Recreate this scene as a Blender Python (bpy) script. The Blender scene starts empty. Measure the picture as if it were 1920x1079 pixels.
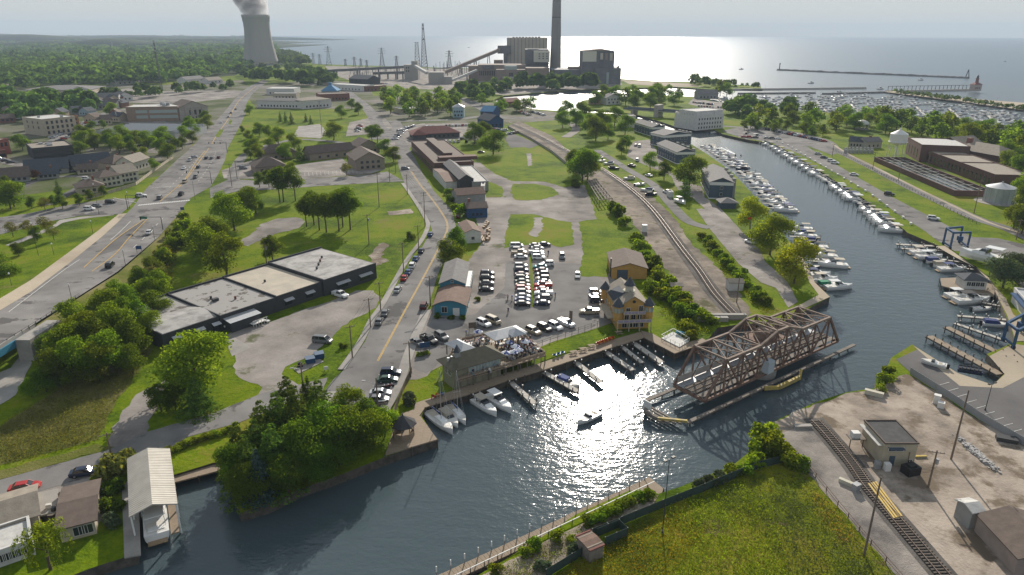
import bpy, bmesh, math, random
import numpy as np
from mathutils import Vector, Matrix
from mathutils.geometry import tessellate_polygon
R = math.radians
scn = bpy.context.scene
col = scn.collection
# ---------------------------------------------------------------- camera
CAMZ, FOC = 75.0, 1300.0            # metres above the water, focal length in photo pixels
PITCH, ROLL = math.atan((539.5 - 61.0) / FOC), R(0.12)
cam = bpy.data.cameras.new('camera')
cam.sensor_width = 36.0
cam.lens = 36.0 * FOC / 1920.0
cam.clip_start, cam.clip_end = 0.5, 60000.0
camo = bpy.data.objects.new('camera', cam)
col.objects.link(camo)
camo.location = (0, 0, CAMZ)
_fwd = Vector((0, math.cos(PITCH), -math.sin(PITCH)))
_rt0, _up0 = Vector((1, 0, 0)), Vector((0, math.sin(PITCH), math.cos(PITCH)))
_rt = _rt0 * math.cos(ROLL) + _up0 * math.sin(ROLL)
_up = _up0 * math.cos(ROLL) - _rt0 * math.sin(ROLL)
camo.rotation_euler = Matrix((_rt, _up, -_fwd)).transposed().to_euler()
scn.camera = camo
# ---------------------------------------------------------------- sky and sun
SUN_EL, SUN_AZ = R(25.2), R(8.0)     # azimuth to the right of straight ahead (+Y)
world = bpy.data.worlds.new('World'); scn.world = world
world.use_nodes = True
wn = world.node_tree; wn.nodes.clear()
sky = wn.nodes.new('ShaderNodeTexSky'); sky.sky_type = 'NISHITA'; sky.sun_disc = False
sky.sun_elevation = SUN_EL; sky.sun_rotation = SUN_AZ
sky.air_density = 1.0; sky.dust_density = 0.0; sky.ozone_density = 3.0; sky.altitude = 0
hs = wn.nodes.new('ShaderNodeHueSaturation'); hs.inputs['Saturation'].default_value = 0.75
bg = wn.nodes.new('ShaderNodeBackground'); bg.inputs['Strength'].default_value = 0.15
wo = wn.nodes.new('ShaderNodeOutputWorld')
gm = wn.nodes.new('ShaderNodeGamma'); gm.inputs[1].default_value = 0.26      # an even, hazy sky: the same soft curve over all of it
wn.links.new(sky.outputs[0], gm.inputs[0]); wn.links.new(gm.outputs[0], hs.inputs['Color'])
wn.links.new(hs.outputs[0], bg.inputs['Color']); wn.links.new(bg.outputs[0], wo.inputs['Surface'])
sl = bpy.data.lights.new('sun', 'SUN'); sl.energy = 2.5; sl.angle = R(0.6); sl.color = (1.0, 0.92, 0.81)
so = bpy.data.objects.new('sun', sl); col.objects.link(so)
sdir = Vector((math.sin(SUN_AZ) * math.cos(SUN_EL), math.cos(SUN_AZ) * math.cos(SUN_EL), math.sin(SUN_EL)))
so.rotation_euler = sdir.to_track_quat('Z', 'Y').to_euler()
so.location = (60, 400, 300)
scn.view_settings.view_transform = 'Standard'; scn.view_settings.look = 'None'
scn.view_settings.exposure = 1.36; scn.view_settings.gamma = 1.0
scn.render.engine = 'CYCLES'
scn.cycles.max_bounces = 6; scn.cycles.diffuse_bounces = 3; scn.cycles.glossy_bounces = 3
scn.cycles.transmission_bounces = 3; scn.cycles.transparent_max_bounces = 6; scn.cycles.volume_bounces = 0
scn.cycles.sample_clamp_indirect = 6.0
# ---------------------------------------------------------------- helpers
Z0 = 1.8                              # ground level above the water
rnd = random.Random(7)
def G(x, y, z=Z0):
    """photo pixel -> the point of the horizontal plane z seen there"""
    d = _fwd * FOC + _rt * (x - 960.0) + _up * (539.5 - y)
    t = (z - CAMZ) / d.z
    return Vector((d.x * t, d.y * t, z))
def MPP(x, y):
    """metres that one photo pixel spans sideways at the ground there"""
    return (G(x + 1, y) - G(x, y)).length
def tag(o, label=None, cat=None, group=None, kind=None):
    if label: o['label'] = label
    if cat: o['category'] = cat
    if group: o['group'] = group
    if kind: o['kind'] = kind
    return o
def thing(name, label, cat, loc=(0, 0, 0), rz=0.0, group=None):
    o = bpy.data.objects.new(name, None); col.objects.link(o)
    o.empty_display_size = 0.5
    o.location = loc; o.rotation_euler = (0, 0, rz)
    return tag(o, label, cat, group)
def put(name, mesh, parent=None, loc=(0, 0, 0), rz=0.0, sc=None, kind=None):
    o = bpy.data.objects.new(name, mesh); col.objects.link(o)
    o.location = loc; o.rotation_euler = (0, 0, rz)
    if sc is not None: o.scale = (sc, sc, sc) if not hasattr(sc, '__len__') else sc
    if parent is not None: o.parent = parent
    if kind: o['kind'] = kind
    return o
def copy_tree(o, parent=None, loc=None, rz=None, sc=None, label=None, group=None, mats=None):
    c = o.copy(); col.objects.link(c); c.parent = parent
    if loc is not None: c.location = loc
    if rz is not None: c.rotation_euler = (0, 0, rz)
    if sc is not None: c.scale = (sc, sc, sc) if not hasattr(sc, '__len__') else sc
    if label: c['label'] = label
    if group: c['group'] = group
    for ch in o.children:
        k = copy_tree(ch, c)
        if mats and ch.data is not None and ch.name.split('.')[0] in mats:
            k.material_slots[0].link = 'OBJECT'; k.material_slots[0].material = mats[ch.name.split('.')[0]]
    return c
class MB:
    """collects shapes into one mesh"""
    def __init__(s): s.v = []; s.f = []; s.m = []
    def add(s, vs, fs, m=0):
        o = len(s.v); s.v += [tuple(v) for v in vs]
        for f in fs: s.f.append(tuple(i + o for i in f)); s.m.append(m)
        return s
    def box(s, c, d, rz=0.0, m=0, taper=1.0):
        hx, hy, hz = d[0] / 2, d[1] / 2, d[2] / 2
        ca, sa = math.cos(rz), math.sin(rz); vs = []
        for z in (-1, 1):
            k = taper if z > 0 else 1.0
            for x, y in ((-1, -1), (1, -1), (1, 1), (-1, 1)):
                X, Y = x * hx * k, y * hy * k
                vs.append((c[0] + X * ca - Y * sa, c[1] + X * sa + Y * ca, c[2] + z * hz))
        return s.add(vs, ((3, 2, 1, 0), (4, 5, 6, 7), (0, 1, 5, 4), (1, 2, 6, 5), (2, 3, 7, 6), (3, 0, 4, 7)), m)
    def b2(s, x0, y0, z0, x1, y1, z1, m=0):
        return s.box(((x0 + x1) / 2, (y0 + y1) / 2, (z0 + z1) / 2), (abs(x1 - x0), abs(y1 - y0), abs(z1 - z0)), 0, m)
    def beam(s, a, b, w, h=None, m=0):
        a, b = Vector(a), Vector(b); h = h or w; d = (b - a)
        if d.length < 1e-6: return s
        d.normalize(); u = Vector((0, 0, 1)) if abs(d.z) < 0.95 else Vector((0, 1, 0))
        x = d.cross(u).normalized() * (w / 2); y = x.cross(d).normalized() * (h / 2)
        vs = [p + i * x + j * y for p in (a, b) for i, j in ((-1, -1), (1, -1), (1, 1), (-1, 1))]
        return s.add(vs, ((3, 2, 1, 0), (4, 5, 6, 7), (0, 1, 5, 4), (1, 2, 6, 5), (2, 3, 7, 6), (3, 0, 4, 7)), m)
    def tube(s, a, b, r0, r1=None, n=8, m=0, cap=True):
        a, b = Vector(a), Vector(b); r1 = r0 if r1 is None else r1
        d = (b - a).normalized(); u = Vector((0, 0, 1)) if abs(d.z) < 0.95 else Vector((1, 0, 0))
        x = d.cross(u).normalized(); y = x.cross(d); vs = []
        for p, r in ((a, r0), (b, r1)):
            for i in range(n):
                t = 2 * math.pi * i / n; vs.append(p + x * (r * math.cos(t)) + y * (r * math.sin(t)))
        fs = [(i, (i + 1) % n, n + (i + 1) % n, n + i) for i in range(n)]
        if cap: fs += [tuple(range(n - 1, -1, -1)), tuple(range(n, 2 * n))]
        return s.add(vs, fs, m)
    def lathe(s, prof, c=(0, 0, 0), n=24, m=0, cap=True):
        vs = []
        for r, z in prof:
            for i in range(n):
                t = 2 * math.pi * i / n; vs.append((c[0] + r * math.cos(t), c[1] + r * math.sin(t), c[2] + z))
        fs = [(k * n + i, k * n + (i + 1) % n, (k + 1) * n + (i + 1) % n, (k + 1) * n + i) for k in range(len(prof) - 1) for i in range(n)]
        if cap: fs += [tuple(range(n - 1, -1, -1)), tuple(range((len(prof) - 1) * n, len(prof) * n))]
        return s.add(vs, fs, m)
    def prism(s, poly, z0, z1, m=0):
        n = len(poly)
        ar = sum(poly[i][0] * poly[(i + 1) % n][1] - poly[(i + 1) % n][0] * poly[i][1] for i in range(n))
        if ar < 0: poly = poly[::-1]
        vs = [(p[0], p[1], z0) for p in poly] + [(p[0], p[1], z1) for p in poly]
        fs = [(i, (i + 1) % n, n + (i + 1) % n, n + i) for i in range(n)] + [tuple(range(n - 1, -1, -1)), tuple(range(n, 2 * n))]
        return s.add(vs, fs, m)
    def mesh(s, name, mats=(), smooth=False):
        me = bpy.data.meshes.new(name); me.from_pydata(s.v, [], s.f)
        for mt in (mats if isinstance(mats, (list, tuple)) else [mats]): me.materials.append(mt)
        if any(s.m): me.polygons.foreach_set('material_index', s.m)
        if smooth: me.polygons.foreach_set('use_smooth', [True] * len(s.f))
        me.update(); return me
    def build(s, name, mats=(), parent=None, loc=(0, 0, 0), rz=0.0, smooth=False, kind=None):
        return put(name, s.mesh(name, mats, smooth), parent, loc, rz, None, kind)
# ---------------------------------------------------------------- materials
MATS = {}
def S(r, g, b):
    """screen colour 0-255 -> linear"""
    return tuple((c / 255 / 12.92 if c < 10 else ((c / 255 + 0.055) / 1.055) ** 2.4) for c in (r, g, b))
def mat(name, c, rough=0.8, c2=None, scale=1.0, detail=4, metal=0.0, bump=0.0, bscale=None, coord='Object', stretch=None, lo=0.35, hi=0.65, spec=0.3, rand=0.0):
    if name in MATS: return MATS[name]
    m = bpy.data.materials.new(name); m.use_nodes = True; MATS[name] = m
    nt = m.node_tree; N = nt.nodes; L = nt.links; b = N['Principled BSDF']
    b.inputs['Roughness'].default_value = rough; b.inputs['Metallic'].default_value = metal
    b.inputs['Specular IOR Level'].default_value = spec
    b.inputs['Base Color'].default_value = (*c, 1)
    src = None
    if c2 is not None or bump:
        if coord == 'World': src = N.new('ShaderNodeNewGeometry').outputs['Position']
        else: src = N.new('ShaderNodeTexCoord').outputs['Object']
        if stretch:
            mp = N.new('ShaderNodeMapping'); mp.inputs['Scale'].default_value = stretch
            L.new(src, mp.inputs[0]); src = mp.outputs[0]
    out = None
    if c2 is not None:
        n = N.new('ShaderNodeTexNoise'); n.inputs['Scale'].default_value = scale; n.inputs['Detail'].default_value = detail
        n.inputs['Roughness'].default_value = 0.62
        L.new(src, n.inputs['Vector'])
        r = N.new('ShaderNodeValToRGB'); r.color_ramp.elements[0].position = lo; r.color_ramp.elements[1].position = hi
        r.color_ramp.elements[0].color = (*c, 1); r.color_ramp.elements[1].color = (*c2, 1)
        L.new(n.outputs['Fac'], r.inputs[0]); out = r.outputs[0]
        L.new(out, b.inputs['Base Color'])
    if rand:
        oi = N.new('ShaderNodeObjectInfo'); hsv = N.new('ShaderNodeHueSaturation')
        mr = N.new('ShaderNodeMapRange'); mr.inputs['To Min'].default_value = 1 - rand; mr.inputs['To Max'].default_value = 1 + rand
        L.new(oi.outputs['Random'], mr.inputs['Value']); L.new(mr.outputs[0], hsv.inputs['Value'])
        if out is not None: L.new(out, hsv.inputs['Color'])
        else: hsv.inputs['Color'].default_value = (*c, 1)
        L.new(hsv.outputs[0], b.inputs['Base Color'])
    if bump:
        n2 = N.new('ShaderNodeTexNoise'); n2.inputs['Scale'].default_value = bscale or scale * 4; n2.inputs['Detail'].default_value = 3
        L.new(src, n2.inputs['Vector'])
        bp = N.new('ShaderNodeBump'); bp.inputs['Strength'].default_value = bump; bp.inputs['Distance'].default_value = 0.2
        L.new(n2.outputs['Fac'], bp.inputs['Height']); L.new(bp.outputs[0], b.inputs['Normal'])
    return m
def ground_mat(name, cols, s1=0.02, s2=0.25, s3=2.5, bump=0.4, rough=0.95, w2=0.45, w3=0.3, blot=None, bl=(0.1, 0.57, 0.66)):
    """three scales of noise in world space over a colour ramp, with fine relief"""
    if name in MATS: return MATS[name]
    m = bpy.data.materials.new(name); m.use_nodes = True; MATS[name] = m
    nt = m.node_tree; N = nt.nodes; L = nt.links; b = N['Principled BSDF']
    b.inputs['Roughness'].default_value = rough; b.inputs['Specular IOR Level'].default_value = 0.05
    pos = N.new('ShaderNodeNewGeometry').outputs['Position']; ns = []
    for sc, de in ((s1, 3), (s2, 4), (s3, 3)):
        n = N.new('ShaderNodeTexNoise'); n.inputs['Scale'].default_value = sc; n.inputs['Detail'].default_value = de
        n.inputs['Roughness'].default_value = 0.6
        L.new(pos, n.inputs['Vector']); ns.append(n.outputs['Fac'])
    def madd(a, k, c):
        q = N.new('ShaderNodeMath'); q.operation = 'MULTIPLY_ADD'; L.new(a, q.inputs[0]); q.inputs[1].default_value = k
        if isinstance(c, float): q.inputs[2].default_value = c
        else: L.new(c, q.inputs[2])
        return q.outputs[0]
    f = madd(ns[0], 1.6, -0.3 - 0.5 * (w2 + w3)); f = madd(ns[1], w2, f); f = madd(ns[2], w3, f)
    r = N.new('ShaderNodeValToRGB'); e = r.color_ramp.elements
    k = len(cols)
    while len(e) < k: e.new(0.5)
    for i, c in enumerate(cols): e[i].position = 0.18 + 0.64 * i / max(1, k - 1); e[i].color = (*c, 1)
    L.new(f, r.inputs[0]); out = r.outputs[0]
    if blot:                              # patches of wear, weeds or repair with a shape of their own
        nb = N.new('ShaderNodeTexNoise'); nb.inputs['Scale'].default_value = bl[0]; nb.inputs['Detail'].default_value = 7; nb.inputs['Roughness'].default_value = 0.65
        L.new(pos, nb.inputs['Vector']); mr = N.new('ShaderNodeMapRange'); mr.inputs['From Min'].default_value = bl[1]; mr.inputs['From Max'].default_value = bl[2]; L.new(nb.outputs['Fac'], mr.inputs['Value'])
        mx = N.new('ShaderNodeMix'); mx.data_type = 'RGBA'; mx.inputs[7].default_value = (*blot, 1); L.new(mr.outputs[0], mx.inputs[0]); L.new(out, mx.inputs[6]); out = mx.outputs[2]
    L.new(out, b.inputs['Base Color'])
    if bump:
        bp = N.new('ShaderNodeBump'); bp.inputs['Strength'].default_value = bump; bp.inputs['Distance'].default_value = 0.25
        L.new(ns[2], bp.inputs['Height']); L.new(bp.outputs[0], b.inputs['Normal'])
    return m
# ================================================================ the setting
M_lawn = ground_mat('lawn', [(0.0414, 0.0759, 0.0023), (0.0897, 0.1437, 0.0023), (0.138, 0.1898, 0.0034), (0.184, 0.1782, 0.023)], s1=0.03, s3=1.4, bump=0.9, w2=0.7, w3=0.7, blot=(0.17, 0.145, 0.05), bl=(0.07, 0.58, 0.74))
M_rough = ground_mat('rough_grass', [(0.065, 0.08, 0.015), (0.11, 0.125, 0.022), (0.165, 0.155, 0.05), (0.23, 0.195, 0.10)], s1=0.05, bump=0.8)
M_gravel = ground_mat('gravel', [(0.1534, 0.1392, 0.1274), (0.2242, 0.203, 0.1864), (0.2891, 0.262, 0.2395), (0.3658, 0.3328, 0.3044)], s1=0.05, s2=0.15, s3=1.5, bump=0.25, w2=0.7, blot=(0.11, 0.115, 0.06), bl=(0.13, 0.60, 0.70))
M_dirt = ground_mat('dirt', [(0.1562, 0.134, 0.1122), (0.2604, 0.2196, 0.1821), (0.358, 0.3025, 0.2495), (0.4427, 0.3765, 0.3118)], s1=0.06, s2=0.3, s3=2.0, bump=0.4, w2=0.8, blot=(0.17, 0.135, 0.10), bl=(0.16, 0.50, 0.60))
M_ballast = ground_mat('ballast', [(0.13, 0.117, 0.1105), (0.221, 0.2015, 0.182), (0.312, 0.2795, 0.247), (0.364, 0.325, 0.286)], s1=0.08, s2=0.6, s3=4.0, bump=0.5)
M_asph = ground_mat('asphalt', [(0.1495, 0.1437, 0.138), (0.1898, 0.1817, 0.1748), (0.2185, 0.207, 0.1978), (0.253, 0.2415, 0.23)], s1=0.05, s2=0.2, s3=3.0, bump=0.1, w2=0.6, blot=(0.115, 0.11, 0.107), bl=(0.11, 0.57, 0.60))
M_asph_dark = ground_mat('asphalt_dark', [(0.1063, 0.1038, 0.1025), (0.1438, 0.1375, 0.135), (0.175, 0.1675, 0.1625)], s1=0.05, s2=0.3, s3=3.0, bump=0.1)
M_conc = ground_mat('concrete', [(0.25, 0.235, 0.215), (0.33, 0.31, 0.285), (0.40, 0.375, 0.345)], s1=0.1, s2=0.5, s3=3.0, bump=0.1)
M_sand = ground_mat('sand', [(0.30, 0.25, 0.19), (0.40, 0.34, 0.26), (0.47, 0.40, 0.31)], s1=0.02, s2=0.1, s3=1.0, bump=0.2)
M_town = ground_mat('town_ground', [(0.04, 0.055, 0.02), (0.08, 0.10, 0.03), (0.16, 0.15, 0.12), (0.22, 0.20, 0.18)], s1=0.012, s2=0.06, s3=0.6, bump=0.2)
M_woodf = ground_mat('forest_floor', [(0.02, 0.032, 0.010), (0.035, 0.05, 0.015), (0.055, 0.07, 0.022)], s1=0.01, s2=0.06, s3=0.5, bump=0.6)
M_paint = mat('white_road_paint', (0.62, 0.61, 0.58), 0.8, (0.42, 0.41, 0.39), 1.5, coord='World')
M_yellow = mat('yellow_road_paint', (0.55, 0.34, 0.06), 0.8, (0.36, 0.25, 0.10), 1.0, coord='World')
M_sheet = mat('steel_sheet_wall', (0.055, 0.047, 0.038), 0.85, (0.11, 0.095, 0.08), 0.8, coord='World')
# water
def water_mat():
    m = bpy.data.materials.new('water'); m.use_nodes = True; nt = m.node_tree; N = nt.nodes; L = nt.links
    b = N['Principled BSDF']; b.inputs['Base Color'].default_value = (0.022, 0.036, 0.038, 1)
    b.inputs['IOR'].default_value = 1.42
    pos = N.new('ShaderNodeNewGeometry').outputs['Position']
    sx = N.new('ShaderNodeSeparateXYZ'); L.new(pos, sx.inputs[0]); mr = N.new('ShaderNodeMapRange')      # the open lake is rougher than the river
    for k, v in (('From Min', 170), ('From Max', 750), ('To Min', .105), ('To Max', .30)): mr.inputs[k].default_value = v
    L.new(sx.outputs[1], mr.inputs['Value']); L.new(mr.outputs[0], b.inputs['Roughness'])
    m2 = N.new('ShaderNodeMapRange'); m2.inputs['From Min'].default_value = 700; m2.inputs['From Max'].default_value = 1600; L.new(sx.outputs[1], m2.inputs['Value'])
    cm = N.new('ShaderNodeMix'); cm.data_type = 'RGBA'; cm.inputs[6].default_value = (0.056, 0.080, 0.090, 1); cm.inputs[7].default_value = (0.035, 0.085, 0.13, 1)   # silty river, clear blue lake
    L.new(m2.outputs[0], cm.inputs[0]); L.new(cm.outputs[2], b.inputs['Base Color'])
    prev = None
    for sc, st, dist, strch in ((0.30, 0.24, 0.45, (1, 1.6, 1)), (1.0, 0.32, 0.17, (1, 1.5, 1)), (3.6, 0.3, 0.05, (1, 1.2, 1))):
        mp = N.new('ShaderNodeMapping'); mp.inputs['Scale'].default_value = strch; mp.inputs['Rotation'].default_value = (0, 0, R(14) * sc)
        L.new(pos, mp.inputs[0])
        n = N.new('ShaderNodeTexNoise'); n.inputs['Scale'].default_value = sc; n.inputs['Detail'].default_value = 2
        L.new(mp.outputs[0], n.inputs['Vector'])
        bp = N.new('ShaderNodeBump'); bp.inputs['Strength'].default_value = st; bp.inputs['Distance'].default_value = dist
        L.new(n.outputs['Fac'], bp.inputs['Height'])
        if prev: L.new(prev, bp.inputs['Normal'])
        prev = bp.outputs[0]
    L.new(prev, b.inputs['Normal'])
    return m
M_water = water_mat()
mb = MB(); n = 160
vs = [(0, 0, 0)]; fs = []
for i in range(n):
    t = 2 * math.pi * i / n; vs.append((15500 * math.cos(t), 15500 * math.sin(t), 0))
    fs.append((0, 1 + i, 1 + (i + 1) % n))
mb.add(vs, fs); tag(mb.build('water', M_water), kind='structure')

def catmull(pts, step=4):
    out = []; n = len(pts)
    if n < 3: return [Vector(p) for p in pts]
    for i in range(n - 1):
        p0, p1, p2, p3 = (Vector(pts[max(0, i - 1)]), Vector(pts[i]), Vector(pts[i + 1]), Vector(pts[min(n - 1, i + 2)]))
        for k in range(step):
            t = k / step
            out.append(0.5 * ((2 * p1) + (p2 - p0) * t + (2 * p0 - 5 * p1 + 4 * p2 - p3) * t * t + (3 * p1 - p0 - 3 * p2 + p3) * t ** 3))
    out.append(Vector(pts[-1])); return out
def roughen(pts, amp, step):
    out = []; n = len(pts)
    for i in range(n):
        a, b = pts[i], pts[(i + 1) % n]; k = max(1, min(60, int((b - a).length / step)))
        for j in range(k):
            p = a.lerp(b, j / k)
            if j: p = p + Vector((rnd.uniform(-amp, amp), rnd.uniform(-amp, amp), 0))
            out.append(p)
    return out
def ngon(mb, pts, m=0):
    tris = tessellate_polygon([[Vector((p.x, p.y, 0)) for p in pts]])
    fs = []
    for a, b, c in tris:
        A, B, C = pts[a], pts[b], pts[c]
        cr = (B.x - A.x) * (C.y - A.y) - (B.y - A.y) * (C.x - A.x)
        fs.append((a, b, c) if cr > 0 else (a, c, b))
    mb.add(pts, fs, m)
def land(name, pix, mt, wall_from=0, wall_to=None, z=Z0):
    pts = [G(p[0], p[1], z) if len(p) == 2 else G(*p) for p in pix]
    mb = MB(); ngon(mb, pts, 0); n = len(pts)
    for i in range(wall_from, wall_to if wall_to is not None else n):
        a, b = pts[i % n], pts[(i + 1) % n]
        mb.add([(a.x, a.y, -1), (b.x, b.y, -1), b, a], [(0, 1, 2, 3)], 1)
    return tag(mb.build(name, [mt, M_sheet]), kind='structure')
LIFT = [0.0]
def patch(name, pix, mt, layer=1, amp=0.5, step=2.0, z=Z0):
    LIFT[0] += 0.0004; z += LIFT[0]
    pts = [G(p[0], p[1], z + 0.02 * layer) if len(p) == 2 else G(p[0], p[1], p[2] + 0.02 * layer) for p in pix]
    if amp: pts = roughen(pts, amp, step)
    mb = MB(); ngon(mb, pts); return tag(mb.build(name, mt), kind='structure')
def pathpts(pix, layer, z=Z0):
    LIFT[0] += 0.0004; z += LIFT[0]
    return catmull([G(p[0], p[1], (p[2] if len(p) > 2 else z)) + Vector((0, 0, 0.02 * layer)) for p in pix], 6)
def ribbon_pts(mb, pts, w, off=0.0, dash=None, m=0):
    L = []; 
    for i, p in enumerate(pts):
        t = (pts[min(i + 1, len(pts) - 1)] - pts[max(i - 1, 0)]); t.z = 0; t.normalize()
        nrm = Vector((t.y, -t.x, 0)); L.append((p + nrm * (off - w / 2), p + nrm * (off + w / 2)))
    if not dash:
        vs = [v for q in L for v in q]
        mb.add(vs, [(2 * i, 2 * i + 1, 2 * i + 3, 2 * i + 2) for i in range(len(L) - 1)], m); return
    on, offl = dash; acc = 0.0
    for i in range(len(L) - 1):
        a, b = L[i], L[i + 1]; ln = (pts[i + 1] - pts[i]).length; s = 0.0
        while s < ln:
            ph = (acc + s) % (on + offl); step = min((on - ph) if ph < on else (on + offl - ph), ln - s) + 1e-4
            if ph < on:
                t0, t1 = s / ln, min(1, (s + step) / ln)
                mb.add([a[0].lerp(b[0], t0), a[1].lerp(b[1], t0), a[1].lerp(b[1], t1), a[0].lerp(b[0], t1)], [(0, 1, 2, 3)], m)
            s += step
        acc += ln
def road(name, pix, w, mt, layer=4, marks=(), kerb=None):
    pts = pathpts(pix, layer); mb = MB(); ribbon_pts(mb, pts, w)
    o = tag(mb.build(name, mt), kind='structure')
    for nm, off, lw, dash, mm in marks:
        q = MB(); ribbon_pts(q, [p + Vector((0, 0, 0.03)) for p in pts], lw, off, dash); q.build(nm, mm, o)
    if kerb:
        for sgn in (-1, 1):
            q = MB(); pk = [p + Vector((0, 0, 0.10)) for p in pts]
            ribbon_pts(q, pk, 0.3, sgn * (w / 2 + 0.15))
            for i in range(len(pk) - 1):
                pass
            q.build('kerb', M_conc, o)
    return o

W_EDGE = [(120, 1085), (170, 1066), (232, 1046), (258, 1040), (262, 905), (318, 893), (400, 868), (424, 868), (428, 905), (450, 962), (505, 946), (560, 918),
    (640, 890), (720, 858), (819, 824), (790, 780), (800, 762), (883, 738), (952, 713), (1015, 695), (1130, 657), (1208, 633), (1265, 661), (1325, 640),
    (1345, 615), (1400, 606), (1450, 612), (1500, 588), (1556, 557), (1528, 530), (1515, 500), (1490, 465), (1462, 430), (1435, 395), (1408, 360), (1372, 322), (1330, 292),
    (1300, 273), (1275, 258), (1258, 246), (1232, 235), (1200, 225), (1150, 214), (1060, 209), (1000, 205), (965, 197), (935, 193), (926, 188), (945, 180), (1020, 174),
    (1110, 168), (1165, 167), (1260, 163), (1330, 168), (1430, 168), (1425, 162), (1300, 154), (1230, 153), (1164, 148), (1030, 136), (900, 129), (750, 125), (640, 122),
    (590, 120), (560, 112), (535, 99), (520, 90), (510, 80), (506, 73), (504, 68.5)]
nw = len(W_EDGE)
land('west_ground', W_EDGE + [(250, 66.6), (-100, 66.0), (-420, 66.0), (-420, 500), (-420, 1100)], M_lawn, 0, nw - 1)
E_EDGE = [(860, 1100), (990, 1024), (1080, 965), (1180, 920), (1235, 926), (1278, 912), (1322, 893), (1372, 874), (1412, 842), (1410, 825), (1440, 796), (1525, 756), (1585, 736),
    (1640, 728), (1642, 710), (1665, 685), (1671, 671), (1710, 646), (1796, 700), (1862, 722), (1884, 700), (1850, 664), (1880, 652), (1902, 640), (1895, 612),
    (1885, 590), (1872, 560), (1855, 522), (1830, 500), (1795, 482), (1766, 464), (1740, 453), (1702, 437), (1675, 415), (1615, 370), (1522, 312), (1465, 277), (1440, 268),
    (1400, 262), (1355, 252), (1340, 244), (1270, 239), (1240, 229), (1200, 217), (1150, 208), (1090, 204), (1080, 197), (1095, 188), (1170, 181), (1230, 178),
    (1300, 182), (1330, 178), (1332, 190), (1450, 203), (1560, 212), (1700, 217), (1800, 229), (1960, 258)]
ne = len(E_EDGE)
land('east_ground', E_EDGE + [(2200, 300), (2400, 1100)], M_lawn, 0, ne - 1)
land('beach_spit', [(1655, 172), (1700, 178), (1800, 191), (1960, 212), (1960, 196), (1800, 184), (1720, 177), (1668, 170)], M_sand)
# ---------------------------------------------------------------- ground cover, roads and lots
patch('forest_floor', [(-420, 66.6), (-100, 66.6), (250, 67.0), (502, 68.9), (508, 80), (518, 92), (535, 104), (470, 127), (440, 142), (300, 156), (100, 160), (-420, 180)], M_woodf, 1, 0)
patch('plant_yard', [(610, 124), (750, 127), (900, 131), (1030, 138), (1164, 150), (1165, 166), (1110, 167), (1020, 173), (945, 179), (900, 172), (760, 166), (660, 152), (620, 138)], M_ballast, 1, 2, 20)
patch('town_ground', [(-420, 172), (100, 163), (240, 160), (300, 160), (455, 150), (470, 165), (440, 200), (410, 222), (350, 285), (300, 330), (210, 345), (0, 372), (-420, 420)], M_town, 1, 1, 15)
patch('town_ground', [(480, 158), (610, 150), (690, 158), (700, 180), (860, 180), (900, 190), (960, 200), (1050, 212), (1040, 226), (950, 232), (900, 238), (740, 262), (700, 262), (660, 235), (690, 205), (480, 205), (465, 180)], M_town, 1, 1, 15)
patch('sports_lawn', [(466, 208), (700, 203), (685, 228), (620, 226), (470, 240)], M_lawn, 2)
patch('marina_lot', [(1300, 184), (1330, 190), (1450, 204), (1440, 212), (1330, 206), (1290, 195)], M_gravel, 1)
patch('sand_lot', [(1164, 150), (1230, 154), (1290, 157), (1320, 163), (1250, 163), (1180, 158)], M_sand, 2, 1, 10)
# highway on its embankment, rising to the bridge at the lower left
HWL = [(-70, 622, 8), (0, 582, 7.0), (60, 546, 5.5), (132, 492, 4.0), (190, 445, 2.7), (222, 416), (250, 388), (275, 353), (295, 335), (332, 300), (350, 285), (370, 265), (387, 244), (410, 222), (425, 205), (437, 190), (452, 173), (470, 161), (492, 150)]
HWR = [(505, 152), (487, 164), (472, 178), (462, 195), (460, 214), (452, 232), (437, 260), (427, 278), (422, 300), (410, 325), (395, 350), (355, 373), (332, 405), (297, 445, 2.2), (265, 472, 3.0), (220, 510, 4.0), (160, 548, 5.2), (65, 608, 6.8), (0, 650, 7.2), (-70, 695, 8)]
def hz(p): return p if len(p) == 3 else (p[0], p[1], Z0)
patch('highway', [(p[0], p[1], hz(p)[2] + 0.06) for p in HWL + HWR], M_asph, 0, 0)
def slope(name, up, dn, mt):
    mb = MB(); a = [G(*hz(p)) for p in up]; b = [G(*hz(p)) - Vector((0, 0, 0.05)) for p in dn]
    mb.add(a + b, [(i, i + 1, len(a) + i + 1, len(a) + i) for i in range(len(a) - 1)])
    return tag(mb.build(name, mt), kind='structure')
slope('embankment', [(-70, 596, 8.02), (0, 560, 7.02), (57, 526, 5.52), (128, 474, 4.02), (185, 432, 2.72), (215, 410, 1.85)], [(-140, 520), (-60, 500), (20, 478), (95, 450), (170, 425), (212, 408)], M_lawn)
slope('embankment', [(334, 405, 1.85), (297, 446, 2.22), (266, 474, 3.02), (222, 512, 4.02), (163, 549, 5.22), (68, 610, 6.82)], [(345, 410), (325, 455), (310, 510), (280, 575), (235, 640), (150, 730)], M_rough)
patch('verge_walk', [(-70, 622, 8.02), (0, 582, 7.02), (60, 546, 5.52), (132, 492, 4.02), (190, 445, 2.72), (222, 416, 1.85), (238, 400, 1.85), (222, 402, 1.85), (185, 432, 2.72), (128, 474, 4.02), (57, 526, 5.52), (0, 560, 7.02), (-70, 596, 8.02)], M_sand, 4, 0)
def hmark(name, pix, w, mm, dash=None):
    mb = MB(); ribbon_pts(mb, catmull([G(p[0], p[1], hz(p)[2] + 0.12) for p in pix], 5), w, 0, dash)
    return tag(mb.build(name, mm), kind='structure')
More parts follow.
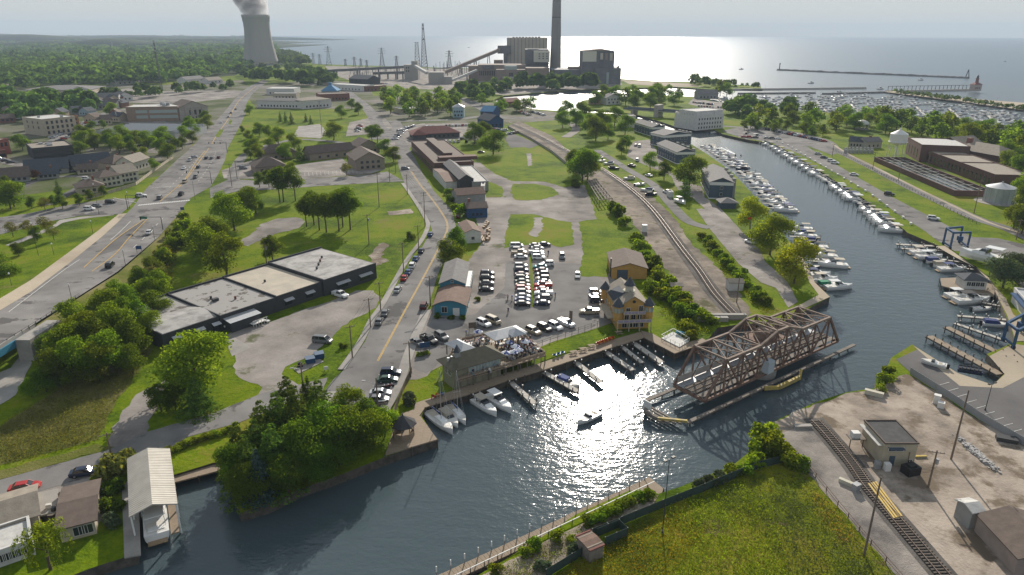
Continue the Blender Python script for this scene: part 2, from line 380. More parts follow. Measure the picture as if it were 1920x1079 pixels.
patch('highway_median', [(0, 612, 7.08), (72, 571, 5.6), (128, 529, 4.4), (215, 451, 3.0), (268, 414, 2.0), (276, 412, 2.0), (242, 447, 2.7), (215, 477, 3.3), (175, 508, 4.0), (100, 560, 5.4), (0, 622, 7.1)], M_asph_dark, 1, 0)
for pts, w, m_, d in (
    ([(-60, 646, 7.6), (0, 611, 7.1), (72, 570, 5.7), (128, 528, 4.5), (215, 450, 3.1), (270, 412, 2.0)], 0.35, M_yellow, None),
    ([(-60, 650, 7.6), (0, 617, 7.1), (100, 559, 5.4), (175, 507, 4.1), (215, 477, 3.4), (242, 446, 2.8), (276, 411, 2.0)], 0.35, M_yellow, None),
    ([(-60, 632, 7.6), (0, 597, 7.1), (125, 503, 4.3), (185, 465, 3.1), (217, 442, 2.5), (245, 415, 1.95)], 0.25, M_paint, None),
    ([(0, 634, 7.1), (60, 596, 6.2), (172, 522, 4.3), (250, 465, 2.9), (305, 410, 2.0)], 0.3, M_paint, (4, 7)),
    ([(300, 378), (345, 338), (368, 303), (385, 283)], 0.4, M_yellow, None), ([(318, 352), (352, 318), (372, 295)], 0.25, M_paint, (3, 5)),
    ([(372, 340), (392, 312), (405, 285)], 0.25, M_paint, (3, 5)), ([(335, 352), (358, 325), (378, 297), (392, 278)], 0.4, M_yellow, None),
    ([(397, 270), (410, 248), (425, 228), (438, 205), (452, 185), (480, 162)], 0.5, M_yellow, None), ([(281, 353), (330, 349)], 0.5, M_paint, None), ([(255, 380), (212, 371)], 0.4, M_paint, None)):
    hmark('road_marking', pts, w, m_, d)
mb = MB()
for i in range(22):
    t = i / 21; a = G(261 + 93 * t, 385 - 9 * t, Z0 + 0.13); mb.box(a, (0.8, 2.6, 0.01), 0.2)
tag(mb.build('crosswalk', M_paint), kind='structure')
for pts in ([(403, 256), (412, 243), (420, 243), (411, 258)], [(428, 232), (432, 224), (436, 226), (432, 234)]): patch('median_lawn', pts, M_lawn, 6, 0)
patch('side_street', [(256, 372), (207, 373), (125, 385), (50, 401), (-60, 416), (-60, 452), (0, 440), (100, 414), (150, 405), (226, 402), (238, 392)], M_asph, 3, 0)
patch('footpath', [(112, 413), (150, 407), (215, 401), (212, 404), (150, 411), (118, 418), (100, 428), (60, 447), (20, 462), (10, 460), (60, 440), (98, 424)], M_conc, 2, 0.1)
patch('motel_street', [(393, 353), (430, 336), (500, 340), (570, 336), (660, 330), (700, 326), (726, 322), (757, 340), (690, 344), (600, 349), (560, 352), (500, 356), (440, 360), (395, 372)], M_asph, 3, 0)
patch('town_street', [(757, 341), (785, 385), (803, 410), (810, 432), (782, 480), (737, 547), (700, 602), (685, 640), (652, 687), (625, 712), (600, 745), (590, 775), (640, 800), (690, 800), (715, 782), (732, 745), (765, 665), (782, 620),
    (800, 585), (822, 512), (848, 455), (855, 425), (847, 395), (815, 360), (792, 325), (780, 300), (768, 280), (760, 265), (740, 262), (742, 285), (748, 315)], M_asph, 4, 0)
hmark('road_marking', [(707, 677), (757, 585), (800, 507), (832, 445), (838, 425), (832, 407), (810, 375), (787, 347), (770, 322)], 0.22, M_yellow)
hmark('road_marking', [(709.5, 677), (759, 585), (802, 507), (834, 445), (840, 425), (834, 407), (812, 375), (789, 347), (772, 322)], 0.22, M_yellow)
for pts, w in (([(755, 344), (776, 374), (797, 408), (802, 425), (790, 452), (762, 490), (720, 566), (697, 600), (675, 643), (640, 694)], 1.7), ([(800, 582), (781, 628), (765, 668), (748, 717), (714, 780), (690, 800)], 2.4), ([(622, 735), (604, 762), (594, 778)], 2.0)):
    mbs = MB(); ribbon_pts(mbs, pathpts(pts, 7, Z0 + 0.06), w); tag(mbs.build('pavement', M_conc), kind='structure')
patch('river_lane', [(614, 708), (560, 722), (492, 737), (400, 775), (275, 810), (200, 845), (100, 872), (0, 900), (-80, 925), (-80, 1000), (0, 950), (60, 925), (130, 905), (185, 890), (215, 866), (310, 845), (350, 820), (450, 792), (520, 765), (602, 742)], M_asph, 2, 0.1)
patch('driveway', [(0, 952), (60, 925), (130, 905), (190, 890), (200, 960), (180, 990), (130, 1000), (60, 960), (0, 985)], M_gravel, 1, 0.2)
patch('dry_verge', [(0, 882), (90, 858), (180, 832), (215, 838), (180, 850), (100, 871), (0, 899), (-60, 915), (-60, 895)], M_rough, 3, 0.4, 2)
patch('weedy_lot', [(0, 800), (60, 762), (130, 720), (200, 690), (270, 650), (285, 660), (215, 760), (185, 825), (90, 850), (0, 872), (-80, 900), (-80, 830)], M_rough, 1)
patch('gravel_drive', [(255, 740), (300, 720), (330, 700), (300, 745), (285, 780), (275, 810), (235, 830), (198, 845), (205, 820), (225, 780)], M_gravel, 1)
patch('gravel_lot', [(425, 628), (440, 665), (440, 700), (455, 712), (492, 727), (480, 748), (520, 737), (560, 722), (528, 702), (535, 688), (570, 673), (592, 662), (625, 630), (655, 602), (705, 577), (715, 560), (700, 545), (667, 545), (620, 565), (565, 582), (505, 605), (460, 612)], M_gravel, 1, 0.5, 2)
patch('concrete_pad', [(422, 640), (440, 633), (471, 652), (435, 668)], M_conc, 2, 0)
patch('bare_patch', [(470, 440), (490, 420), (520, 410), (555, 408), (572, 415), (560, 428), (530, 435), (500, 445), (465, 462), (446, 455)], M_gravel, 2, 0.8, 2)
patch('bare_patch', [(700, 470), (718, 455), (730, 460), (715, 480), (730, 490), (700, 500), (690, 480)], M_dirt, 2, 1.0, 2)
patch('bare_patch', [(725, 397), (770, 392), (775, 400), (730, 404)], M_dirt, 2, 0.5, 2)
# central gravel parking and lawns
patch('parking_ground', [(768, 690), (783, 628), (800, 588), (830, 560), (870, 500), (905, 455), (890, 400), (905, 365), (890, 335), (870, 305), (900, 305), (925, 325), (960, 340), (1020, 341), (1060, 352), (1095, 345), (1112, 388), (1118, 412), (1085, 416), (1095, 480), (1150, 500), (1155, 570), (1148, 600),
    (1145, 615), (1080, 632), (1000, 655), (960, 640), (870, 650), (820, 690), (790, 712), (760, 712)], M_gravel, 1, 0.5)
patch('asphalt_lot', [(783, 650), (812, 596), (890, 590), (945, 540), (950, 490), (1090, 495), (1148, 545), (1150, 598), (1090, 622), (1000, 645), (960, 632), (860, 650), (800, 700), (775, 690)], M_asph, 2, 0.3)
for nm, p in (('lawn', [(957, 402), (1002, 402), (1040, 412), (1072, 417), (1077, 458), (1052, 464), (1032, 458), (985, 460), (944, 466)]),
    ('lawn', [(1090, 415), (1120, 411), (1150, 418), (1176, 450), (1190, 480), (1142, 500), (1140, 520), (1086, 518), (1092, 480), (1097, 450)]),
    ('lawn', [(960, 345), (1005, 345), (1035, 352), (1050, 365), (1015, 375), (980, 376), (966, 375), (957, 360)]), ('lawn', [(887, 337), (912, 339), (940, 350), (944, 360), (940, 370), (912, 371), (908, 350)]),
    ('lawn', [(912, 307), (940, 278), (985, 276), (1040, 300), (1070, 312), (1100, 345), (1080, 350), (1030, 341), (960, 337), (930, 324)]),
    ('lawn', [(838, 262), (880, 262), (900, 290), (935, 275), (905, 303), (880, 300)])): patch(nm, p, M_lawn, 3, 0.6, 2)
patch('bare_patch', [(1003, 408), (1016, 408), (1018, 430), (1005, 445), (992, 440), (1000, 425)], M_gravel, 4, 0.8, 2)
patch('worn_track', [(987, 288), (996, 288), (998, 310), (990, 312)], M_gravel, 4, 0.5, 2)
patch('asphalt_lot', [(940, 252), (965, 252), (1012, 272), (985, 281), (957, 277)], M_asph_dark, 2, 0.5)
patch('motel_lot', [(555, 310), (640, 297), (668, 318), (722, 318), (694, 326), (570, 336), (500, 336), (420, 335), (415, 320), (480, 298), (495, 322)], M_gravel, 2, 0.3)
patch('restaurant_lot', [(700, 275), (740, 243), (790, 232), (890, 232), (905, 246), (895, 263), (780, 268), (760, 285), (745, 285)], M_gravel, 2, 0.5)
patch('asphalt_lot', [(648, 256), (655, 230), (690, 222), (722, 222), (738, 240), (705, 250)], M_gravel, 2, 0.5)
patch('rubble_lot', [(550, 256), (560, 237), (600, 233), (614, 250), (600, 260)], M_conc, 2, 0.5)
patch('town_lot', [(165, 176), (240, 166), (290, 172), (440, 170), (462, 171), (440, 183), (330, 196), (250, 193), (170, 189)], M_gravel, 2, 0.5)
patch('town_lot', [(185, 222), (240, 214), (330, 232), (360, 268), (300, 288), (260, 285), (230, 270), (300, 262), (240, 232)], M_gravel, 2, 0.5)
for p, w, m_ in (([(650, 172), (668, 186), (688, 203), (702, 222), (712, 240), (745, 262)], 11, M_asph), ([(695, 228), (780, 227), (860, 224), (900, 219), (960, 222), (1030, 220), (1080, 214)], 9, M_asph), ([(700, 262), (730, 250), (745, 240), (740, 228)], 9, M_asph),
    ([(800, 172), (860, 184), (905, 203), (930, 220)], 14, M_asph), ([(60, 312), (105, 263), (160, 231), (195, 214), (270, 199)], 9, M_asph), ([(0, 300), (60, 312), (110, 300)], 8, M_gravel), ([(25, 360), (60, 342), (110, 332), (160, 332), (172, 339), (150, 352), (112, 372), (92, 385)], 5, M_asph_dark),
    ([(1120, 282), (1175, 317), (1225, 347), (1255, 380), (1290, 415), (1332, 428)], 5.0, M_asph), ([(1552, 268), (1575, 285), (1635, 315), (1702, 350), (1770, 382), (1830, 410), (1885, 428), (1940, 452)], 6.5, M_asph),
    ([(1340, 236), (1400, 240), (1470, 246), (1540, 262), (1562, 276)], 8, M_asph), ([(1060, 258), (1080, 244), (1070, 232), (1040, 222)], 7, M_gravel), ([(440, 345), (440, 320), (470, 285), (560, 262), (690, 272), (745, 262)], 6, M_asph)):
    road('road', p, w, m_, 4)
for p in ([(1560, 270), (1592, 290), (1652, 320), (1722, 355), (1790, 388), (1850, 416), (1920, 440)],):
    road('pavement', p, 1.6, M_sand, 5)
for p in ([(1352, 246), (1400, 236), (1460, 242), (1540, 264), (1575, 286), (1560, 291), (1520, 276), (1450, 260), (1400, 262)],
    [(1400, 259), (1450, 257), (1500, 267), (1540, 292), (1615, 337), (1677, 372), (1735, 402), (1790, 430), (1825, 445), (1870, 447), (1935, 462), (1935, 560), (1880, 502), (1830, 472), (1790, 471), (1755, 450), (1732, 432), (1680, 400), (1632, 362), (1572, 327), (1502, 290), (1450, 269)]):
    patch('marina_lot', p, M_asph, 2, 0.1)
patch('rail_yard', [(952, 237), (995, 260), (1035, 285), (1065, 310), (1100, 340), (1140, 375), (1180, 412), (1215, 455), (1255, 512), (1265, 560), (1295, 580), (1345, 600), (1392, 600), (1408, 588), (1400, 570), (1355, 512), (1295, 455), (1287, 445), (1275, 420), (1235, 380), (1219, 365), (1115, 306), (1060, 278), (1035, 255), (972, 227)], ground_mat('rail_dirt', [(0.11, 0.093, 0.077), (0.175, 0.148, 0.122), (0.25, 0.21, 0.172), (0.32, 0.27, 0.22)], s1=0.05, s2=0.3, s3=2.0, bump=0.4, w2=0.8, blot=(0.10, 0.095, 0.05), bl=(0.1, 0.56, 0.64)), 1, 0.6)
patch('condo_lot', [(1190, 265), (1217, 262), (1232, 284), (1260, 325), (1275, 340), (1315, 350), (1322, 372), (1297, 371), (1270, 355), (1258, 330), (1205, 308), (1175, 293), (1182, 272)], M_gravel, 2, 0.2)
patch('river_lot', [(1297, 370), (1325, 372), (1350, 390), (1378, 420), (1425, 470), (1434, 490), (1477, 530), (1496, 566), (1478, 577), (1455, 540), (1427, 530), (1385, 495), (1352, 455), (1330, 428), (1305, 392), (1322, 392)], M_gravel, 3, 0.1)
patch('river_walk', [(1500, 582), (1556, 557), (1528, 530), (1515, 500), (1490, 465), (1484, 468), (1508, 503), (1518, 530), (1535, 553), (1496, 574)], M_sand, 3, 0)
patch('promenade', [(1755, 462), (1772, 461), (1798, 480), (1833, 505), (1868, 540), (1886, 560), (1900, 590), (1935, 615), (1935, 640), (1905, 640), (1888, 590), (1872, 560), (1855, 522), (1826, 500), (1790, 482)], M_sand, 4, 0)
patch('wharf_lot', [(1680, 674), (1722, 655), (1775, 702), (1800, 722), (1870, 726), (1935, 700), (1935, 846), (1840, 787), (1777, 745), (1712, 703)], M_asph_dark, 2, 0.1)
patch('launch_apron', [(1796, 700), (1862, 722), (1884, 702), (1855, 668), (1900, 645), (1935, 650), (1935, 700), (1880, 728), (1800, 724), (1770, 700), (1712, 648), (1722, 654)], M_sand, 3, 0)
patch('dirt_yard', [(1440, 798), (1525, 758), (1585, 738), (1640, 730), (1700, 702), (1777, 747), (1840, 790), (1940, 846), (1940, 1100), (1700, 1100), (1640, 1020), (1560, 940), (1500, 870), (1470, 825)], M_dirt, 1, 0.6)
patch('ballast_bed', [(1455, 815), (1530, 790), (1600, 850), (1660, 925), (1790, 1090), (1690, 1090), (1632, 1022), (1570, 950), (1505, 872)], M_ballast, 2, 0.5)
patch('weed_field', [(1020, 1095), (1110, 1035), (1165, 1010), (1165, 985), (1242, 953), (1320, 922), (1417, 882), (1475, 868), (1505, 875), (1535, 915), (1570, 950), (1632, 1022), (1695, 1095)],
    ground_mat('weed_field', [(0.06, 0.08, 0.006), (0.11, 0.14, 0.008), (0.17, 0.175, 0.01), (0.2, 0.17, 0.03)], s1=0.09, s2=0.4, s3=1.8, bump=1.0, w2=0.8, blot=(0.12, 0.085, 0.05), bl=(0.12, 0.58, 0.68)), 2, 0.5)
patch('bank_path', [(880, 1095), (1000, 1030), (1090, 983), (1180, 935), (1235, 928), (1225, 947), (1150, 982), (1070, 1045), (1010, 1090)], M_dirt, 2, 0.4)
patch('row_strip', [(993, 478), (998, 478), (1001, 576), (996, 576)], M_lawn, 5, .1)
for i in range(15): hmark('stall_line', [(1307 + i * 8.2, 393 + i * 9.2), (1317 + i * 8.2, 391.5 + i * 9.2)], .14, M_paint)
for i in range(9): hmark('stall_line', [(1762 + i * 17, 722 + i * 11), (1780 + i * 17, 717 + i * 11)], .14, M_paint)
for i in range(14): hmark('stall_line', [(572 + i * 7.5, 331 - i * .45), (571 + i * 7.5, 324 - i * .45)], .14, M_paint)
for i in range(12): hmark('stall_line', [(735 - i * 2.6, 696 + i * 5.2), (712 - i * 2.6, 698 + i * 5.2)], .12, M_paint) if i < 10 else None
# ================================================================ builders
# ---- foliage
def leaf_mat(name, c, var=0.4, trans=0.5, hue=(0.484, 0.522)):
    m = bpy.data.materials.new(name); m.use_nodes = True; MATS[name] = m
    nt = m.node_tree; N = nt.nodes; L = nt.links; N.remove(N['Principled BSDF'])
    at = N.new('ShaderNodeAttribute'); at.attribute_name = 'tint'
    oi = N.new('ShaderNodeObjectInfo')
    h = N.new('ShaderNodeHueSaturation'); h.inputs['Color'].default_value = (*c, 1)
    mr = N.new('ShaderNodeMapRange'); mr.inputs['To Min'].default_value = 1 - var; mr.inputs['To Max'].default_value = 1 + var
    L.new(at.outputs['Fac'], mr.inputs['Value'])
    m2 = N.new('ShaderNodeMapRange'); m2.inputs['To Min'].default_value = hue[0]; m2.inputs['To Max'].default_value = hue[1]
    L.new(oi.outputs['Random'], m2.inputs['Value']); L.new(m2.outputs[0], h.inputs['Hue'])
    m3 = N.new('ShaderNodeMapRange'); m3.inputs['To Min'].default_value = 0.8; m3.inputs['To Max'].default_value = 1.3
    L.new(oi.outputs['Random'], m3.inputs['Value'])
    mu = N.new('ShaderNodeMath'); mu.operation = 'MULTIPLY'; L.new(mr.outputs[0], mu.inputs[0]); L.new(m3.outputs[0], mu.inputs[1])
    L.new(mu.outputs[0], h.inputs['Value'])
    d = N.new('ShaderNodeBsdfDiffuse'); t = N.new('ShaderNodeBsdfTranslucent'); mx = N.new('ShaderNodeMixShader')
    mx.inputs[0].default_value = trans
    L.new(h.outputs[0], d.inputs['Color'])
    hy = N.new('ShaderNodeMix'); hy.data_type = 'RGBA'; hy.blend_type = 'MULTIPLY'; hy.inputs['Factor'].default_value = 1.0
    L.new(h.outputs[0], hy.inputs[6]); hy.inputs[7].default_value = (2.3, 2.0, 0.8, 1)
    L.new(hy.outputs[2], t.inputs['Color'])
    L.new(d.outputs[0], mx.inputs[1]); L.new(t.outputs[0], mx.inputs[2])
    L.new(mx.outputs[0], N['Material Output'].inputs['Surface'])
    return m
L_green = leaf_mat('leaf_green', (0.112, 0.17, 0.016)); L_dark = leaf_mat('leaf_dark', (0.08, 0.13, 0.016)); L_yel = leaf_mat('leaf_yellow', (0.20, 0.21, 0.015), 0.3, 0.45, (.5, .53))
L_blue = leaf_mat('leaf_blue', (0.05, 0.085, 0.075), 0.3, 0.15); L_pine = leaf_mat('leaf_pine', (0.08, 0.13, 0.024), 0.4, 0.35); L_lime = leaf_mat('leaf_lime', (0.135, 0.18, 0.016), 0.35, 0.45); L_olive = leaf_mat('leaf_olive', (0.13, 0.14, 0.04), 0.35, 0.35)
L_red = leaf_mat('leaf_maroon', (0.06, 0.035, 0.025)); L_grey = leaf_mat('leaf_grey', (0.07, 0.095, 0.055), 0.3, 0.25)
M_bark = mat('bark', (0.07, 0.052, 0.038), 0.95, (0.13, 0.10, 0.075), 2.0, bump=0.4)
def quads_mesh(name, C, Nn, sz, tint, mt, rg, asp=0.75):
    """many small leaf-sized faces: centres C, normals Nn, sizes sz"""
    n = len(C); r = rg.normal(size=(n, 3)); U = np.cross(Nn, r); U /= np.linalg.norm(U, axis=1, keepdims=True) + 1e-9
    V = np.cross(Nn, U); U = U * (sz[:, None] * 0.5); V = V * (sz[:, None] * 0.5 * asp)
    P = np.empty((n, 4, 3)); P[:, 0] = C - U; P[:, 1] = C - V * 0.9 - U * 0.1; P[:, 2] = C + U; P[:, 3] = C + V + U * 0.15
    return raw_mesh(name, P.reshape(-1, 3), np.arange(4 * n).reshape(n, 4), mt, tint)
def raw_mesh(name, V, F, mt, tint=None):
    me = bpy.data.meshes.new(name); n = len(F)
    me.vertices.add(len(V)); me.vertices.foreach_set('co', np.asarray(V, dtype=np.float32).ravel())
    me.loops.add(n * 4); me.loops.foreach_set('vertex_index', np.asarray(F, dtype=np.int32).ravel())
    me.polygons.add(n); me.polygons.foreach_set('loop_start', np.arange(0, 4 * n, 4, dtype=np.int32))
    me.polygons.foreach_set('loop_total', np.full(n, 4, dtype=np.int32))
    if tint is not None:
        a = me.attributes.new('tint', 'FLOAT', 'FACE'); a.data.foreach_set('value', np.asarray(tint, dtype=np.float32))
    me.materials.append(mt); me.update(calc_edges=True); return me
def norm(a): return a / (np.linalg.norm(a, axis=1, keepdims=True) + 1e-9)
def lobes_cloud(rg, lobes, n, size, fill=0.25):
    """leaves over the surfaces of the lobes (x,y,z,r), a few inside"""
    w = np.array([l[3] ** 2 for l in lobes]); w = w / w.sum(); idx = rg.choice(len(lobes), n, p=w)
    Lb = np.array(lobes)[idx]; d = norm(rg.normal(size=(n, 3)))
    d[:, 2] = np.where(d[:, 2] < -0.5, -d[:, 2], d[:, 2])
    rr = Lb[:, 3] * np.where(rg.random(n) < fill, rg.uniform(0.3, 0.8, n), rg.uniform(0.82, 1.12, n))
    C = Lb[:, :3] + d * rr[:, None] * np.array([1, 1, 0.85])
    Nn = norm(d * 0.55 + rg.normal(size=(n, 3)) * 0.55 + np.array([0, 0, 0.35]))
    lt = rg.random(len(lobes))[idx] * 0.55 + rg.random(n) * 0.45
    return C, Nn, size * rg.uniform(0.6, 1.35, n), lt
def crown_broad(seed, mt, n=6500, size=0.44, Rc=4.9, H=11.5, base=0.8, nl=24, name='crown'):
    rg = np.random.default_rng(seed); zc = (H + base) / 2; hz_ = (H - base) / 2; lobes = []
    for i in range(nl):
        t = i / nl; a = i * 2.39996 + rg.uniform(-.4, .4); zz = -0.85 + 1.75 * ((i * 0.618) % 1.0)
        rad = math.sqrt(max(0.05, 1 - min(1, abs(zz)) ** 2.6)) * rg.uniform(0.5, 0.82)
        lobes.append((math.cos(a) * rad * Rc, math.sin(a) * rad * Rc, zc + zz * hz_ * 0.78, Rc * rg.uniform(0.30, 0.46)))
    for u, k in ((.22, .60), (.42, .74), (.62, .68), (.80, .48), (.93, .26)): lobes.append((rg.uniform(-.1, .1) * Rc, rg.uniform(-.1, .1) * Rc, base + (H - base) * u, Rc * k))
    return quads_mesh(name, *lobes_cloud(rg, lobes, n, size), mt, rg)
def crown_conifer(seed, mt, n=1800, size=0.5, Rc=2.6, H=11, base=0.8, dens=13):
    rg = np.random.default_rng(seed); C = []; D = []
    k = np.sort(rg.random(n)) ** 1.0; whorl = np.floor((1 - (1 - k) ** 0.55) * dens * 1.0) / dens
    a = rg.random(n) * 2 * math.pi; sp = np.floor(a / (2 * math.pi) * 9) + whorl * 37
    a = (np.floor(a / (2 * math.pi) * 9) + rg.normal(0.5, 0.22, n)) / 9 * 2 * math.pi + whorl * 5
    rr = Rc * (1 - whorl) ** 0.85 * np.sqrt(rg.uniform(0.08, 1.15, n)) * (0.85 + 0.3 * np.sin(sp * 12.9))
    z = base + whorl * (H - base) - rr * 0.28 + rg.normal(0, 0.12, n) + 0.5
    C = np.stack([np.cos(a) * rr, np.sin(a) * rr, z], 1)
    Nn = norm(np.stack([np.cos(a) * 0.5, np.sin(a) * 0.5, np.full(n, 0.7)], 1) + rg.normal(size=(n, 3)) * 0.4)
    return quads_mesh('crown', C, Nn, size * rg.uniform(0.6, 1.3, n), rg.random(n), mt, rg, 0.5)
def crown_willow(seed, mt, n=2200, Rc=3.4, H=8):
    rg = np.random.default_rng(seed); a = np.floor(rg.random(n) * 26) / 26 * 2 * math.pi + rg.normal(0, .12, n); s = rg.random(n)
    rr = Rc * (0.35 + 0.75 * (np.sin(a * 7) * .5 + .5) * s ** 0.5 + 0.15); z = H * (0.95 - 0.75 * s ** 1.7 * (0.6 + 0.4 * np.cos(a * 5))) + rg.normal(0, .25, n)
    rr = np.where(s < 0.25, rr * s * 4, rr)
    C = np.stack([np.cos(a) * rr, np.sin(a) * rr, z], 1); Nn = norm(np.stack([np.cos(a), np.sin(a), np.full(n, .6)], 1) + rg.normal(size=(n, 3)) * .5)
    return quads_mesh('crown', C, Nn, 0.5 * rg.uniform(.6, 1.4, n), rg.random(n), mt, rg, 0.4)
def trunk_mesh(seed, H=8.0, r=0.28, limbs=5, spread=2.4):
    rg = random.Random(seed); mb = MB(); k1 = (rg.uniform(-.2, .2), rg.uniform(-.2, .2), H * 0.35); k2 = (rg.uniform(-.4, .4), rg.uniform(-.4, .4), H * 0.72)
    mb.tube((0, 0, -0.2), k1, r, r * 0.78, 7); mb.tube(k1, k2, r * 0.78, r * 0.5, 7); mb.tube(k2, (k2[0] * 1.3, k2[1] * 1.3, H), r * 0.5, r * 0.15, 6)
    for i in range(limbs):
        t = rg.uniform(0.3, 0.95); p = Vector(k1).lerp(Vector(k2), t); a = i * 2.4 + rg.uniform(-.4, .4); s = spread * rg.uniform(.7, 1.1)
        q = p + Vector((math.cos(a) * s, math.sin(a) * s, s * rg.uniform(.6, 1.1))); mb.tube(p, q, r * 0.34, r * 0.1, 5, 0, False)
    return mb.mesh('trunk', M_bark)
def blade_mesh(name, pts, h, mt, seed, per=5, size=0.35):
    """a mass of weeds: small upright leaf faces round the given ground points"""
    rg = np.random.default_rng(seed); B = np.repeat(np.array([(p[0], p[1], p[2]) for p in pts]), per, 0); n = len(B)
    hh = np.repeat(np.array([p[3] if len(p) > 3 else 1.0 for p in pts]), per) * h
    C = B + np.stack([rg.normal(0, .35, n), rg.normal(0, .35, n), rg.random(n) * hh], 1)
    Nn = norm(rg.normal(size=(n, 3)) + np.array([0, -0.2, 0.5]))
    return quads_mesh(name, C, Nn, size * rg.uniform(.5, 1.4, n), np.repeat(rg.random(len(pts)), per) * .6 + rg.random(n) * .4, mt, rg, 0.45)
TR = {}
def tree_kind(k, crown, trunk, h): TR[k] = (crown, trunk, h)
_tk = [trunk_mesh(i, 8.0) for i in range(4)]
tree_kind('a', crown_broad(1, L_green), _tk[0], 11.5); tree_kind('b', crown_broad(2, L_green, nl=26, Rc=5.2), _tk[1], 11.5); tree_kind('c', crown_broad(3, L_dark, Rc=4.6, nl=18), _tk[2], 11.5)
tree_kind('d', crown_broad(4, L_dark, n=7500, nl=32, Rc=5.5), _tk[3], 11.5); tree_kind('y', crown_broad(5, L_yel, nl=26, Rc=5.0, base=1.0), _tk[0], 11.5); tree_kind('l', crown_broad(6, L_lime, nl=30, Rc=5.2, base=1.0, n=8000), _tk[1], 11.5)
tree_kind('t', crown_broad(7, L_dark, n=5200, size=.42, nl=20, Rc=3.9, H=13.5, base=4.0), trunk_mesh(9, 10.5, 0.25, 6, 2.0), 13.5)
tree_kind('w', crown_willow(8, L_lime), trunk_mesh(10, 6, 0.3), 8.0)
tree_kind('o', crown_broad(9, L_olive, n=1500, nl=14, Rc=3.8, base=2.2, H=8.5, size=0.5), trunk_mesh(11, 6, 0.2), 8.5); tree_kind('g', crown_broad(15, L_grey, nl=24, base=1.0, H=8), trunk_mesh(12, 5, 0.25), 8.0)
tree_kind('p', crown_conifer(10, L_pine, n=6000, size=.42, Rc=3.4, H=12), trunk_mesh(13, 11, .22, 0), 12.5); tree_kind('q', crown_conifer(11, L_pine, n=6500, Rc=4.4, H=11, dens=10, size=.46), trunk_mesh(14, 10, .25, 0), 11.5); tree_kind('s', crown_conifer(12, L_blue, n=2200, Rc=2.4, H=9), trunk_mesh(15, 8, .2, 0), 9.5)
tree_kind('m', crown_broad(16, L_red, n=900, nl=10, Rc=2.6, H=6, base=1.5, size=.5), trunk_mesh(16, 4, .15), 6.0)
tree_kind('f1', crown_broad(21, L_green, n=650, size=1.15, nl=16), _tk[0], 11.5); tree_kind('f2', crown_broad(22, L_dark, n=650, size=1.15, nl=14, Rc=4.8), _tk[1], 11.5); tree_kind('f3', crown_broad(23, L_dark, n=700, size=1.15, nl=18, Rc=5.5), _tk[2], 11.5)
tree_kind('fp', crown_conifer(24, L_pine, n=420, size=1.0, Rc=2.4, H=11), _tk[3], 11.5)
# shrubs: one rounded mass of leaves from the ground up, with short stems
def shrub_mesh(seed, mt, n=700, size=.4):
    rg = np.random.default_rng(seed); lobes = [(rg.uniform(-1, 1), rg.uniform(-1, 1), rg.uniform(.4, 1.3), rg.uniform(.5, .9)) for i in range(8)]
    return quads_mesh('foliage', *lobes_cloud(rg, lobes, n, size), mt, rg)
SH = {'g': shrub_mesh(31, L_green), 'd': shrub_mesh(32, L_dark), 'l': shrub_mesh(33, L_lime), 'o': shrub_mesh(34, L_olive), 'b': shrub_mesh(35, L_lime, 700, .4), 'e': shrub_mesh(36, L_grey)}
_stm = MB()
for i in range(6): _stm.tube((0, 0, -.1), (math.cos(i) * .7, math.sin(i) * .7, 1.1), .05, .02, 4, 0, False)
STEM = _stm.mesh('stem', M_bark)
def plant_tree(kind, loc, h, label, group=None, name=None, wide=1.0):
    cr, tk, H = TR[kind]; s = 1.14 * h / H
    t = thing(name or {'p': 'pine_tree', 'q': 'pine_tree', 's': 'spruce_tree', 'w': 'willow_tree', 'fp': 'pine_tree'}.get(kind, 'tree'), label, 'tree', loc, rnd.uniform(0, 6.28), group)
    t.scale = (s * wide, s * wide, s); put('trunk', tk, t); put('crown', cr, t); return t
def plant_shrub(kind, loc, r, label, group=None, hgt=1.0):
    t = thing('shrub', label, 'shrub', loc, rnd.uniform(0, 6.28), group); s = r / 1.5
    t.scale = (s, s, s * hgt); put('foliage', SH[kind], t); put('stem', STEM, t); return t
ORD = ['first', 'second', 'third', 'fourth', 'fifth', 'sixth', 'seventh', 'eighth', 'ninth', 'tenth', 'eleventh', 'twelfth', 'thirteenth', 'fourteenth', 'fifteenth', 'sixteenth', 'seventeenth', 'eighteenth', 'nineteenth', 'twentieth']
def ordn(i):
    if i < 20: return ORD[i]
    n = i + 1; return '%d%s' % (n, {1: 'st', 2: 'nd', 3: 'rd'}.get(n % 10 if n % 100 not in (11, 12, 13) else 0, 'th'))
def grove(what, group, items, near='from the left'):
    """items: (kind, x, y, height in m[, wide]); trunk foot at the pixel; labelled in order from the left"""
    items = sorted(items, key=lambda q: q[1])
    for i, q in enumerate(items):
        lab = what if len(items) == 1 else '%s, %s %s' % (what, ordn(i), near)
        plant_tree(q[0], G(q[1], q[2]), q[3], lab, group if len(items) > 1 else None, wide=q[4] if len(q) > 4 else 1.0)
def hedge(what, group, items, near='from the left', sort=True):
    items = sorted(items, key=lambda q: q[1]) if sort else items
    for i, q in enumerate(items):
        lab = what if len(items) == 1 else '%s, %s %s' % (what, ordn(i), near)
        plant_shrub(q[0], G(q[1], q[2]), q[3], lab, group if len(items) > 1 else None, q[4] if len(q) > 4 else 1.0)
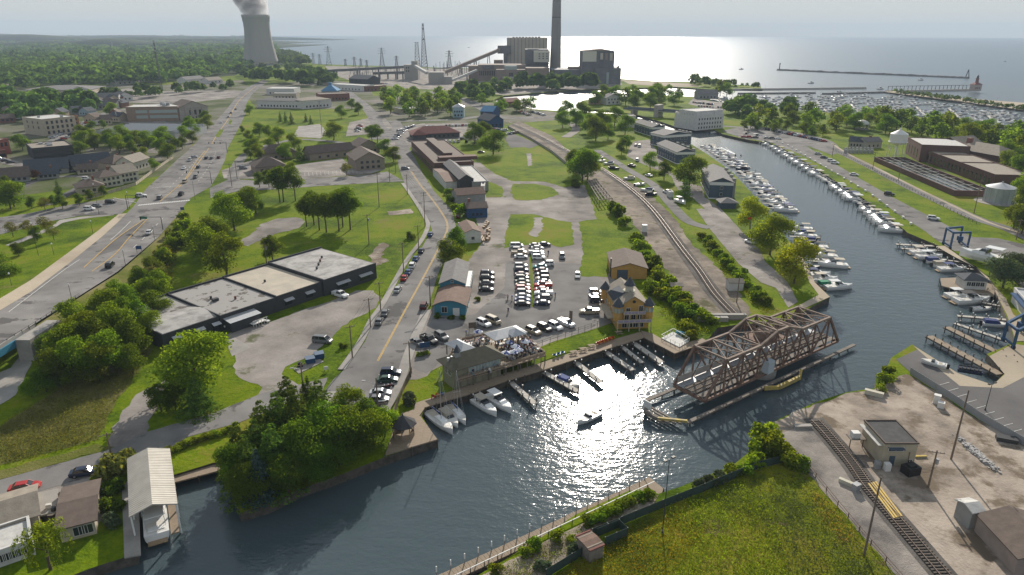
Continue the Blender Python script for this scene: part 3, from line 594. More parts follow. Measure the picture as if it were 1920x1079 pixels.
# ---- paints and common stuff
M_glass = mat('window_glass', (0.025, 0.032, 0.04), 0.08, spec=0.6)
M_carglass = mat('car_glass', (0.012, 0.015, 0.02), 0.05, spec=0.7)
M_tyre = mat('tyre_rubber', (0.02, 0.02, 0.02), 0.8)
M_rim = mat('alloy_rim', (0.45, 0.45, 0.46), 0.3, metal=0.8)
M_hl = mat('headlight_lens', (0.75, 0.76, 0.78), 0.1, spec=0.6); M_tl = mat('taillight_lens', (0.35, 0.02, 0.02), 0.2)
M_black = mat('black_trim', (0.02, 0.02, 0.021), 0.6)
def paint(name, c): 
    m = mat('paint_' + name, c, 0.3, spec=0.3); m.node_tree.nodes['Principled BSDF'].inputs['Coat Weight'].default_value = 0.25; return m
PAINT = {k: paint(k, c) for k, c in {'white': (0.72, 0.72, 0.71), 'silver': (0.42, 0.43, 0.44), 'grey': (0.16, 0.165, 0.17), 'black': (0.018, 0.018, 0.02), 'red': (0.38, 0.022, 0.02), 'blue': (0.03, 0.075, 0.20), 'navy': (0.015, 0.025, 0.06), 'maroon': (0.10, 0.012, 0.015), 'tan': (0.36, 0.30, 0.21), 'green': (0.03, 0.07, 0.05), 'teal': (0.05, 0.25, 0.28)}.items()}
# ---- cars
def loft(mb, st, m=0, cap=True):
    """st: list of rings (equal length lists of points)"""
    n = len(st[0]); vs = [p for r in st for p in r]
    fs = [(k * n + i, k * n + (i + 1) % n, (k + 1) * n + (i + 1) % n, (k + 1) * n + i) for k in range(len(st) - 1) for i in range(n)]
    if cap: fs += [tuple(range(n - 1, -1, -1)), tuple(range((len(st) - 1) * n, len(st) * n))]
    mb.add(vs, fs, m)
CARS = {}
def car_meshes(kind, L, Wd, H, belt, hood, cab, bed=None):
    """belt: shoulder height; hood: (hood height front, at windscreen, tail); cab: (x rear bottom, x rear top, x front top, x front bottom)"""
    w = Wd / 2; xb, xf = -L / 2, L / 2; b = MB(); st = []
    prof = [(xb, .45, hood[2] - .12, .86), (xb + .12, .28, hood[2], .96), (xb + .8, .22, hood[2] + .02, 1), (cab[0] + .1, .22, belt, 1), (0, .22, belt, 1), (cab[3], .22, belt - .02, 1), (cab[3] + .3, .22, hood[1], 1), (xf - .45, .25, hood[0], .96), (xf - .1, .3, hood[0] - .14, .88), (xf, .42, hood[0] - .3, .78)]
    for x, z0, z1, k in prof:
        ww = w * k; st.append([(x, -ww * .96, z0), (x, ww * .96, z0), (x, ww, z0 + (z1 - z0) * .45), (x, ww * .93, z1 - .03), (x, ww * .8, z1), (x, -ww * .8, z1), (x, -ww * .93, z1 - .03), (x, -ww, z0 + (z1 - z0) * .45)])
    loft(b, st)
    rw = w * .74; c = cab                     # roof slab and pillars
    b.add([(c[1] - .05, -rw, H - .07), (c[2] + .05, -rw, H - .07), (c[2] + .05, rw, H - .07), (c[1] - .05, rw, H - .07), (c[1] + .12, -rw * .85, H), (c[2] - .15, -rw * .85, H), (c[2] - .15, rw * .85, H), (c[1] + .12, rw * .85, H)],
          [(3, 2, 1, 0), (4, 5, 6, 7), (0, 1, 5, 4), (1, 2, 6, 5), (2, 3, 7, 6), (3, 0, 4, 7)])
    for s in (-1, 1):
        for xa, xt in ((c[0], c[1]), (c[3], c[2]), ((c[0] + c[3]) / 2 - .1, (c[1] + c[2]) / 2)):
            b.beam((xa, s * w * .9, belt - .04), (xt, s * rw, H - .05), .09, .07)
    if bed:
        b.b2(bed[0], -w * .78, belt - .01, bed[1], w * .78, belt + .012)
        for s in (-1, 1): b.b2(bed[0], s * w * .80, belt, bed[1], s * w * .95, belt + .2)
        b.b2(bed[0], -w * .9, belt, bed[0] + .12, w * .9, belt + .2)
    body = b.mesh('body')
    g = MB(); k = .93
    g.add([(c[0], -w * k, belt - .02), (c[3], -w * k, belt - .02), (c[3], w * k, belt - .02), (c[0], w * k, belt - .02), (c[1], -rw * .985, H - .06), (c[2], -rw * .985, H - .06), (c[2], rw * .985, H - .06), (c[1], rw * .985, H - .06)],
          [(0, 1, 5, 4), (1, 2, 6, 5), (2, 3, 7, 6), (3, 0, 4, 7), (4, 5, 6, 7)])
    CARS[kind] = dict(L=L, W=Wd, body=body, glass=g.mesh('windows', M_carglass), xw=(xf - .95, xb + .95), z1=hood, xf=xf, xb=xb, w=w)
_wh = MB(); _wh.tube((0, -.11, 0), (0, .11, 0), .34, .34, 14); WHEEL = _wh.mesh('wheel', M_tyre)
_rm = MB(); _rm.tube((0, -.118, 0), (0, .118, 0), .21, .21, 10); RIM = _rm.mesh('rim', M_rim)
_lm = MB(); _lm.box((0, 0, 0), (.1, .34, .16)); HLM = _lm.mesh('headlight', M_hl); TLM = MB().box((0, 0, 0), (.1, .3, .18)).mesh('taillight', M_tl)
car_meshes('sedan', 4.75, 1.82, 1.45, .92, (.78, .90, .96), (-1.95, -1.2, .45, 1.15))
car_meshes('suv', 4.75, 1.92, 1.75, 1.05, (.95, 1.05, 1.02), (-2.25, -1.95, .4, 1.05))
car_meshes('van', 5.1, 1.98, 1.85, 1.08, (.85, 1.02, 1.04), (-2.42, -2.2, .95, 1.75))
car_meshes('pickup', 5.7, 1.98, 1.85, 1.10, (1.0, 1.1, 1.0), (-.75, -.6, .75, 1.3), bed=(-2.75, -.85))
def far_car_mesh(kind, pn):
    key = 'far_%s_%s' % (kind, pn)
    if key in bpy.data.meshes: return bpy.data.meshes[key]
    d = CARS[kind]; me = bpy.data.meshes.new(key); bm = bmesh.new(); bm.from_mesh(d['body']); n0 = len(bm.faces)
    bm.from_mesh(d['glass']); bm.faces.ensure_lookup_table()
    for f in bm.faces[n0:]: f.material_index = 1
    n1 = len(bm.faces); v0 = len(bm.verts)
    for x in d['xw']:
        for s in (-1, 1):
            bm.verts.ensure_lookup_table(); k = len(bm.verts); bm.from_mesh(WHEEL); bm.verts.ensure_lookup_table()
            for v in bm.verts[k:]: v.co += Vector((x, s * (d['w'] - .1), .34))
    bm.faces.ensure_lookup_table()
    for f in bm.faces[n1:]: f.material_index = 2
    bm.to_mesh(me); bm.free(); me.materials.append(PAINT[pn]); me.materials.append(M_carglass); me.materials.append(M_tyre); return me
KINDNAME = {'sedan': 'parked_car', 'suv': 'parked_car', 'van': 'parked_van', 'pickup': 'pickup_truck'}
WORD = {'sedan': 'sedan', 'suv': 'SUV', 'van': 'van', 'pickup': 'pickup truck'}
CATW = {'sedan': 'car', 'suv': 'car', 'van': 'van', 'pickup': 'pickup truck'}
def car(kind, pn, loc, rz, label, group=None, detail=True, name=None):
    d = CARS[kind]; nm = name or KINDNAME[kind]
    if not detail:
        o = put(nm, far_car_mesh(kind, pn), None, loc, rz); return tag(o, label, CATW[kind], group)
    t = thing(nm, label, CATW[kind], loc, rz, group)
    bme = 'body_%s_%s' % (kind, pn)
    if bme not in bpy.data.meshes: m2 = d['body'].copy(); m2.name = bme; m2.materials.clear(); m2.materials.append(PAINT[pn])
    put('body', bpy.data.meshes[bme], t); put('windows', d['glass'], t)
    for x in d['xw']:
        for s in (-1, 1): wv = put('wheel', WHEEL, t, (x, s * (d['w'] - .1), .34)); put('rim', RIM, wv)
    for s in (-1, 1):
        put('headlight', HLM, t, (d['xf'] - .13, s * d['w'] * .62, d['z1'][0] - .24)); put('taillight', TLM, t, (d['xb'] + .06, s * d['w'] * .68, d['z1'][2] - .22))
    return t
def heading(a, b, z=Z0):
    d = G(*b) - G(*a) if not isinstance(a, Vector) else b - a
    return math.atan2(d.y, d.x)
# ---- boats
M_gel = mat('white_gelcoat', (0.74, 0.74, 0.72), 0.25, spec=0.5); M_deck = mat('boat_deck', (0.62, 0.60, 0.55), 0.6); M_bluecanvas = mat('blue_canvas', (0.03, 0.05, 0.16), 0.8, rand=.3); M_tancanvas = mat('tan_canvas', (0.42, 0.38, 0.31), 0.85, rand=.2); M_blackc = mat('black_canvas', (0.03, 0.03, 0.033), .8); M_greenc = mat('green_canvas', (0.02, 0.22, 0.12), .8); M_redc = mat('red_canvas', (0.45, 0.03, 0.03), .8)
M_stripe = mat('hull_dark', (0.02, 0.03, 0.06), 0.25, spec=.5); M_alu = mat('aluminium', (0.55, 0.56, 0.57), 0.35, metal=.8); M_ob = mat('outboard_cowl', (0.03, 0.03, 0.035), .3); M_teak = mat('teak', (0.28, 0.19, 0.11), .7, (0.36, .26, .16), 3)
def hull_mesh(L, B, F, mt, name='hull', bow=.42):
    mb = MB(); st = []
    for t in (0, .25, .5, .7, .85, .95, 1.0):
        w = B / 2 * (1 if t < .5 else max(.02, 1 - ((t - .5) / .5) ** 2.2)); x = -L / 2 + L * t; sh = F + (.35 * F) * max(0, t - .3); k = .72 if t < .8 else .5
        st.append([(x, -w * k * (1 - t * .3), -.25), (x, w * k * (1 - t * .3), -.25), (x, w * .94, sh * .45), (x, w, sh), (x, w * .93, sh), (x, -w * .93, sh), (x, -w, sh), (x, -w * .94, sh * .45)])
    loft(mb, st); return mb.mesh(name, mt)
def deck_strip(L, B, F, x0, x1, mt, name='deck', dz=.03, k=.86):
    mb = MB(); rows = []
    for i in range(9):
        t = x0 + (x1 - x0) * i / 8; w = B / 2 * (1 if t < .5 else max(.02, 1 - ((t - .5) / .5) ** 2.2)) * k; x = -L / 2 + L * t; sh = F + (.35 * F) * max(0, t - .3) + dz
        rows.append([(x, -w, sh - .12), (x, w, sh - .12), (x, w, sh), (x, w * .6, sh + .06), (x, -w * .6, sh + .06), (x, -w, sh)])
    loft(mb, rows); return mb.mesh(name, mt)
BOATS = {}
def boat_kind(k, parts, name, cat='boat'): BOATS[k] = (parts, name, cat)
def tophat(x0, x1, w, z0, z1, mt, name, slope=.35, n=1):
    mb = MB(); h = z1 - z0
    mb.add([(x0, -w, z0), (x1, -w * .9, z0), (x1, w * .9, z0), (x0, w, z0), (x0 + h * slope * .3, -w * .85, z1), (x1 - h * slope * 2.2, -w * .75, z1), (x1 - h * slope * 2.2, w * .75, z1), (x0 + h * slope * .3, w * .85, z1)], [(3, 2, 1, 0), (4, 5, 6, 7), (0, 1, 5, 4), (1, 2, 6, 5), (2, 3, 7, 6), (3, 0, 4, 7)])
    return mb.mesh(name, mt)
def seats(L, B, F): 
    mb = MB(); mb.b2(-L * .42, -B * .34, F - .25, -L * .33, B * .34, F + .12); mb.b2(-L * .1, -B * .3, F - .2, -L * .03, -B * .08, F + .35); mb.b2(-L * .1, B * .08, F - .2, -L * .03, B * .3, F + .35)
    return mb.mesh('seats', M_gel)
def cockpit(L, B, F, mt=None): return MB().b2(-L * .46, -B * .40, F - .02, L * .02, B * .40, F + .015).mesh('cockpit', mt or M_tancanvas)
def outboard(L, F): return MB().b2(-L / 2 - .75, -.22, -.2, -L / 2 - .05, .22, F * .5).b2(-L / 2 - .8, -.28, F * .5, -L / 2 - .1, .28, F * .5 + .75).mesh('outboard', M_ob)
def rails(L, B, F):
    mb = MB(); pr = None
    for s in (-1, 1):
        pr = None
        for t in (.55, .7, .84, .97):
            w = B / 2 * max(.05, 1 - ((t - .5) / .5) ** 2.2) * .92 * s; z = F + .35 * F * (t - .3); p = Vector((-L / 2 + L * t, w, z + .55)); mb.tube((p.x, p.y, z), p, .025, .025, 4)
            if pr: mb.tube(pr, p, .025, .025, 4)
            pr = p
    return mb.mesh('bow_rail', M_alu)
for kk, L_, B_, F_, cv, hm in (('r1', 6.6, 2.4, .85, None, M_gel), ('r2', 6.8, 2.5, .9, M_bluecanvas, M_gel), ('r3', 6.4, 2.4, .85, M_blackc, M_stripe), ('r4', 6.6, 2.4, .85, M_tancanvas, M_gel), ('r5', 6.6, 2.5, .9, M_redc, M_gel), ('r6', 6.8, 2.5, .9, M_greenc, M_gel)):
    ps = [('hull', hull_mesh(L_, B_, F_, hm)), ('deck', deck_strip(L_, B_, F_, .48, .98, M_deck)), ('windshield', tophat(-.2, .9, B_ * .38, F_, F_ + .6, M_glass, 'windshield')), ('outboard', outboard(L_, F_))]
    if cv: ps.append(('canvas_cover', tophat(-L_ * .47, .5, B_ * .45, F_ + .02, F_ + .95, cv, 'canvas_cover', .3)))
    else: ps += [('cockpit', cockpit(L_, B_, F_)), ('seats', seats(L_, B_, F_))]
    boat_kind(kk, ps, 'motorboat')
for kk, cv in (('c1', M_tancanvas), ('c2', M_bluecanvas), ('c3', M_gel), ('c4', M_blackc)):
    L_, B_, F_ = 9.6, 3.1, 1.3
    fr = MB()
    for s in (-1, 1):
        for x in (-3.2, -.6): fr.tube((x, s * 1.25, F_), (x, s * 1.1, F_ + 1.75), .035, .035, 5)
    boat_kind(kk, [('hull', hull_mesh(L_, B_, F_, M_gel)), ('deck', deck_strip(L_, B_, F_, .42, .985, M_gel, dz=.05)), ('cabin', tophat(-.6, 2.9, 1.2, F_, F_ + .75, M_gel, 'cabin', .8)), ('windshield', tophat(-.9, 1.2, 1.1, F_ + .5, F_ + 1.25, M_glass, 'windshield', .5)), ('cockpit', cockpit(L_, B_, F_, M_deck)), ('seats', seats(L_, B_, F_)),
        ('hardtop' if cv is M_gel else 'canvas_top', MB().b2(-3.5, -1.2, F_ + 1.72, -.2, 1.2, F_ + 1.82).mesh('top', cv)), ('top_frame', fr.mesh('top_frame', M_alu)), ('bow_rail', rails(L_, B_, F_)), ('swim_platform', MB().b2(-L_ / 2 - .9, -1.2, .2, -L_ / 2 + .05, 1.2, .32).mesh('swim_platform', M_teak))], 'cabin_cruiser')
L_, B_, F_ = 9.5, 2.9, 1.0
_mst = MB(); _mst.tube((.4, 0, 1), (.4, 0, 12.5), .09, .06, 6); _mst.tube((.4, -1.1, 7), (.4, 1.1, 7), .03, .03, 4); _bm = MB(); _bm.tube((.3, 0, 2.2), (-3.6, 0, 2.3), .1, .09, 6)
_sty = MB()
for a in ((4.6, 0, 1.2), (-4.6, 0, 1.1), (.4, 1.3, 1), (.4, -1.3, 1)): _sty.tube((.4, 0, 12.4), a, .018, .018, 3, 0, False)
_furl = MB(); _furl.tube((.2, 0, 2.45), (-3.5, 0, 2.5), .2, .12, 7)
boat_kind('s1', [('hull', hull_mesh(L_, B_, F_, M_gel)), ('deck', deck_strip(L_, B_, F_, .02, .99, M_deck, k=.9)), ('cabin', tophat(-1.2, 2.2, .85, F_, F_ + .55, M_gel, 'cabin', .5)), ('cockpit', MB().b2(-4.2, -.8, F_ + .1, -1.5, .8, F_ + .13).mesh('cockpit', M_tancanvas)), ('mast', _mst.mesh('mast', M_alu)), ('boom', _bm.mesh('boom', M_alu)), ('furled_sail', _furl.mesh('furled_sail', M_bluecanvas)), ('rigging', _sty.mesh('rigging', M_alu)), ('bow_rail', rails(L_, B_, F_))], 'sailboat')
boat_kind('w1', [('hull', hull_mesh(2.9, 1.1, .45, M_stripe)), ('seat', MB().b2(-1.1, -.25, .45, .2, .25, .75).mesh('seat', M_blackc)), ('handlebar', MB().b2(.25, -.4, .75, .4, .4, .95).mesh('handlebar', M_ob))], 'jet_ski', 'jet ski')
def boat(k, loc, rz, label, group=None, sc=1.0, parts=True):
    ps, nm, cat = BOATS[k]
    if parts:
        t = thing(nm, label, cat, loc, rz, group); t.scale = (sc, sc, sc)
        for n_, me in ps: put(n_, me, t)
        return t
    key = 'far_boat_' + k
    if key not in bpy.data.meshes:
        me = bpy.data.meshes.new(key); bm = bmesh.new(); mats = []
        for n_, pm in ps:
            f0 = len(bm.faces); bm.from_mesh(pm); bm.faces.ensure_lookup_table()
            mt_ = pm.materials[0]
            if mt_ not in mats: mats.append(mt_)
            for f in bm.faces[f0:]: f.material_index = mats.index(mt_)
        bm.to_mesh(me); bm.free()
        for q in mats: me.materials.append(q)
    o = put(nm, bpy.data.meshes[key], None, loc, rz, sc); return tag(o, label, cat, group)
# ---- people
def person_mesh(seed, sit=False, walk=False):
    """one continuous skinned figure of a person"""
    rg = random.Random(seed); me = bpy.data.meshes.new('person_skeleton')
    hip = .52 if sit else .95
    V = [(0, 0, hip), (0, 0, hip + .28), (0, 0, hip + .50), (0, .02, hip + .62), (0, .03, hip + .74)]; Rr = [.15, .14, .17, .06, .105]; E = [(0, 1), (1, 2), (2, 3), (3, 4)]
    for s in (-1, 1):
        b = len(V); sw = .22 * s if walk else 0
        if sit: V += [(s * .1, .02, hip - .02), (s * .12, .42, hip - .02), (s * .12, .44, .08), (s * .12, .58, .05)]
        else: V += [(s * .09, 0, hip - .08), (s * .1, sw * .6 + .03, .5), (s * .1, sw, .09), (s * .1, sw + .14, .05)]
        Rr += [.095, .075, .05, .045]; E += [(0, b), (b, b + 1), (b + 1, b + 2), (b + 2, b + 3)]
        b = len(V); fw = rg.uniform(.05, .3) if sit else -sw * .8
        V += [(s * .21, 0, hip + .47), (s * .26, fw * .4, hip + .2), (s * .24, fw + .08, hip + .03 + (.12 if sit else -.05))]; Rr += [.065, .048, .04]; E += [(2, b), (b, b + 1), (b + 1, b + 2)]
    me.from_pydata(V, E, []); o = bpy.data.objects.new('person_skeleton', me); col.objects.link(o)
    sk = o.modifiers.new('skin', 'SKIN')
    for i, r in enumerate(Rr): me.skin_vertices[0].data[i].radius = (r, r * .8 if i in (0, 1, 2) else r)
    me.skin_vertices[0].data[0].use_root = True
    dg = bpy.context.evaluated_depsgraph_get(); ev = o.evaluated_get(dg); m2 = bpy.data.meshes.new_from_object(ev); m2.name = 'person'
    bpy.data.objects.remove(o)
    m2.materials.clear()
    for q in (M_shirt, M_trouser, M_skin, M_hair): m2.materials.append(q)
    for p in m2.polygons:
        c = p.center
        p.material_index = 3 if c.z > hip + .77 else (2 if c.z > hip + .58 or abs(c.x) > .235 and c.z < hip + .2 and c.z > .3 else (0 if c.z > hip + .02 else 1)); p.use_smooth = True
    return m2
def cloth_mat(name, cols):
    m = bpy.data.materials.new(name); m.use_nodes = True; nt = m.node_tree; b = nt.nodes['Principled BSDF']; b.inputs['Roughness'].default_value = .9
    oi = nt.nodes.new('ShaderNodeObjectInfo'); r = nt.nodes.new('ShaderNodeValToRGB'); r.color_ramp.interpolation = 'CONSTANT'; e = r.color_ramp.elements
    while len(e) < len(cols): e.new(.5)
    for i, c in enumerate(cols): e[i].position = i / len(cols); e[i].color = (*c, 1)
    nt.links.new(oi.outputs['Random'], r.inputs[0]); nt.links.new(r.outputs[0], b.inputs['Base Color']); return m
M_shirt = cloth_mat('shirt_cloth', [(.6, .6, .6), (.05, .05, .06), (.35, .08, .08), (.12, .2, .4), (.45, .42, .35), (.03, .04, .1), (.2, .3, .35), (.55, .35, .4), (.7, .7, .66), (.1, .1, .11)])
M_trouser = cloth_mat('trouser_cloth', [(.05, .07, .13), (.3, .27, .2), (.03, .03, .035), (.12, .13, .15), (.4, .4, .38)])
M_skin = mat('skin', (.42, .24, .17), .6); M_hair = cloth_mat('hair', [(.03, .02, .015), (.1, .06, .03), (.25, .18, .1), (.3, .3, .29)])
PEOPLE = {'stand': [person_mesh(1), person_mesh(2)], 'walk': [person_mesh(3, walk=True)], 'sit': [person_mesh(4, True), person_mesh(5, True)]}
def person(pose, loc, rz, label, group=None):
    return tag(put('person', rnd.choice(PEOPLE[pose]), None, loc, rz, rnd.uniform(.95, 1.05)), label, 'person', group)
# ---- poles
M_wood = mat('weathered_pole_wood', (.14, .105, .08), .9, (.22, .17, .13), 3, stretch=(3, 3, .3)); M_steel = mat('galvanised_steel', (.36, .37, .38), .5, (.28, .29, .30), 2, metal=.3); M_dsteel = mat('dark_steel', (.05, .05, .052), .5)
def utility_pole(loc, h, label, group=None, arms=1, rz=0.0, transformer=False, lean=0.0, lamp=0):
    t = thing('utility_pole', label, 'utility pole', loc, rz, group); t.rotation_euler = (0, lean, rz)
    MB().tube((0, 0, -.3), (0, 0, h), .19, .12, 8).build('mast', M_wood, t)
    for i in range(arms):
        z = h - .5 - i * 1.1; MB().box((0, .14, z), (2.6, .1, .13)).build('crossarm', M_wood, t)
        mb = MB()
        for x in (-1.15, -.6, .6, 1.15): mb.tube((x, .14, z + .06), (x, .14, z + .28), .05, .04, 5)
        mb.build('insulators', M_steel, t)
    if transformer: MB().tube((.4, 0, h - 2.6), (.4, 0, h - 1.6), .26, .26, 10).build('transformer', M_steel, t)
    if lamp:
        MB().tube((0, 0, h - 1.5), (lamp, 0, h - .6), .04, .04, 5).build('lamp_arm', M_steel, t); MB().box((lamp + math.copysign(.3, lamp), 0, h - .62), (.75, .28, .14)).build('lamp_head', M_steel, t)
    return t
def lamp_post(loc, h, label, group=None, rz=0.0, kind='acorn'):
    t = thing('lamp_post', label, 'lamp post', loc, rz, group)
    MB().tube((0, 0, 0), (0, 0, .5), .2, .13, 8).build('base', M_dsteel, t); MB().tube((0, 0, .5), (0, 0, h), .08, .055, 7).build('post', M_dsteel, t)
    if kind == 'acorn': MB().lathe([(.1, 0), (.24, .12), (.24, .4), (.1, .58), (.02, .72)], (0, 0, h), 8).build('lantern', M_gel, t)
    else:
        for s in (-1, 1): MB().beam((0, 0, h), (s * .7, 0, h + .1), .06).build('arm', M_dsteel, t); MB().box((s * .85, 0, h + .1), (.6, .4, .22)).build('lamp_head', M_dsteel, t)
    return t
def wires(a, b, n, label, sag=.8, spread=1.1):
    mb = MB(); a, b = Vector(a), Vector(b); d = (b - a); d.z = 0; d.normalize(); sd = Vector((d.y, -d.x, 0))
    for i in range(n):
        o = sd * ((i - (n - 1) / 2) * spread * 2 / max(1, n - 1) if n > 1 else 0); pr = None
        for k in range(11):
            t = k / 10; p = a.lerp(b, t) + o - Vector((0, 0, sag * 4 * t * (1 - t)))
            if pr is not None: mb.tube(pr, p, .022, .022, 3, 0, False)
            pr = p
    return tag(mb.build('power_line', mat('wire', (.03, .03, .032), 1.0, spec=0.0)), label, 'cable')
# ================================================================ buildings
def FB(A, B, D, z=Z0):
    a, b = G(*A), G(*B); return (a, math.atan2(b.y - a.y, b.x - a.x), (b - a).length, D)
def FR(P0, P1, P2, h):
    a, b, c = (G(p[0], p[1], Z0 + h) for p in (P0, P1, P2)); d = (b - a).normalized(); n = Vector((-d.y, d.x, 0))
    return (Vector((a.x, a.y, Z0)), math.atan2(d.y, d.x), (b - a).length, max(1.0, (c - a).dot(n)))
def FS(A, Dp, w):
    a, d = G(*A), G(*Dp); v = (d - a); return (a, math.atan2(v.y, v.x) - math.pi / 2, w, v.length)
def PY(x, y, Y):
    d = _fwd * FOC + _rt * (x - 960.0) + _up * (539.5 - y); t = Y / d.y; return Vector((d.x * t, Y, CAMZ + d.z * t))
M_pale = mat('pale_window', (0.30, 0.36, 0.35), 0.25, spec=.5); M_frame = mat('window_frame', (0.55, 0.54, 0.51), .6); M_door = mat('door_paint', (0.12, 0.10, 0.09), .6)
def wall(name, c, k=.82, sc=.6): return mat('wall_' + name, c, .9, tuple(x * k for x in c), sc, detail=5)
def roofm(name, c, k=.75, sc=.8): return mat('roof_' + name, c, .9, tuple(x * k for x in c), sc, detail=5, bump=.15)
W_tan = wall('tan', (.40, .33, .24)); W_brick = wall('brick', (.22, .10, .075)); W_dbrick = wall('dark_brick', (.15, .085, .07)); W_white = wall('white', (.62, .61, .58)); W_grey = wall('grey', (.30, .30, .29)); W_dark = wall('charcoal', (.055, .058, .064)); W_beige = wall('beige', (.46, .40, .31)); W_blue = wall('blue', (.06, .22, .30)); W_slate = wall('slate_blue', (.075, .105, .14)); W_yel = wall('ochre', (.48, .29, .085)); W_cream = wall('cream', (.56, .53, .43)); W_stone = wall('limestone', (.38, .35, .31)); W_ltblue = wall('light_blue', (.33, .46, .52)); W_dblue = wall('deep_blue', (.03, .08, .18)); W_green = wall('sage', (.26, .25, .17)); W_orange = wall('orange', (.36, .17, .08)); W_conc = wall('concrete', (.36, .34, .31))
R_grey = roofm('grey', (.20, .19, .185)); R_brown = roofm('brown', (.15, .115, .095)); R_dark = roofm('dark', (.06, .06, .065)); R_white = roofm('white', (.55, .54, .51)); R_tan = roofm('tan', (.30, .26, .21)); R_metal = mat('roof_metal', (.50, .51, .52), .45, (.40, .41, .42), 1.0, metal=.25, stretch=(6, .5, 1)); R_rust = roofm('rust', (.20, .13, .10)); R_blue = roofm('blue', (.10, .25, .42)); R_slate = roofm('slate', (.075, .085, .10)); R_green = roofm('moss', (.13, .12, .085)); R_red = roofm('red', (.24, .10, .085))
WINM = {}
def win_mesh(w, h, mt):
    k = ('w', round(w, 2), round(h, 2), mt.name)
    if k not in WINM: WINM[k] = MB().b2(-w / 2, -.06, 0, w / 2, .02, h).mesh('window', mt)
    return WINM[k]
def frame_mesh(w, h, mt):
    k = ('f', round(w, 2), round(h, 2), mt.name)
    if k not in WINM:
        mb = MB(); t = .09
        for x0, x1, z0, z1 in ((-w / 2 - t, -w / 2, -t, h + t), (w / 2, w / 2 + t, -t, h + t), (-w / 2, w / 2, -t, 0), (-w / 2, w / 2, h, h + t), (-.03, .03, 0, h)): mb.b2(x0, -.11, z0, x1, .02, z1)
        WINM[k] = mb.mesh('frame', mt)
    return WINM[k]
def face_pos(face, u, L, D):
    return {'f': ((u * L, 0), 0), 'b': ((L - u * L, D), math.pi), 'l': ((0, D - u * D), -math.pi / 2), 'r': ((L, u * D), math.pi / 2)}[face]
def windows(t, L, D, spec, near=False, gm=None, z0=0.0, x0=0.0, y0=0.0):
    """spec rows: (face, from, to, count, sill, width, height)"""
    for s in spec:
        face, a, b, n, z, w, h = s[:7]; mt = s[7] if len(s) > 7 else (gm or M_glass)
        for i in range(n):
            u = a + (b - a) * ((i + .5) / n); (x, y), rz = face_pos(face, u, L, D)
            o = put('window', win_mesh(w, h, mt), t, (x + x0, y + y0, z + z0), rz)
            if near: put('frame', frame_mesh(w, h, M_frame), o)
def gable_roof(L, D, h, rh, ov, axis, th=.18):
    mb = MB(); e = h - ov * rh / ((D if axis == 'x' else L) / 2)
    if axis == 'x': P = [(-ov, -ov, e), (L + ov, -ov, e), (L + ov, D / 2, h + rh), (-ov, D / 2, h + rh), (-ov, D + ov, e), (L + ov, D + ov, e)]; fs = [(0, 1, 2, 3), (3, 2, 5, 4)]
    else: P = [(-ov, -ov, e), (-ov, D + ov, e), (L / 2, D + ov, h + rh), (L / 2, -ov, h + rh), (L + ov, -ov, e), (L + ov, D + ov, e)]; fs = [(0, 3, 2, 1), (3, 4, 5, 2)]
    P = [(p[0], p[1], p[2] + .02) for p in P]; Q = [(p[0], p[1], p[2] + th) for p in P]
    mb.add(P + Q, [tuple(reversed(f)) for f in fs] + [tuple(i + 6 for i in f) for f in fs])
    bd = ((0, 1), (1, 2), (2, 5), (5, 4), (4, 3), (3, 0)) if axis == 'x' else ((0, 3), (3, 4), (4, 5), (5, 2), (2, 1), (1, 0))
    mb.add(P + Q, [(a, b, b + 6, a + 6) for a, b in bd]); return mb
def hip_roof(L, D, h, rh, ov, x0=0, y0=0, ridge=None):
    mb = MB(); m = min(L, D) / 2
    if L >= D: r0, r1 = (m if ridge is None else ridge, D / 2), (L - (m if ridge is None else ridge), D / 2)
    else: r0, r1 = (L / 2, m if ridge is None else ridge), (L / 2, D - (m if ridge is None else ridge))
    P = [(-ov, -ov, h), (L + ov, -ov, h), (L + ov, D + ov, h), (-ov, D + ov, h), (-ov, -ov, h + .15), (L + ov, -ov, h + .15), (L + ov, D + ov, h + .15), (-ov, D + ov, h + .15), (*r0, h + rh), (*r1, h + rh)]
    P = [(p[0] + x0, p[1] + y0, p[2] + .01) for p in P]
    fs = [(3, 2, 1, 0), (0, 1, 5, 4), (1, 2, 6, 5), (2, 3, 7, 6), (3, 0, 4, 7)]
    fs += [(4, 5, 9, 8), (5, 6, 9), (6, 7, 8, 9), (7, 4, 8)] if L >= D else [(4, 5, 8), (5, 6, 9, 8), (6, 7, 9), (7, 4, 8, 9)]
    mb.add(P, fs); return mb
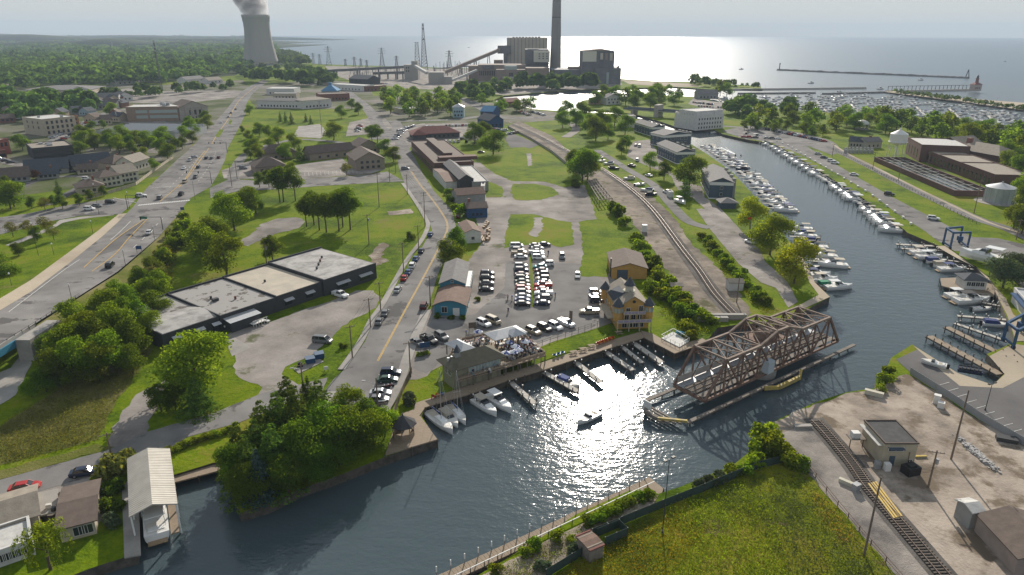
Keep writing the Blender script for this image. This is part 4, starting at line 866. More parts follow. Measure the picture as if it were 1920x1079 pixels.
def bld(name, label, F, h, roof='flat', wm=None, rm=None, rh=2.0, ov=.4, win=(), near=False, gm=None, cat='building', doors=(), group=None, extra=None):
    o, rz, L, D = F; t = thing(name, label, cat, o, rz, group); wm = wm or W_grey; rm = rm or R_grey
    mb = MB().b2(0, 0, -.2, L, D, h)
    if roof == 'gx': mb.add([(0, 0, h), (0, D, h), (0, D / 2, h + rh)], [(0, 2, 1)]).add([(L, 0, h), (L, D, h), (L, D / 2, h + rh)], [(0, 1, 2)])
    if roof == 'gy': mb.add([(0, 0, h), (L, 0, h), (L / 2, 0, h + rh)], [(0, 1, 2)]).add([(0, D, h), (L, D, h), (L / 2, D, h + rh)], [(0, 2, 1)])
    mb.build('wall', wm, t)
    if roof == 'flat':
        MB().b2(.3, .3, h, L - .3, D - .3, h + .06).build('roof', rm, t)
        q = MB().b2(-.08, -.08, h, L + .08, .3, h + .45).b2(-.08, D - .3, h, L + .08, D + .08, h + .45).b2(-.08, .3, h, .3, D - .3, h + .45).b2(L - .3, .3, h, L + .08, D - .3, h + .45); q.build('parapet', wm, t)
    elif roof == 'gx': gable_roof(L, D, h, rh, ov, 'x').build('roof', rm, t)
    elif roof == 'gy': gable_roof(L, D, h, rh, ov, 'y').build('roof', rm, t)
    elif roof == 'hip': hip_roof(L, D, h, rh, ov).build('roof', rm, t)
    elif roof == 'barrel':
        n = 10; ys = []; mb2 = MB()
        pr = [(-ov + (L + 2 * ov) * i / n, h + rh * math.sin(math.pi * i / n) + .02) for i in range(n + 1)]
        for (x0, z0), (x1, z1) in zip(pr, pr[1:]): mb2.add([(x0, -ov, z0), (x1, -ov, z1), (x1, D + ov, z1), (x0, D + ov, z0), (x0, -ov, z0 + .15), (x1, -ov, z1 + .15), (x1, D + ov, z1 + .15), (x0, D + ov, z0 + .15)], [(3, 2, 1, 0), (4, 5, 6, 7), (0, 1, 5, 4), (2, 3, 7, 6)])
        mb2.build('roof', rm, t)
        g = MB()
        for y in (0, D): g.add([(L * i / n, y, h + rh * math.sin(math.pi * i / n)) for i in range(n + 1)], [tuple(range(n + 1)) if y else tuple(range(n, -1, -1))])
        g.build('gable', wm, t)
    windows(t, L, D, win, near, gm)
    for face, u, w, hh, dm in doors:
        (x, y), r = face_pos(face, u, L, D); put('door', MB().b2(-w / 2, -.07, 0, w / 2, .02, hh).mesh('door', dm), t, (x, y, .02), r)
    if extra: extra(t, L, D, h)
    return t
def vents(n, seed, hh=1.2, sz=1.6, mt=None):
    def f(t, L, D, h):
        rg = random.Random(seed)
        for i in range(n): MB().box((0, 0, hh / 2), (sz * rg.uniform(.6, 1.3), sz * rg.uniform(.6, 1.3), hh)).build('roof_unit', mt or M_steel, t, (rg.uniform(.12, .88) * L, rg.uniform(.15, .85) * D, h + .06))
    return f
def chim(x, y, w=.8, hh=2.0, mt=None):
    def f(t, L, D, h): MB().box((x * L, y * D, h + hh / 2), (w, w, hh)).build('chimney', mt or W_brick, t)
    return f
# ---------------------------------------------------------------- far: cooling tower, steam, power station
c = G(490, 122); t = thing('cooling_tower', 'huge hyperbolic concrete cooling tower giving off steam', 'cooling tower', c)
prof = [(31 - 2.0 + 12.5 * (abs(z - 82) / 82) ** 1.75 * (1 if z < 82 else 1.0) + (.9 if z > 104 else 0), z) for z in (8, 16, 26, 38, 50, 62, 72, 82, 92, 100, 104.5, 110)]
M_tower = mat('tower_concrete', (.30, .285, .265), .9, (.36, .335, .30), .03, detail=6, stretch=(1, 1, .15))
MB().lathe(prof + [(prof[-1][0] - 1.2, 110), (prof[-1][0] - 1.6, 96)], n=64, cap=False).build('shell', M_tower, t, smooth=True)
mb = MB()
for i in range(36):
    a = i * math.pi / 18; mb.beam((44 * math.cos(a), 44 * math.sin(a), 0), (41 * math.cos(a + .08), 41 * math.sin(a + .08), 9), 1.2); mb.beam((44 * math.cos(a), 44 * math.sin(a), 0), (41 * math.cos(a - .08), 41 * math.sin(a - .08), 9), 1.2)
mb.build('column_ring', W_conc, t)
MB().lathe([(48, 0), (48, 2), (45, 2)], n=48).build('basin', W_conc, t)
# steam: a real cloud of scattering droplets above the tower mouth
ms = bpy.data.materials.new('steam'); ms.use_nodes = True; nt = ms.node_tree; nt.nodes.remove(nt.nodes['Principled BSDF'])
pv = nt.nodes.new('ShaderNodeVolumePrincipled'); pv.inputs['Color'].default_value = (.98, .98, .99, 1); pv.inputs['Anisotropy'].default_value = .3
tc = nt.nodes.new('ShaderNodeTexCoord'); ns = nt.nodes.new('ShaderNodeTexNoise'); ns.inputs['Scale'].default_value = .06; ns.inputs['Detail'].default_value = 4
rp = nt.nodes.new('ShaderNodeMapRange'); rp.inputs['From Min'].default_value = .36; rp.inputs['From Max'].default_value = .68; rp.inputs['To Max'].default_value = .12
nt.links.new(tc.outputs['Object'], ns.inputs['Vector']); nt.links.new(ns.outputs['Fac'], rp.inputs['Value']); nt.links.new(rp.outputs[0], pv.inputs['Density']); nt.links.new(pv.outputs[0], nt.nodes['Material Output'].inputs['Volume'])
mb = MB(); rings = []
for i in range(9):
    q = i / 8; rr = 25 + 10 * math.sin(q * 2.6) + 6 * q; cx = -26 * q ** 1.5; z = 104 + 75 * q
    rings.append([(cx + rr * math.cos(k * math.pi / 10) * (1 + .12 * math.sin(k * 3 + i)), rr * math.sin(k * math.pi / 10), z) for k in range(20)])
loft(mb, rings); o = mb.build('steam_cloud', ms, None, c); tag(o, 'white steam cloud drifting up from the cooling tower mouth', 'steam', kind='stuff')
M_clad = mat('plant_cladding', (.48, .44, .35), .8, (.40, .36, .29), .05, stretch=(1, 1, .2)); M_clad2 = mat('plant_steel', (.10, .105, .115), .8, (.15, .15, .155), .1); M_clad3 = mat('plant_brick', (.26, .20, .165), .9, (.20, .155, .13), .08); M_cladc = mat('plant_cream', (.58, .55, .45), .7)
def slab(t, name, x0, x1, yt, Y, D, mt, yb=None, dy=0.0):
    a, b = PY(x0, yt, Y), PY(x1, yt, Y); zb = PY(x0, yb, Y).z if yb else Z0 - .2
    return MB().b2(a.x - t.location.x, Y + dy - t.location.y, zb - t.location.z, b.x - t.location.x, Y + dy + D - t.location.y, a.z - t.location.z).build(name, mt, t)
def at_base(x, Y): p = PY(x, 140, Y); return (p.x, Y, Z0)
t = thing('boiler_house', 'tall tan ribbed boiler house of the power station', 'power station', at_base(990, 1300))
slab(t, 'wall', 951, 1026, 71, 1300, 60, M_clad)
for i in range(12): slab(t, 'rib', 951 + i * 6.82 - .5, 951 + i * 6.82 + .3, 72, 1300, 2, M_clad2, 124, -1.2)
for i in range(9): slab(t, 'roof_vent', 961 + i * 6, 965 + i * 6, 69.4, 1310, 8, M_clad2, 71)
slab(t, 'head_house', 933, 957, 86, 1292, 24, M_clad2, 101, 0); slab(t, 'shaft', 944, 951, 101, 1293, 20, M_clad2); slab(t, 'annex', 926, 943, 113, 1330, 20, M_clad3)
t = thing('boiler_house', 'dark steel boiler house with a cream panelled box high on its side', 'power station', at_base(1005, 1200))
slab(t, 'wall', 985, 1029, 93, 1200, 50, M_clad2); slab(t, 'roof_box', 990, 1010, 91.5, 1210, 20, M_clad2, 93); slab(t, 'panel_box', 1001, 1031, 96, 1190, 12, M_cladc, 117)
for r_ in range(3):
    for q in range(3): slab(t, 'louvre', 1010 + q * 7, 1013 + q * 7, 100.5 + r_ * 4.3, 1189, 1, M_clad2, 102.5 + r_ * 4.3)
for i in range(4): slab(t, 'gallery', 985, 1030, 119 + i * 5, 1196, 3, M_clad2, 120.5 + i * 5)
t = thing('turbine_hall', 'long low pinkish brick turbine hall left of the chimney', 'power station', at_base(940, 1140))
slab(t, 'wall', 896, 986, 122, 1150, 50, M_clad3); slab(t, 'wing', 878, 900, 124, 1170, 40, M_clad3); slab(t, 'front_block', 930, 985, 131, 1120, 30, M_clad3); slab(t, 'penthouse', 946, 969, 124, 1121, 14, M_pale, 131)
slab(t, 'lower_block', 942, 972, 145, 1105, 14, W_stone); slab(t, 'roof_sign', 905, 926, 122, 1148, 1.5, M_clad2, 129)
for i in range(9): slab(t, 'window', 899 + i * 3.4, 900.6 + i * 3.4, 133, 1149, 1.2, M_glass, 142)
for i in range(3): slab(t, 'window', 955 + i * 2.6, 956.8 + i * 2.6, 137, 1119, 1.2, M_glass, 144)
for i in range(8): slab(t, 'window', 944 + i * 3.4, 945.8 + i * 3.4, 151, 1104, 1.2, M_glass, 156)
slab(t, 'entrance_block', 986, 1030, 128, 1110, 40, M_clad3)
for i in range(5): slab(t, 'opening', 990 + i * 8, 994 + i * 8, 146, 1109, 1.2, M_clad2, 155)
t = thing('chimney_stack', 'very tall slender concrete chimney of the power station rising out of view', 'chimney', at_base(1041, 1230))
MB().lathe([(10.0, 0), (8.6, 50), (7.4, 100), (6.4, 154), (5.6, 154)], n=28).build('shaft', mat('stack_concrete', (.25, .24, .235), .9, (.19, .185, .18), .05, stretch=(1, 1, .1)), t, smooth=True)
MB().lathe([(7.6, 0), (7.6, 1.2)], (0, 0, 96), n=28).build('platform', M_dsteel, t)
t = thing('generating_unit', 'dark blue grey generating unit with a cream upper box by the lake', 'power station', at_base(1110, 1090))
slab(t, 'base_block', 1034, 1120, 131, 1110, 60, M_clad2); slab(t, 'tower_block', 1092, 1153, 96, 1100, 45, M_clad2); slab(t, 'cream_panel', 1093, 1119, 96.5, 1098, 4, M_cladc, 116); slab(t, 'right_block', 1118, 1165, 128, 1085, 50, M_clad2)
for i in range(3): slab(t, 'stack_panel', 1126 + i * 9, 1131 + i * 9, 100, 1098.5, 3, M_clad3 if i == 1 else M_clad, 112 + i)
a, b = PY(1092, 96, 1100), PY(1153, 96, 1100); q = MB(); zz = [0, 2, 2.6, 1]
q.add([(a.x - t.location.x - 1, 9, a.z - Z0), (b.x - t.location.x + 1, 9, a.z - Z0), (b.x - t.location.x + 1, 56, a.z - Z0), (a.x - t.location.x - 1, 56, a.z - Z0), ((a.x + b.x) / 2 - t.location.x + 6, 9, a.z - Z0 + 3), ((a.x + b.x) / 2 - t.location.x + 6, 56, a.z - Z0 + 3)], [(0, 1, 4), (1, 2, 5, 4), (2, 3, 5), (3, 0, 4, 5)]); q.build('roof', M_clad3, t)
slab(t, 'loading_door', 1137.5, 1142, 136, 1084, 1.2, M_pale, 158); slab(t, 'lean_to', 1067, 1092, 126, 1120, 30, M_clad3); slab(t, 'roof_unit', 1158, 1162, 124, 1090, 6, M_clad2, 128)
t = thing('conveyor_gallery', 'long sloping coal conveyor gallery climbing to the boiler house', 'conveyor', at_base(880, 1250))
a, b = PY(834, 136, 1230), PY(936, 94, 1285); MB().beam(a - t.location, b - t.location, 6, 5).build('gallery', M_clad3, t)
for u, yb_ in ((.28, 0), (.55, 0), (.8, 0)):
    p = a.lerp(b, u) - t.location; q = MB(); q.beam((p.x - 4, p.y, 0), (p.x - 1, p.y, p.z - 2), 1.2); q.beam((p.x + 4, p.y, 0), (p.x + 1, p.y, p.z - 2), 1.2); q.build('trestle', M_clad2, t)
t = thing('crusher_house', 'grey gabled crusher house joining two coal conveyors', 'building', at_base(775, 1150))
slab(t, 'wall', 757, 783, 122, 1180, 26, W_conc); slab(t, 'roof_box', 771, 782, 115, 1183, 20, W_conc, 122); slab(t, 'lower_house', 803, 832, 136, 1090, 24, W_conc); slab(t, 'side_block', 832, 847, 144, 1085, 18, W_conc)
for i in range(4): slab(t, 'window', 761 + (i % 2) * 4, 763 + (i % 2) * 4, 126 + (i // 2) * 6, 1179, 1.5, M_glass, 129 + (i // 2) * 6)
a, b = PY(778, 124, 1178), PY(800, 137, 1100); MB().beam(a - t.location, b - t.location, 4, 4).build('chute', R_white, t)
for x0, y0, x1, y1, nm in ((600, 134, 757, 126, 'long dark conveyor gallery leading left from the crusher house'), (700, 138, 760, 136, 'short low conveyor gallery below the long one')):
    a, b = PY(x0, y0, 1200), PY(x1, y1, 1190); t = thing('conveyor_gallery', nm, 'conveyor', (a.x, a.y, Z0)); MB().beam(a - t.location, b - t.location, 5, 4).build('gallery', M_clad2, t)
    for u in (.2, .45, .7, .92): p = a.lerp(b, u) - t.location; MB().b2(p.x - 1, p.y - 1, 0, p.x + 1, p.y + 1, p.z).build('support', M_clad2, t)
a, b = PY(848, 151, 1085), PY(894, 132, 1140); t = thing('conveyor_gallery', 'pale narrow gallery slanting up to the turbine hall', 'conveyor', (a.x, a.y, Z0)); MB().beam(a - t.location, b - t.location, 3, 3).build('gallery', R_white, t); MB().b2(20, 20, 0, 22, 22, 12).build('support', M_clad2, t)
# pylons
def lattice(t, h, w0, w1, n, thick, mt):
    def ring(k): q = k / n; w = w0 + (w1 - w0) * q ** .8; return [Vector((sx * w, sy * w, h * q)) for sx, sy in ((-1, -1), (1, -1), (1, 1), (-1, 1))]
    lg, br = MB(), MB()
    for k in range(n):
        a, b = ring(k), ring(k + 1)
        for i in range(4): lg.beam(a[i], b[i], thick); br.beam(a[i], b[(i + 1) % 4], thick * .6); br.beam(b[i], a[(i + 1) % 4], thick * .6); br.beam(b[i], b[(i + 1) % 4], thick * .6)
    lg.build('legs', mt, t); br.build('bracing', mt, t)
M_pyl = mat('pylon_steel', (.17, .175, .18), .6)
pyl = [(588, 100, 121), (600, 102, 121), (617, 87, 123), (648, 111, 124), (665, 107, 125), (677, 110, 126), (688, 113, 127), (717, 90, 127), (744, 105, 128), (843, 95, 133), (514, 80, 99), (211, 76, 90), (360, 80, 92), (423, 79, 92), (240, 78, 90)]
pyl.sort()
for i, (x, yt, yb) in enumerate(pyl):
    p = G(x, yb); h = (PY(x, yt, p.y).z - Z0); t = thing('transmission_tower', 'steel lattice transmission tower near the lake shore, %s from the left' % ordn(i) if x > 500 else 'distant lattice transmission tower above the woods, %s from the left' % ordn(i), 'pylon', p, .3, 'lattice transmission towers')
    k = h / 40; lattice(t, h, 4.5 * k + 1, .8, 6, .55 if h < 60 else .7, M_pyl)
    for z, w in ((.72, 7), (.84, 8.5), (.95, 5.5)): MB().beam((-w * k - 1, 0, h * z), (w * k + 1, 0, h * z), .6).build('crossarm', M_pyl, t)
p = G(796, 131); h = PY(797, 44, p.y).z - Z0; t = thing('radio_mast', 'tall grey lattice mast with dishes left of the boiler house', 'mast', p, .2); lattice(t, h, 7, 1.2, 14, .7, M_pyl)
for z in (.66, .88, .96): MB().tube((0, -2, h * z), (0, -3, h * z), 1.6, 1.6, 10).build('dish', M_dsteel, t)
p = G(783, 127); h = PY(783, 80, p.y).z - Z0; t = thing('dead_end_tower', 'flat topped lattice tower beside the tall radio mast', 'pylon', p, .2); lattice(t, h, 6, 3, 7, .6, M_pyl); MB().beam((-5, 0, h), (5, 0, h), .8).build('crossarm', M_pyl, t)
p = G(303, 168); h = PY(288, 77, p.y).z - Z0; t = thing('cell_tower', 'slender dark cell tower standing over the left woods', 'mast', p, .2); lattice(t, h, 1.3, .55, 16, .28, M_dsteel)
for z in (.78, .86, .96): MB().lathe([(1.1, 0), (1.1, 2.2)], (0, 0, h * z), 8).build('antenna_ring', M_steel, t)
t = thing('substation', 'open air electrical substation full of thin steel posts', 'substation', G(840, 134)); rg = random.Random(3)
for i in range(46):
    p = PY(rg.uniform(812, 900), 131, rg.uniform(1240, 1420)) - t.location; p.z = 0; MB().b2(p.x - .35, p.y - .35, 0, p.x + .35, p.y + .35, rg.uniform(9, 24)).build('post', M_pyl, t)
for i in range(8): a = PY(812 + i * 9, 131, 1250 + 15 * i) - t.location; MB().b2(a.x, a.y, 14, a.x + 26, a.y + .6, 15).build('busbar', M_pyl, t)
t = thing('switchyard', 'rows of thin posts and gantries below the long conveyor', 'substation', G(700, 140))
for i in range(60):
    p = PY(rg.uniform(655, 760), 138, rg.uniform(1180, 1420)) - t.location; p.z = 0; MB().b2(p.x - .3, p.y - .3, 0, p.x + .3, p.y + .3, rg.uniform(6, 14)).build('post', M_pyl, t)
# ---------------------------------------------------------------- harbour mouth
M_rock = mat('breakwater_rock', (.13, .125, .12), .95, (.20, .19, .18), .3, bump=.6)
def ridge(name, label, cat, a, b, w, h, mt, part, n=40, bumpy=.5):
    a, b = G(*a, 0), G(*b, 0); t = thing(name, label, cat, a); d = b - a; sd = Vector((d.y, -d.x, 0)).normalized(); rg = random.Random(n); mb = MB(); rings = []
    for i in range(n + 1):
        p = d * (i / n); k = 1 + rg.uniform(-bumpy, bumpy) * .5; hh = h * (1 + rg.uniform(-bumpy, bumpy) * .5); rings.append([p - sd * w * k + Vector((0, 0, -1)), p + sd * w * k + Vector((0, 0, -1)), p + sd * w * .45 * k + Vector((0, 0, hh)), p - sd * w * .45 * k + Vector((0, 0, hh))])
    loft(mb, rings); mb.build(part, mt, t); return t
t = ridge('breakwater', 'long detached stone breakwater far out on the lake', 'breakwater', (1458, 132.5), (1816, 147.5), 7, 3.0, M_rock, 'stone_ridge', 60)
p = G(1461, 132.6, 0) - t.location; MB().lathe([(1.2, 0), (.8, 10), (1.4, 10), (1.2, 13)], (p.x, p.y, 2), 8).build('beacon', M_dsteel, t); p = G(1813, 147.4, 0) - t.location; lat = MB()
for s in (-1, 1): lat.beam((p.x + s * 3, p.y, 2), (p.x, p.y, 15), 1.0)
lat.build('beacon', M_dsteel, t)
ridge('pier', 'long concrete pier running out from the wooded spit', 'pier', (1372, 170.5), (1622, 167), 4, 2.6, W_conc, 'pier_wall', 30, .05)
ridge('pier', 'lower breakwater wall across the marina entrance, left one', 'pier', (1384, 177.5), (1528, 176.2), 3, 2.2, M_rock, 'pier_wall', 20, .1); ridge('pier', 'lower breakwater wall across the marina entrance, right one', 'pier', (1543, 178), (1668, 174.5), 3, 2.2, M_rock, 'pier_wall', 20, .1)
t = ridge('pier', 'lighthouse pier with an elevated catwalk over it', 'pier', (1662, 173.2), (1833, 170.2), 4, 2.4, W_conc, 'pier_wall', 20, .05); a, b = G(1664, 173, 0) - t.location, G(1818, 170.5, 0) - t.location
for i in range(22): p = a.lerp(b, i / 21); MB().b2(p.x - .25, p.y - .25, 2, p.x + .25, p.y + .25, 7.5).build('catwalk_post', M_dsteel, t)
MB().beam(a + Vector((0, 0, 7.5)), b + Vector((0, 0, 7.5)), 1.2, .5).build('catwalk', M_dsteel, t)
p = G(1828, 170.4, 2.2); t = thing('lighthouse', 'small square lighthouse with a red roof and lantern at the pier end', 'lighthouse', p); t.scale = (.62, .62, .62)
MB().b2(-8, -8, 0, 8, 8, 13).build('base_wall', wall('light_pink', (.50, .40, .35)), t); hip_roof(16, 16, 13, 6, 1, -8, -8).build('roof', R_red, t); MB().lathe([(3.4, 0), (3, 8), (3.8, 8), (3.8, 9)], (0, 0, 17), 8).build('tower', R_red, t); MB().lathe([(2.2, 0), (2.2, 4), (2.8, 4), (.3, 7)], (0, 0, 26), 8).build('lantern', M_dsteel, t)
for i in range(3): MB().b2(-5 + i * 4, -8.2, 4, -3.4 + i * 4, -7.9, 8).build('window', M_glass, t)
# ---------------------------------------------------------------- far left town
bld('office_building', 'long two row brick office with pale square windows by the highway', FB((240, 229), (337, 227), 26), 12, wm=wall('brown_brick', (.27, .20, .15)), rm=R_white, win=[('f', .18, .4, 4, 2.6, 2.4, 2.6, M_pale), ('f', .44, .98, 10, 2.6, 2.4, 2.6, M_pale), ('f', .18, .4, 4, 7, 2.4, 2.6, M_pale), ('f', .44, .98, 10, 7, 2.4, 2.6, M_pale)], extra=vents(3, 1, 2.5, 4))
bld('courthouse', 'limestone classical building with pediment and arched windows', FB((339, 227), (392, 223), 26), 11, 'gy', W_stone, R_brown, 5, .8, [('f', .3, .8, 3, 4.5, 2.0, 4, M_glass), ('f', .1, .9, 6, 1, 1.2, 1.8), ('r', .1, .9, 6, 4, 1.5, 3)], extra=lambda t, L, D, h: (MB().b2(-.4, -.5, h - .6, L + .4, D + .4, h).build('cornice', W_conc, t), [MB().tube((x * L, -.4, 0), (x * L, -.4, h - .6), .5, .45, 8).build('column', W_conc, t) for x in (.2, .4, .6, .8)]))
def sawtooth(t, L, D, h):
    n = 9
    for i in range(n):
        y0 = D * i / n; y1 = D * (i + 1) / n; MB().add([(0, y0, h), (L, y0, h), (L, y1, h), (0, y1, h), (0, y0 + .4, h + 2.2), (L, y0 + .4, h + 2.2)], [(0, 1, 5, 4), (4, 5, 2, 3), (1, 2, 5), (0, 4, 3)]).build('roof_ridge', R_metal, t)
bld('sawtooth_hall', 'long low hall with a grey sawtooth metal roof', FB((182, 264), (330, 266), 46), 5, 'none', W_white, R_metal, win=[('f', .05, .95, 14, 1.5, 2.2, 1.5)], extra=sawtooth)
bld('apartment_block', 'tan three storey block with rows of windows on its side', FB((48, 251), (85, 256), 24), 12, wm=W_beige, rm=R_white, win=[('r', .06, .94, 6, z, 1.6, 2.2) for z in (1.2, 4.8, 8.4)] + [('f', .1, .9, 3, z, 1.4, 2) for z in (4.8, 8.4)], extra=vents(2, 4, 1.5, 2))
bld('brick_block', 'red brick commercial block with arched windows and pale roof', FB((-25, 296), (22, 288), 34), 9, wm=wall('red_brick', (.32, .11, .085)), rm=R_white, win=[('r', .08, .95, 7, 1, 1.8, 2.6), ('r', .08, .95, 7, 5, 1.6, 2.4), ('f', .1, .95, 5, 5, 1.6, 2.4)], extra=vents(2, 5))
bld('brick_block', 'low red brick shopfront in front of the arched brick block', FB((-8, 300), (14, 296), 8), 4.5, wm=W_brick, rm=R_dark, win=[('f', .1, .9, 3, .8, 2.2, 2)])
bld('brick_block', 'dark red two storey shop row beside the tan block', FB((100, 243), (124, 240), 18), 9, wm=W_brick, rm=R_dark, win=[('f', .1, .9, 4, z, 1.3, 2) for z in (1.5, 5)])
bld('brick_block', 'orange brick corner shop next to the dark red row', FB((126, 240), (150, 236), 16), 8, wm=W_orange, rm=R_grey, win=[('f', .1, .9, 4, z, 1.3, 1.8) for z in (1.5, 4.8)])
bld('glass_office', 'low black glass office with a flat tan roof', FB((64, 300), (140, 293), 26), 6.5, wm=W_dark, rm=R_tan, win=[('f', .02, .98, 12, z, 1.75, 1.9) for z in (.8, 3.8)] + [('r', .05, .95, 8, z, 2.4, 1.9) for z in (.8, 3.8)], extra=vents(4, 6, 1, 2.5))
for nm, A, B, D, h, rf, w_, r_, rh in (('dark roofed townhouse with grey walls farthest left by the lawn', (5, 345), (58, 340), 11, 3, 'gx', W_grey, R_brown, 4), ('long navy roofed townhouse behind the oval lawn', (48, 330), (130, 324), 12, 3, 'gx', W_grey, R_slate, 4.5), ('small gabled wing in front of the navy roofed townhouse', (70, 338), (112, 334), 6, 2.6, 'gx', W_grey, R_slate, 2.5),
    ('navy roofed townhouse with a tall beige gable end', (138, 322), (212, 314), 12, 3, 'gx', W_beige, R_slate, 5), ('garage wing with pale door under the navy roofs', (146, 328), (184, 325), 7, 2.6, 'gx', W_beige, R_brown, 2.4), ('brown roofed house touching the beige gable', (214, 322), (256, 314), 14, 4, 'hip', W_beige, R_brown, 4), ('beige two storey house by the highway wall', (226, 346), (262, 340), 12, 5.5, 'gx', W_cream, R_tan, 3.2),
    ('beige house with brown hipped roof nearest the crosswalk', (148, 366), (198, 360), 11, 3.2, 'hip', W_beige, R_brown, 3), ('beige two storey house behind the crosswalk corner', (190, 354), (232, 347), 11, 5.2, 'hip', W_cream, R_brown, 3), ('cream house between brown roof and highway wall', (252, 322), (282, 312), 10, 5, 'gx', W_cream, R_tan, 3)):
    bld('house', nm, FB(A, B, D), h, rf, w_, r_, rh, .5, [('f', .1, .9, 4, 1, 1.3, 1.3)] + ([('f', .1, .9, 4, 3.4, 1.2, 1.3)] if h > 5 else []) + [('r', .2, .8, 2, 1, 1.1, 1.2)], cat='house', group='houses by the oval lawn', extra=chim(.7, .6, .9, 4))
for nm, A, B, D, h, rf, w_, r_, rh in (('wide grey roofed shopping hall in the left trees', (42, 180), (172, 178), 60, 6, 'hip', W_beige, R_grey, 4), ('white gabled shop at the end of the grey hall', (138, 183), (176, 181), 18, 6, 'gy', W_white, R_grey, 5), ('long grey roof with white gable end at the lot', (165, 194), (222, 193), 16, 5, 'gx', W_white, R_grey, 5), ('white gabled block right of the long grey roof', (222, 191), (250, 189), 16, 5.5, 'gy', W_white, R_grey, 4.5),
    ('pale blue roofed warehouse deep in the left trees', (72, 154), (150, 152), 40, 7, 'flat', W_white, R_metal, 0), ('small white store beside the far trees', (219, 160), (250, 158), 25, 6, 'flat', W_white, R_blue, 0), ('white cube shed right of the small white store', (255, 156), (272, 154), 20, 6, 'flat', W_white, R_white, 0), ('tan roofed house at the far left edge', (0, 172), (26, 170), 14, 5, 'gx', W_white, R_tan, 4), ('pale far house among trees left of the cooling tower', (350, 158), (385, 155), 18, 6, 'gx', W_white, R_grey, 4), ('pale low house right of the first far house', (392, 158), (418, 156), 16, 5, 'gx', W_white, R_tan, 4),
    ('grey house with steep roof in the left trees', (45, 215), (66, 213), 10, 5, 'gy', W_grey, R_slate, 4), ('small dark brown house at the left edge trees', (0, 232), (30, 230), 10, 4, 'gx', W_brick, R_brown, 3), ('white house behind the tan block', (140, 216), (162, 214), 10, 4, 'gx', W_white, R_slate, 3.5), ('dark grey roofed long house above the tan block', (168, 208), (210, 205), 11, 4, 'gx', W_grey, R_slate, 4)):
    bld('town_building', nm, FB(A, B, D), h, rf, w_, r_, rh, .6, [('f', .08, .92, max(3, int((B[0] - A[0]) / 8)), 1.5, 2.0, 1.8)], group='far town buildings')
# outlet stores and mid town
for nm, A, B, D, h, rf, w_, r_, rh in (('long pale outlet store with grey vaulted roof', (482, 202), (566, 204), 18, 7, 'hip', W_white, R_grey, 2.5), ('second outlet store with bright flat roof', (568, 205), (622, 201), 22, 8, 'hip', W_white, R_tan, 2.5), ('white outlet store behind the vaulted one', (500, 178), (552, 178), 30, 7, 'flat', W_white, R_white, 0), ('narrow outlet store with pale ribbed roof', (512, 186), (556, 186), 14, 6, 'flat', W_beige, R_metal, 0), ('brick hall under the blue pyramid roof', (600, 190), (656, 188), 24, 7, 'flat', W_brick, R_brown, 0),
    ('long white wall of a low warehouse behind the brick hall', (617, 168), (682, 172), 20, 7, 'flat', W_white, R_white, 0), ('tan roofed warehouse right of the long white one', (684, 172), (725, 170), 24, 6, 'flat', W_brick, R_tan, 0), ('dark gabled hall by the coal conveyor', (655, 158), (690, 160), 26, 8, 'gx', W_dark, R_slate, 5), ('low pale roofed school among round trees', (752, 214), (790, 212), 24, 4, 'flat', W_beige, R_white, 0), ('light blue three storey house by the cross street', (849, 221), (870, 221), 11, 9, 'hip', W_ltblue, R_metal, 3),
    ('bright blue gabled shop by the railway', (918, 241), (944, 239), 20, 6, 'gy', W_dblue, R_slate, 4), ('blue hall behind the bright blue shop', (901, 224), (924, 225), 18, 7, 'gx', W_dblue, R_blue, 4), ('maroon shed on the basin shore', (950, 201), (976, 199), 14, 5, 'gx', W_brick, R_red, 3), ('white gabled house on the point by the basin', (1136, 197), (1163, 196), 12, 7, 'gy', W_white, R_grey, 4), ('grey boat shed near the marina lot', (1308, 186), (1346, 186), 16, 6, 'gx', W_grey, R_grey, 4), ('small pink cottage left of the point house', (1105, 196), (1124, 196), 8, 4, 'gx', wall('pink', (.5, .3, .26)), R_brown, 2.5)):
    bld('shop_building', nm, FB(A, B, D), h, rf, w_, r_, rh, .5, [('f', .08, .92, max(3, int((B[0] - A[0]) / 7)), 1.2, 1.6, 1.8)] + ([('f', .08, .92, 4, 4.6, 1.4, 1.6)] if h > 6 and B[0] - A[0] < 40 else []), group='mid town buildings')
o, rz, L, D = FB((604, 184), (632, 184), 20); t = thing('pyramid_roof_hall', 'blue pyramid roof hall of the outlet stores', 'building', o, rz); MB().b2(0, 0, 0, L, D, 8).build('wall', W_ltblue, t); hip_roof(L, D, 8, 7, 1).build('roof', R_blue, t); MB().b2(L * .4, D * .4, 13, L * .6, D * .6, 17).build('cupola', R_blue, t)
bld('restaurant', 'dark walled restaurant under a brown hipped roof ringed by parked cars', FB((777, 262), (862, 258), 17), 3.6, 'hip', wall('slate', (.10, .10, .105)), R_red, 4.5, .9, [('f', .1, .9, 8, 1, 1.6, 1.5)], extra=lambda t, L, D, h: (hip_roof(L * .3, D * .55, h, 3.4, .8, -2, -5).build('wing_roof', R_red, t), MB().b2(-1.5, -4.5, 0, L * .3 - 2.5, 0, h).build('wing_wall', wall('slate', (.1, .1, .1)), t)))
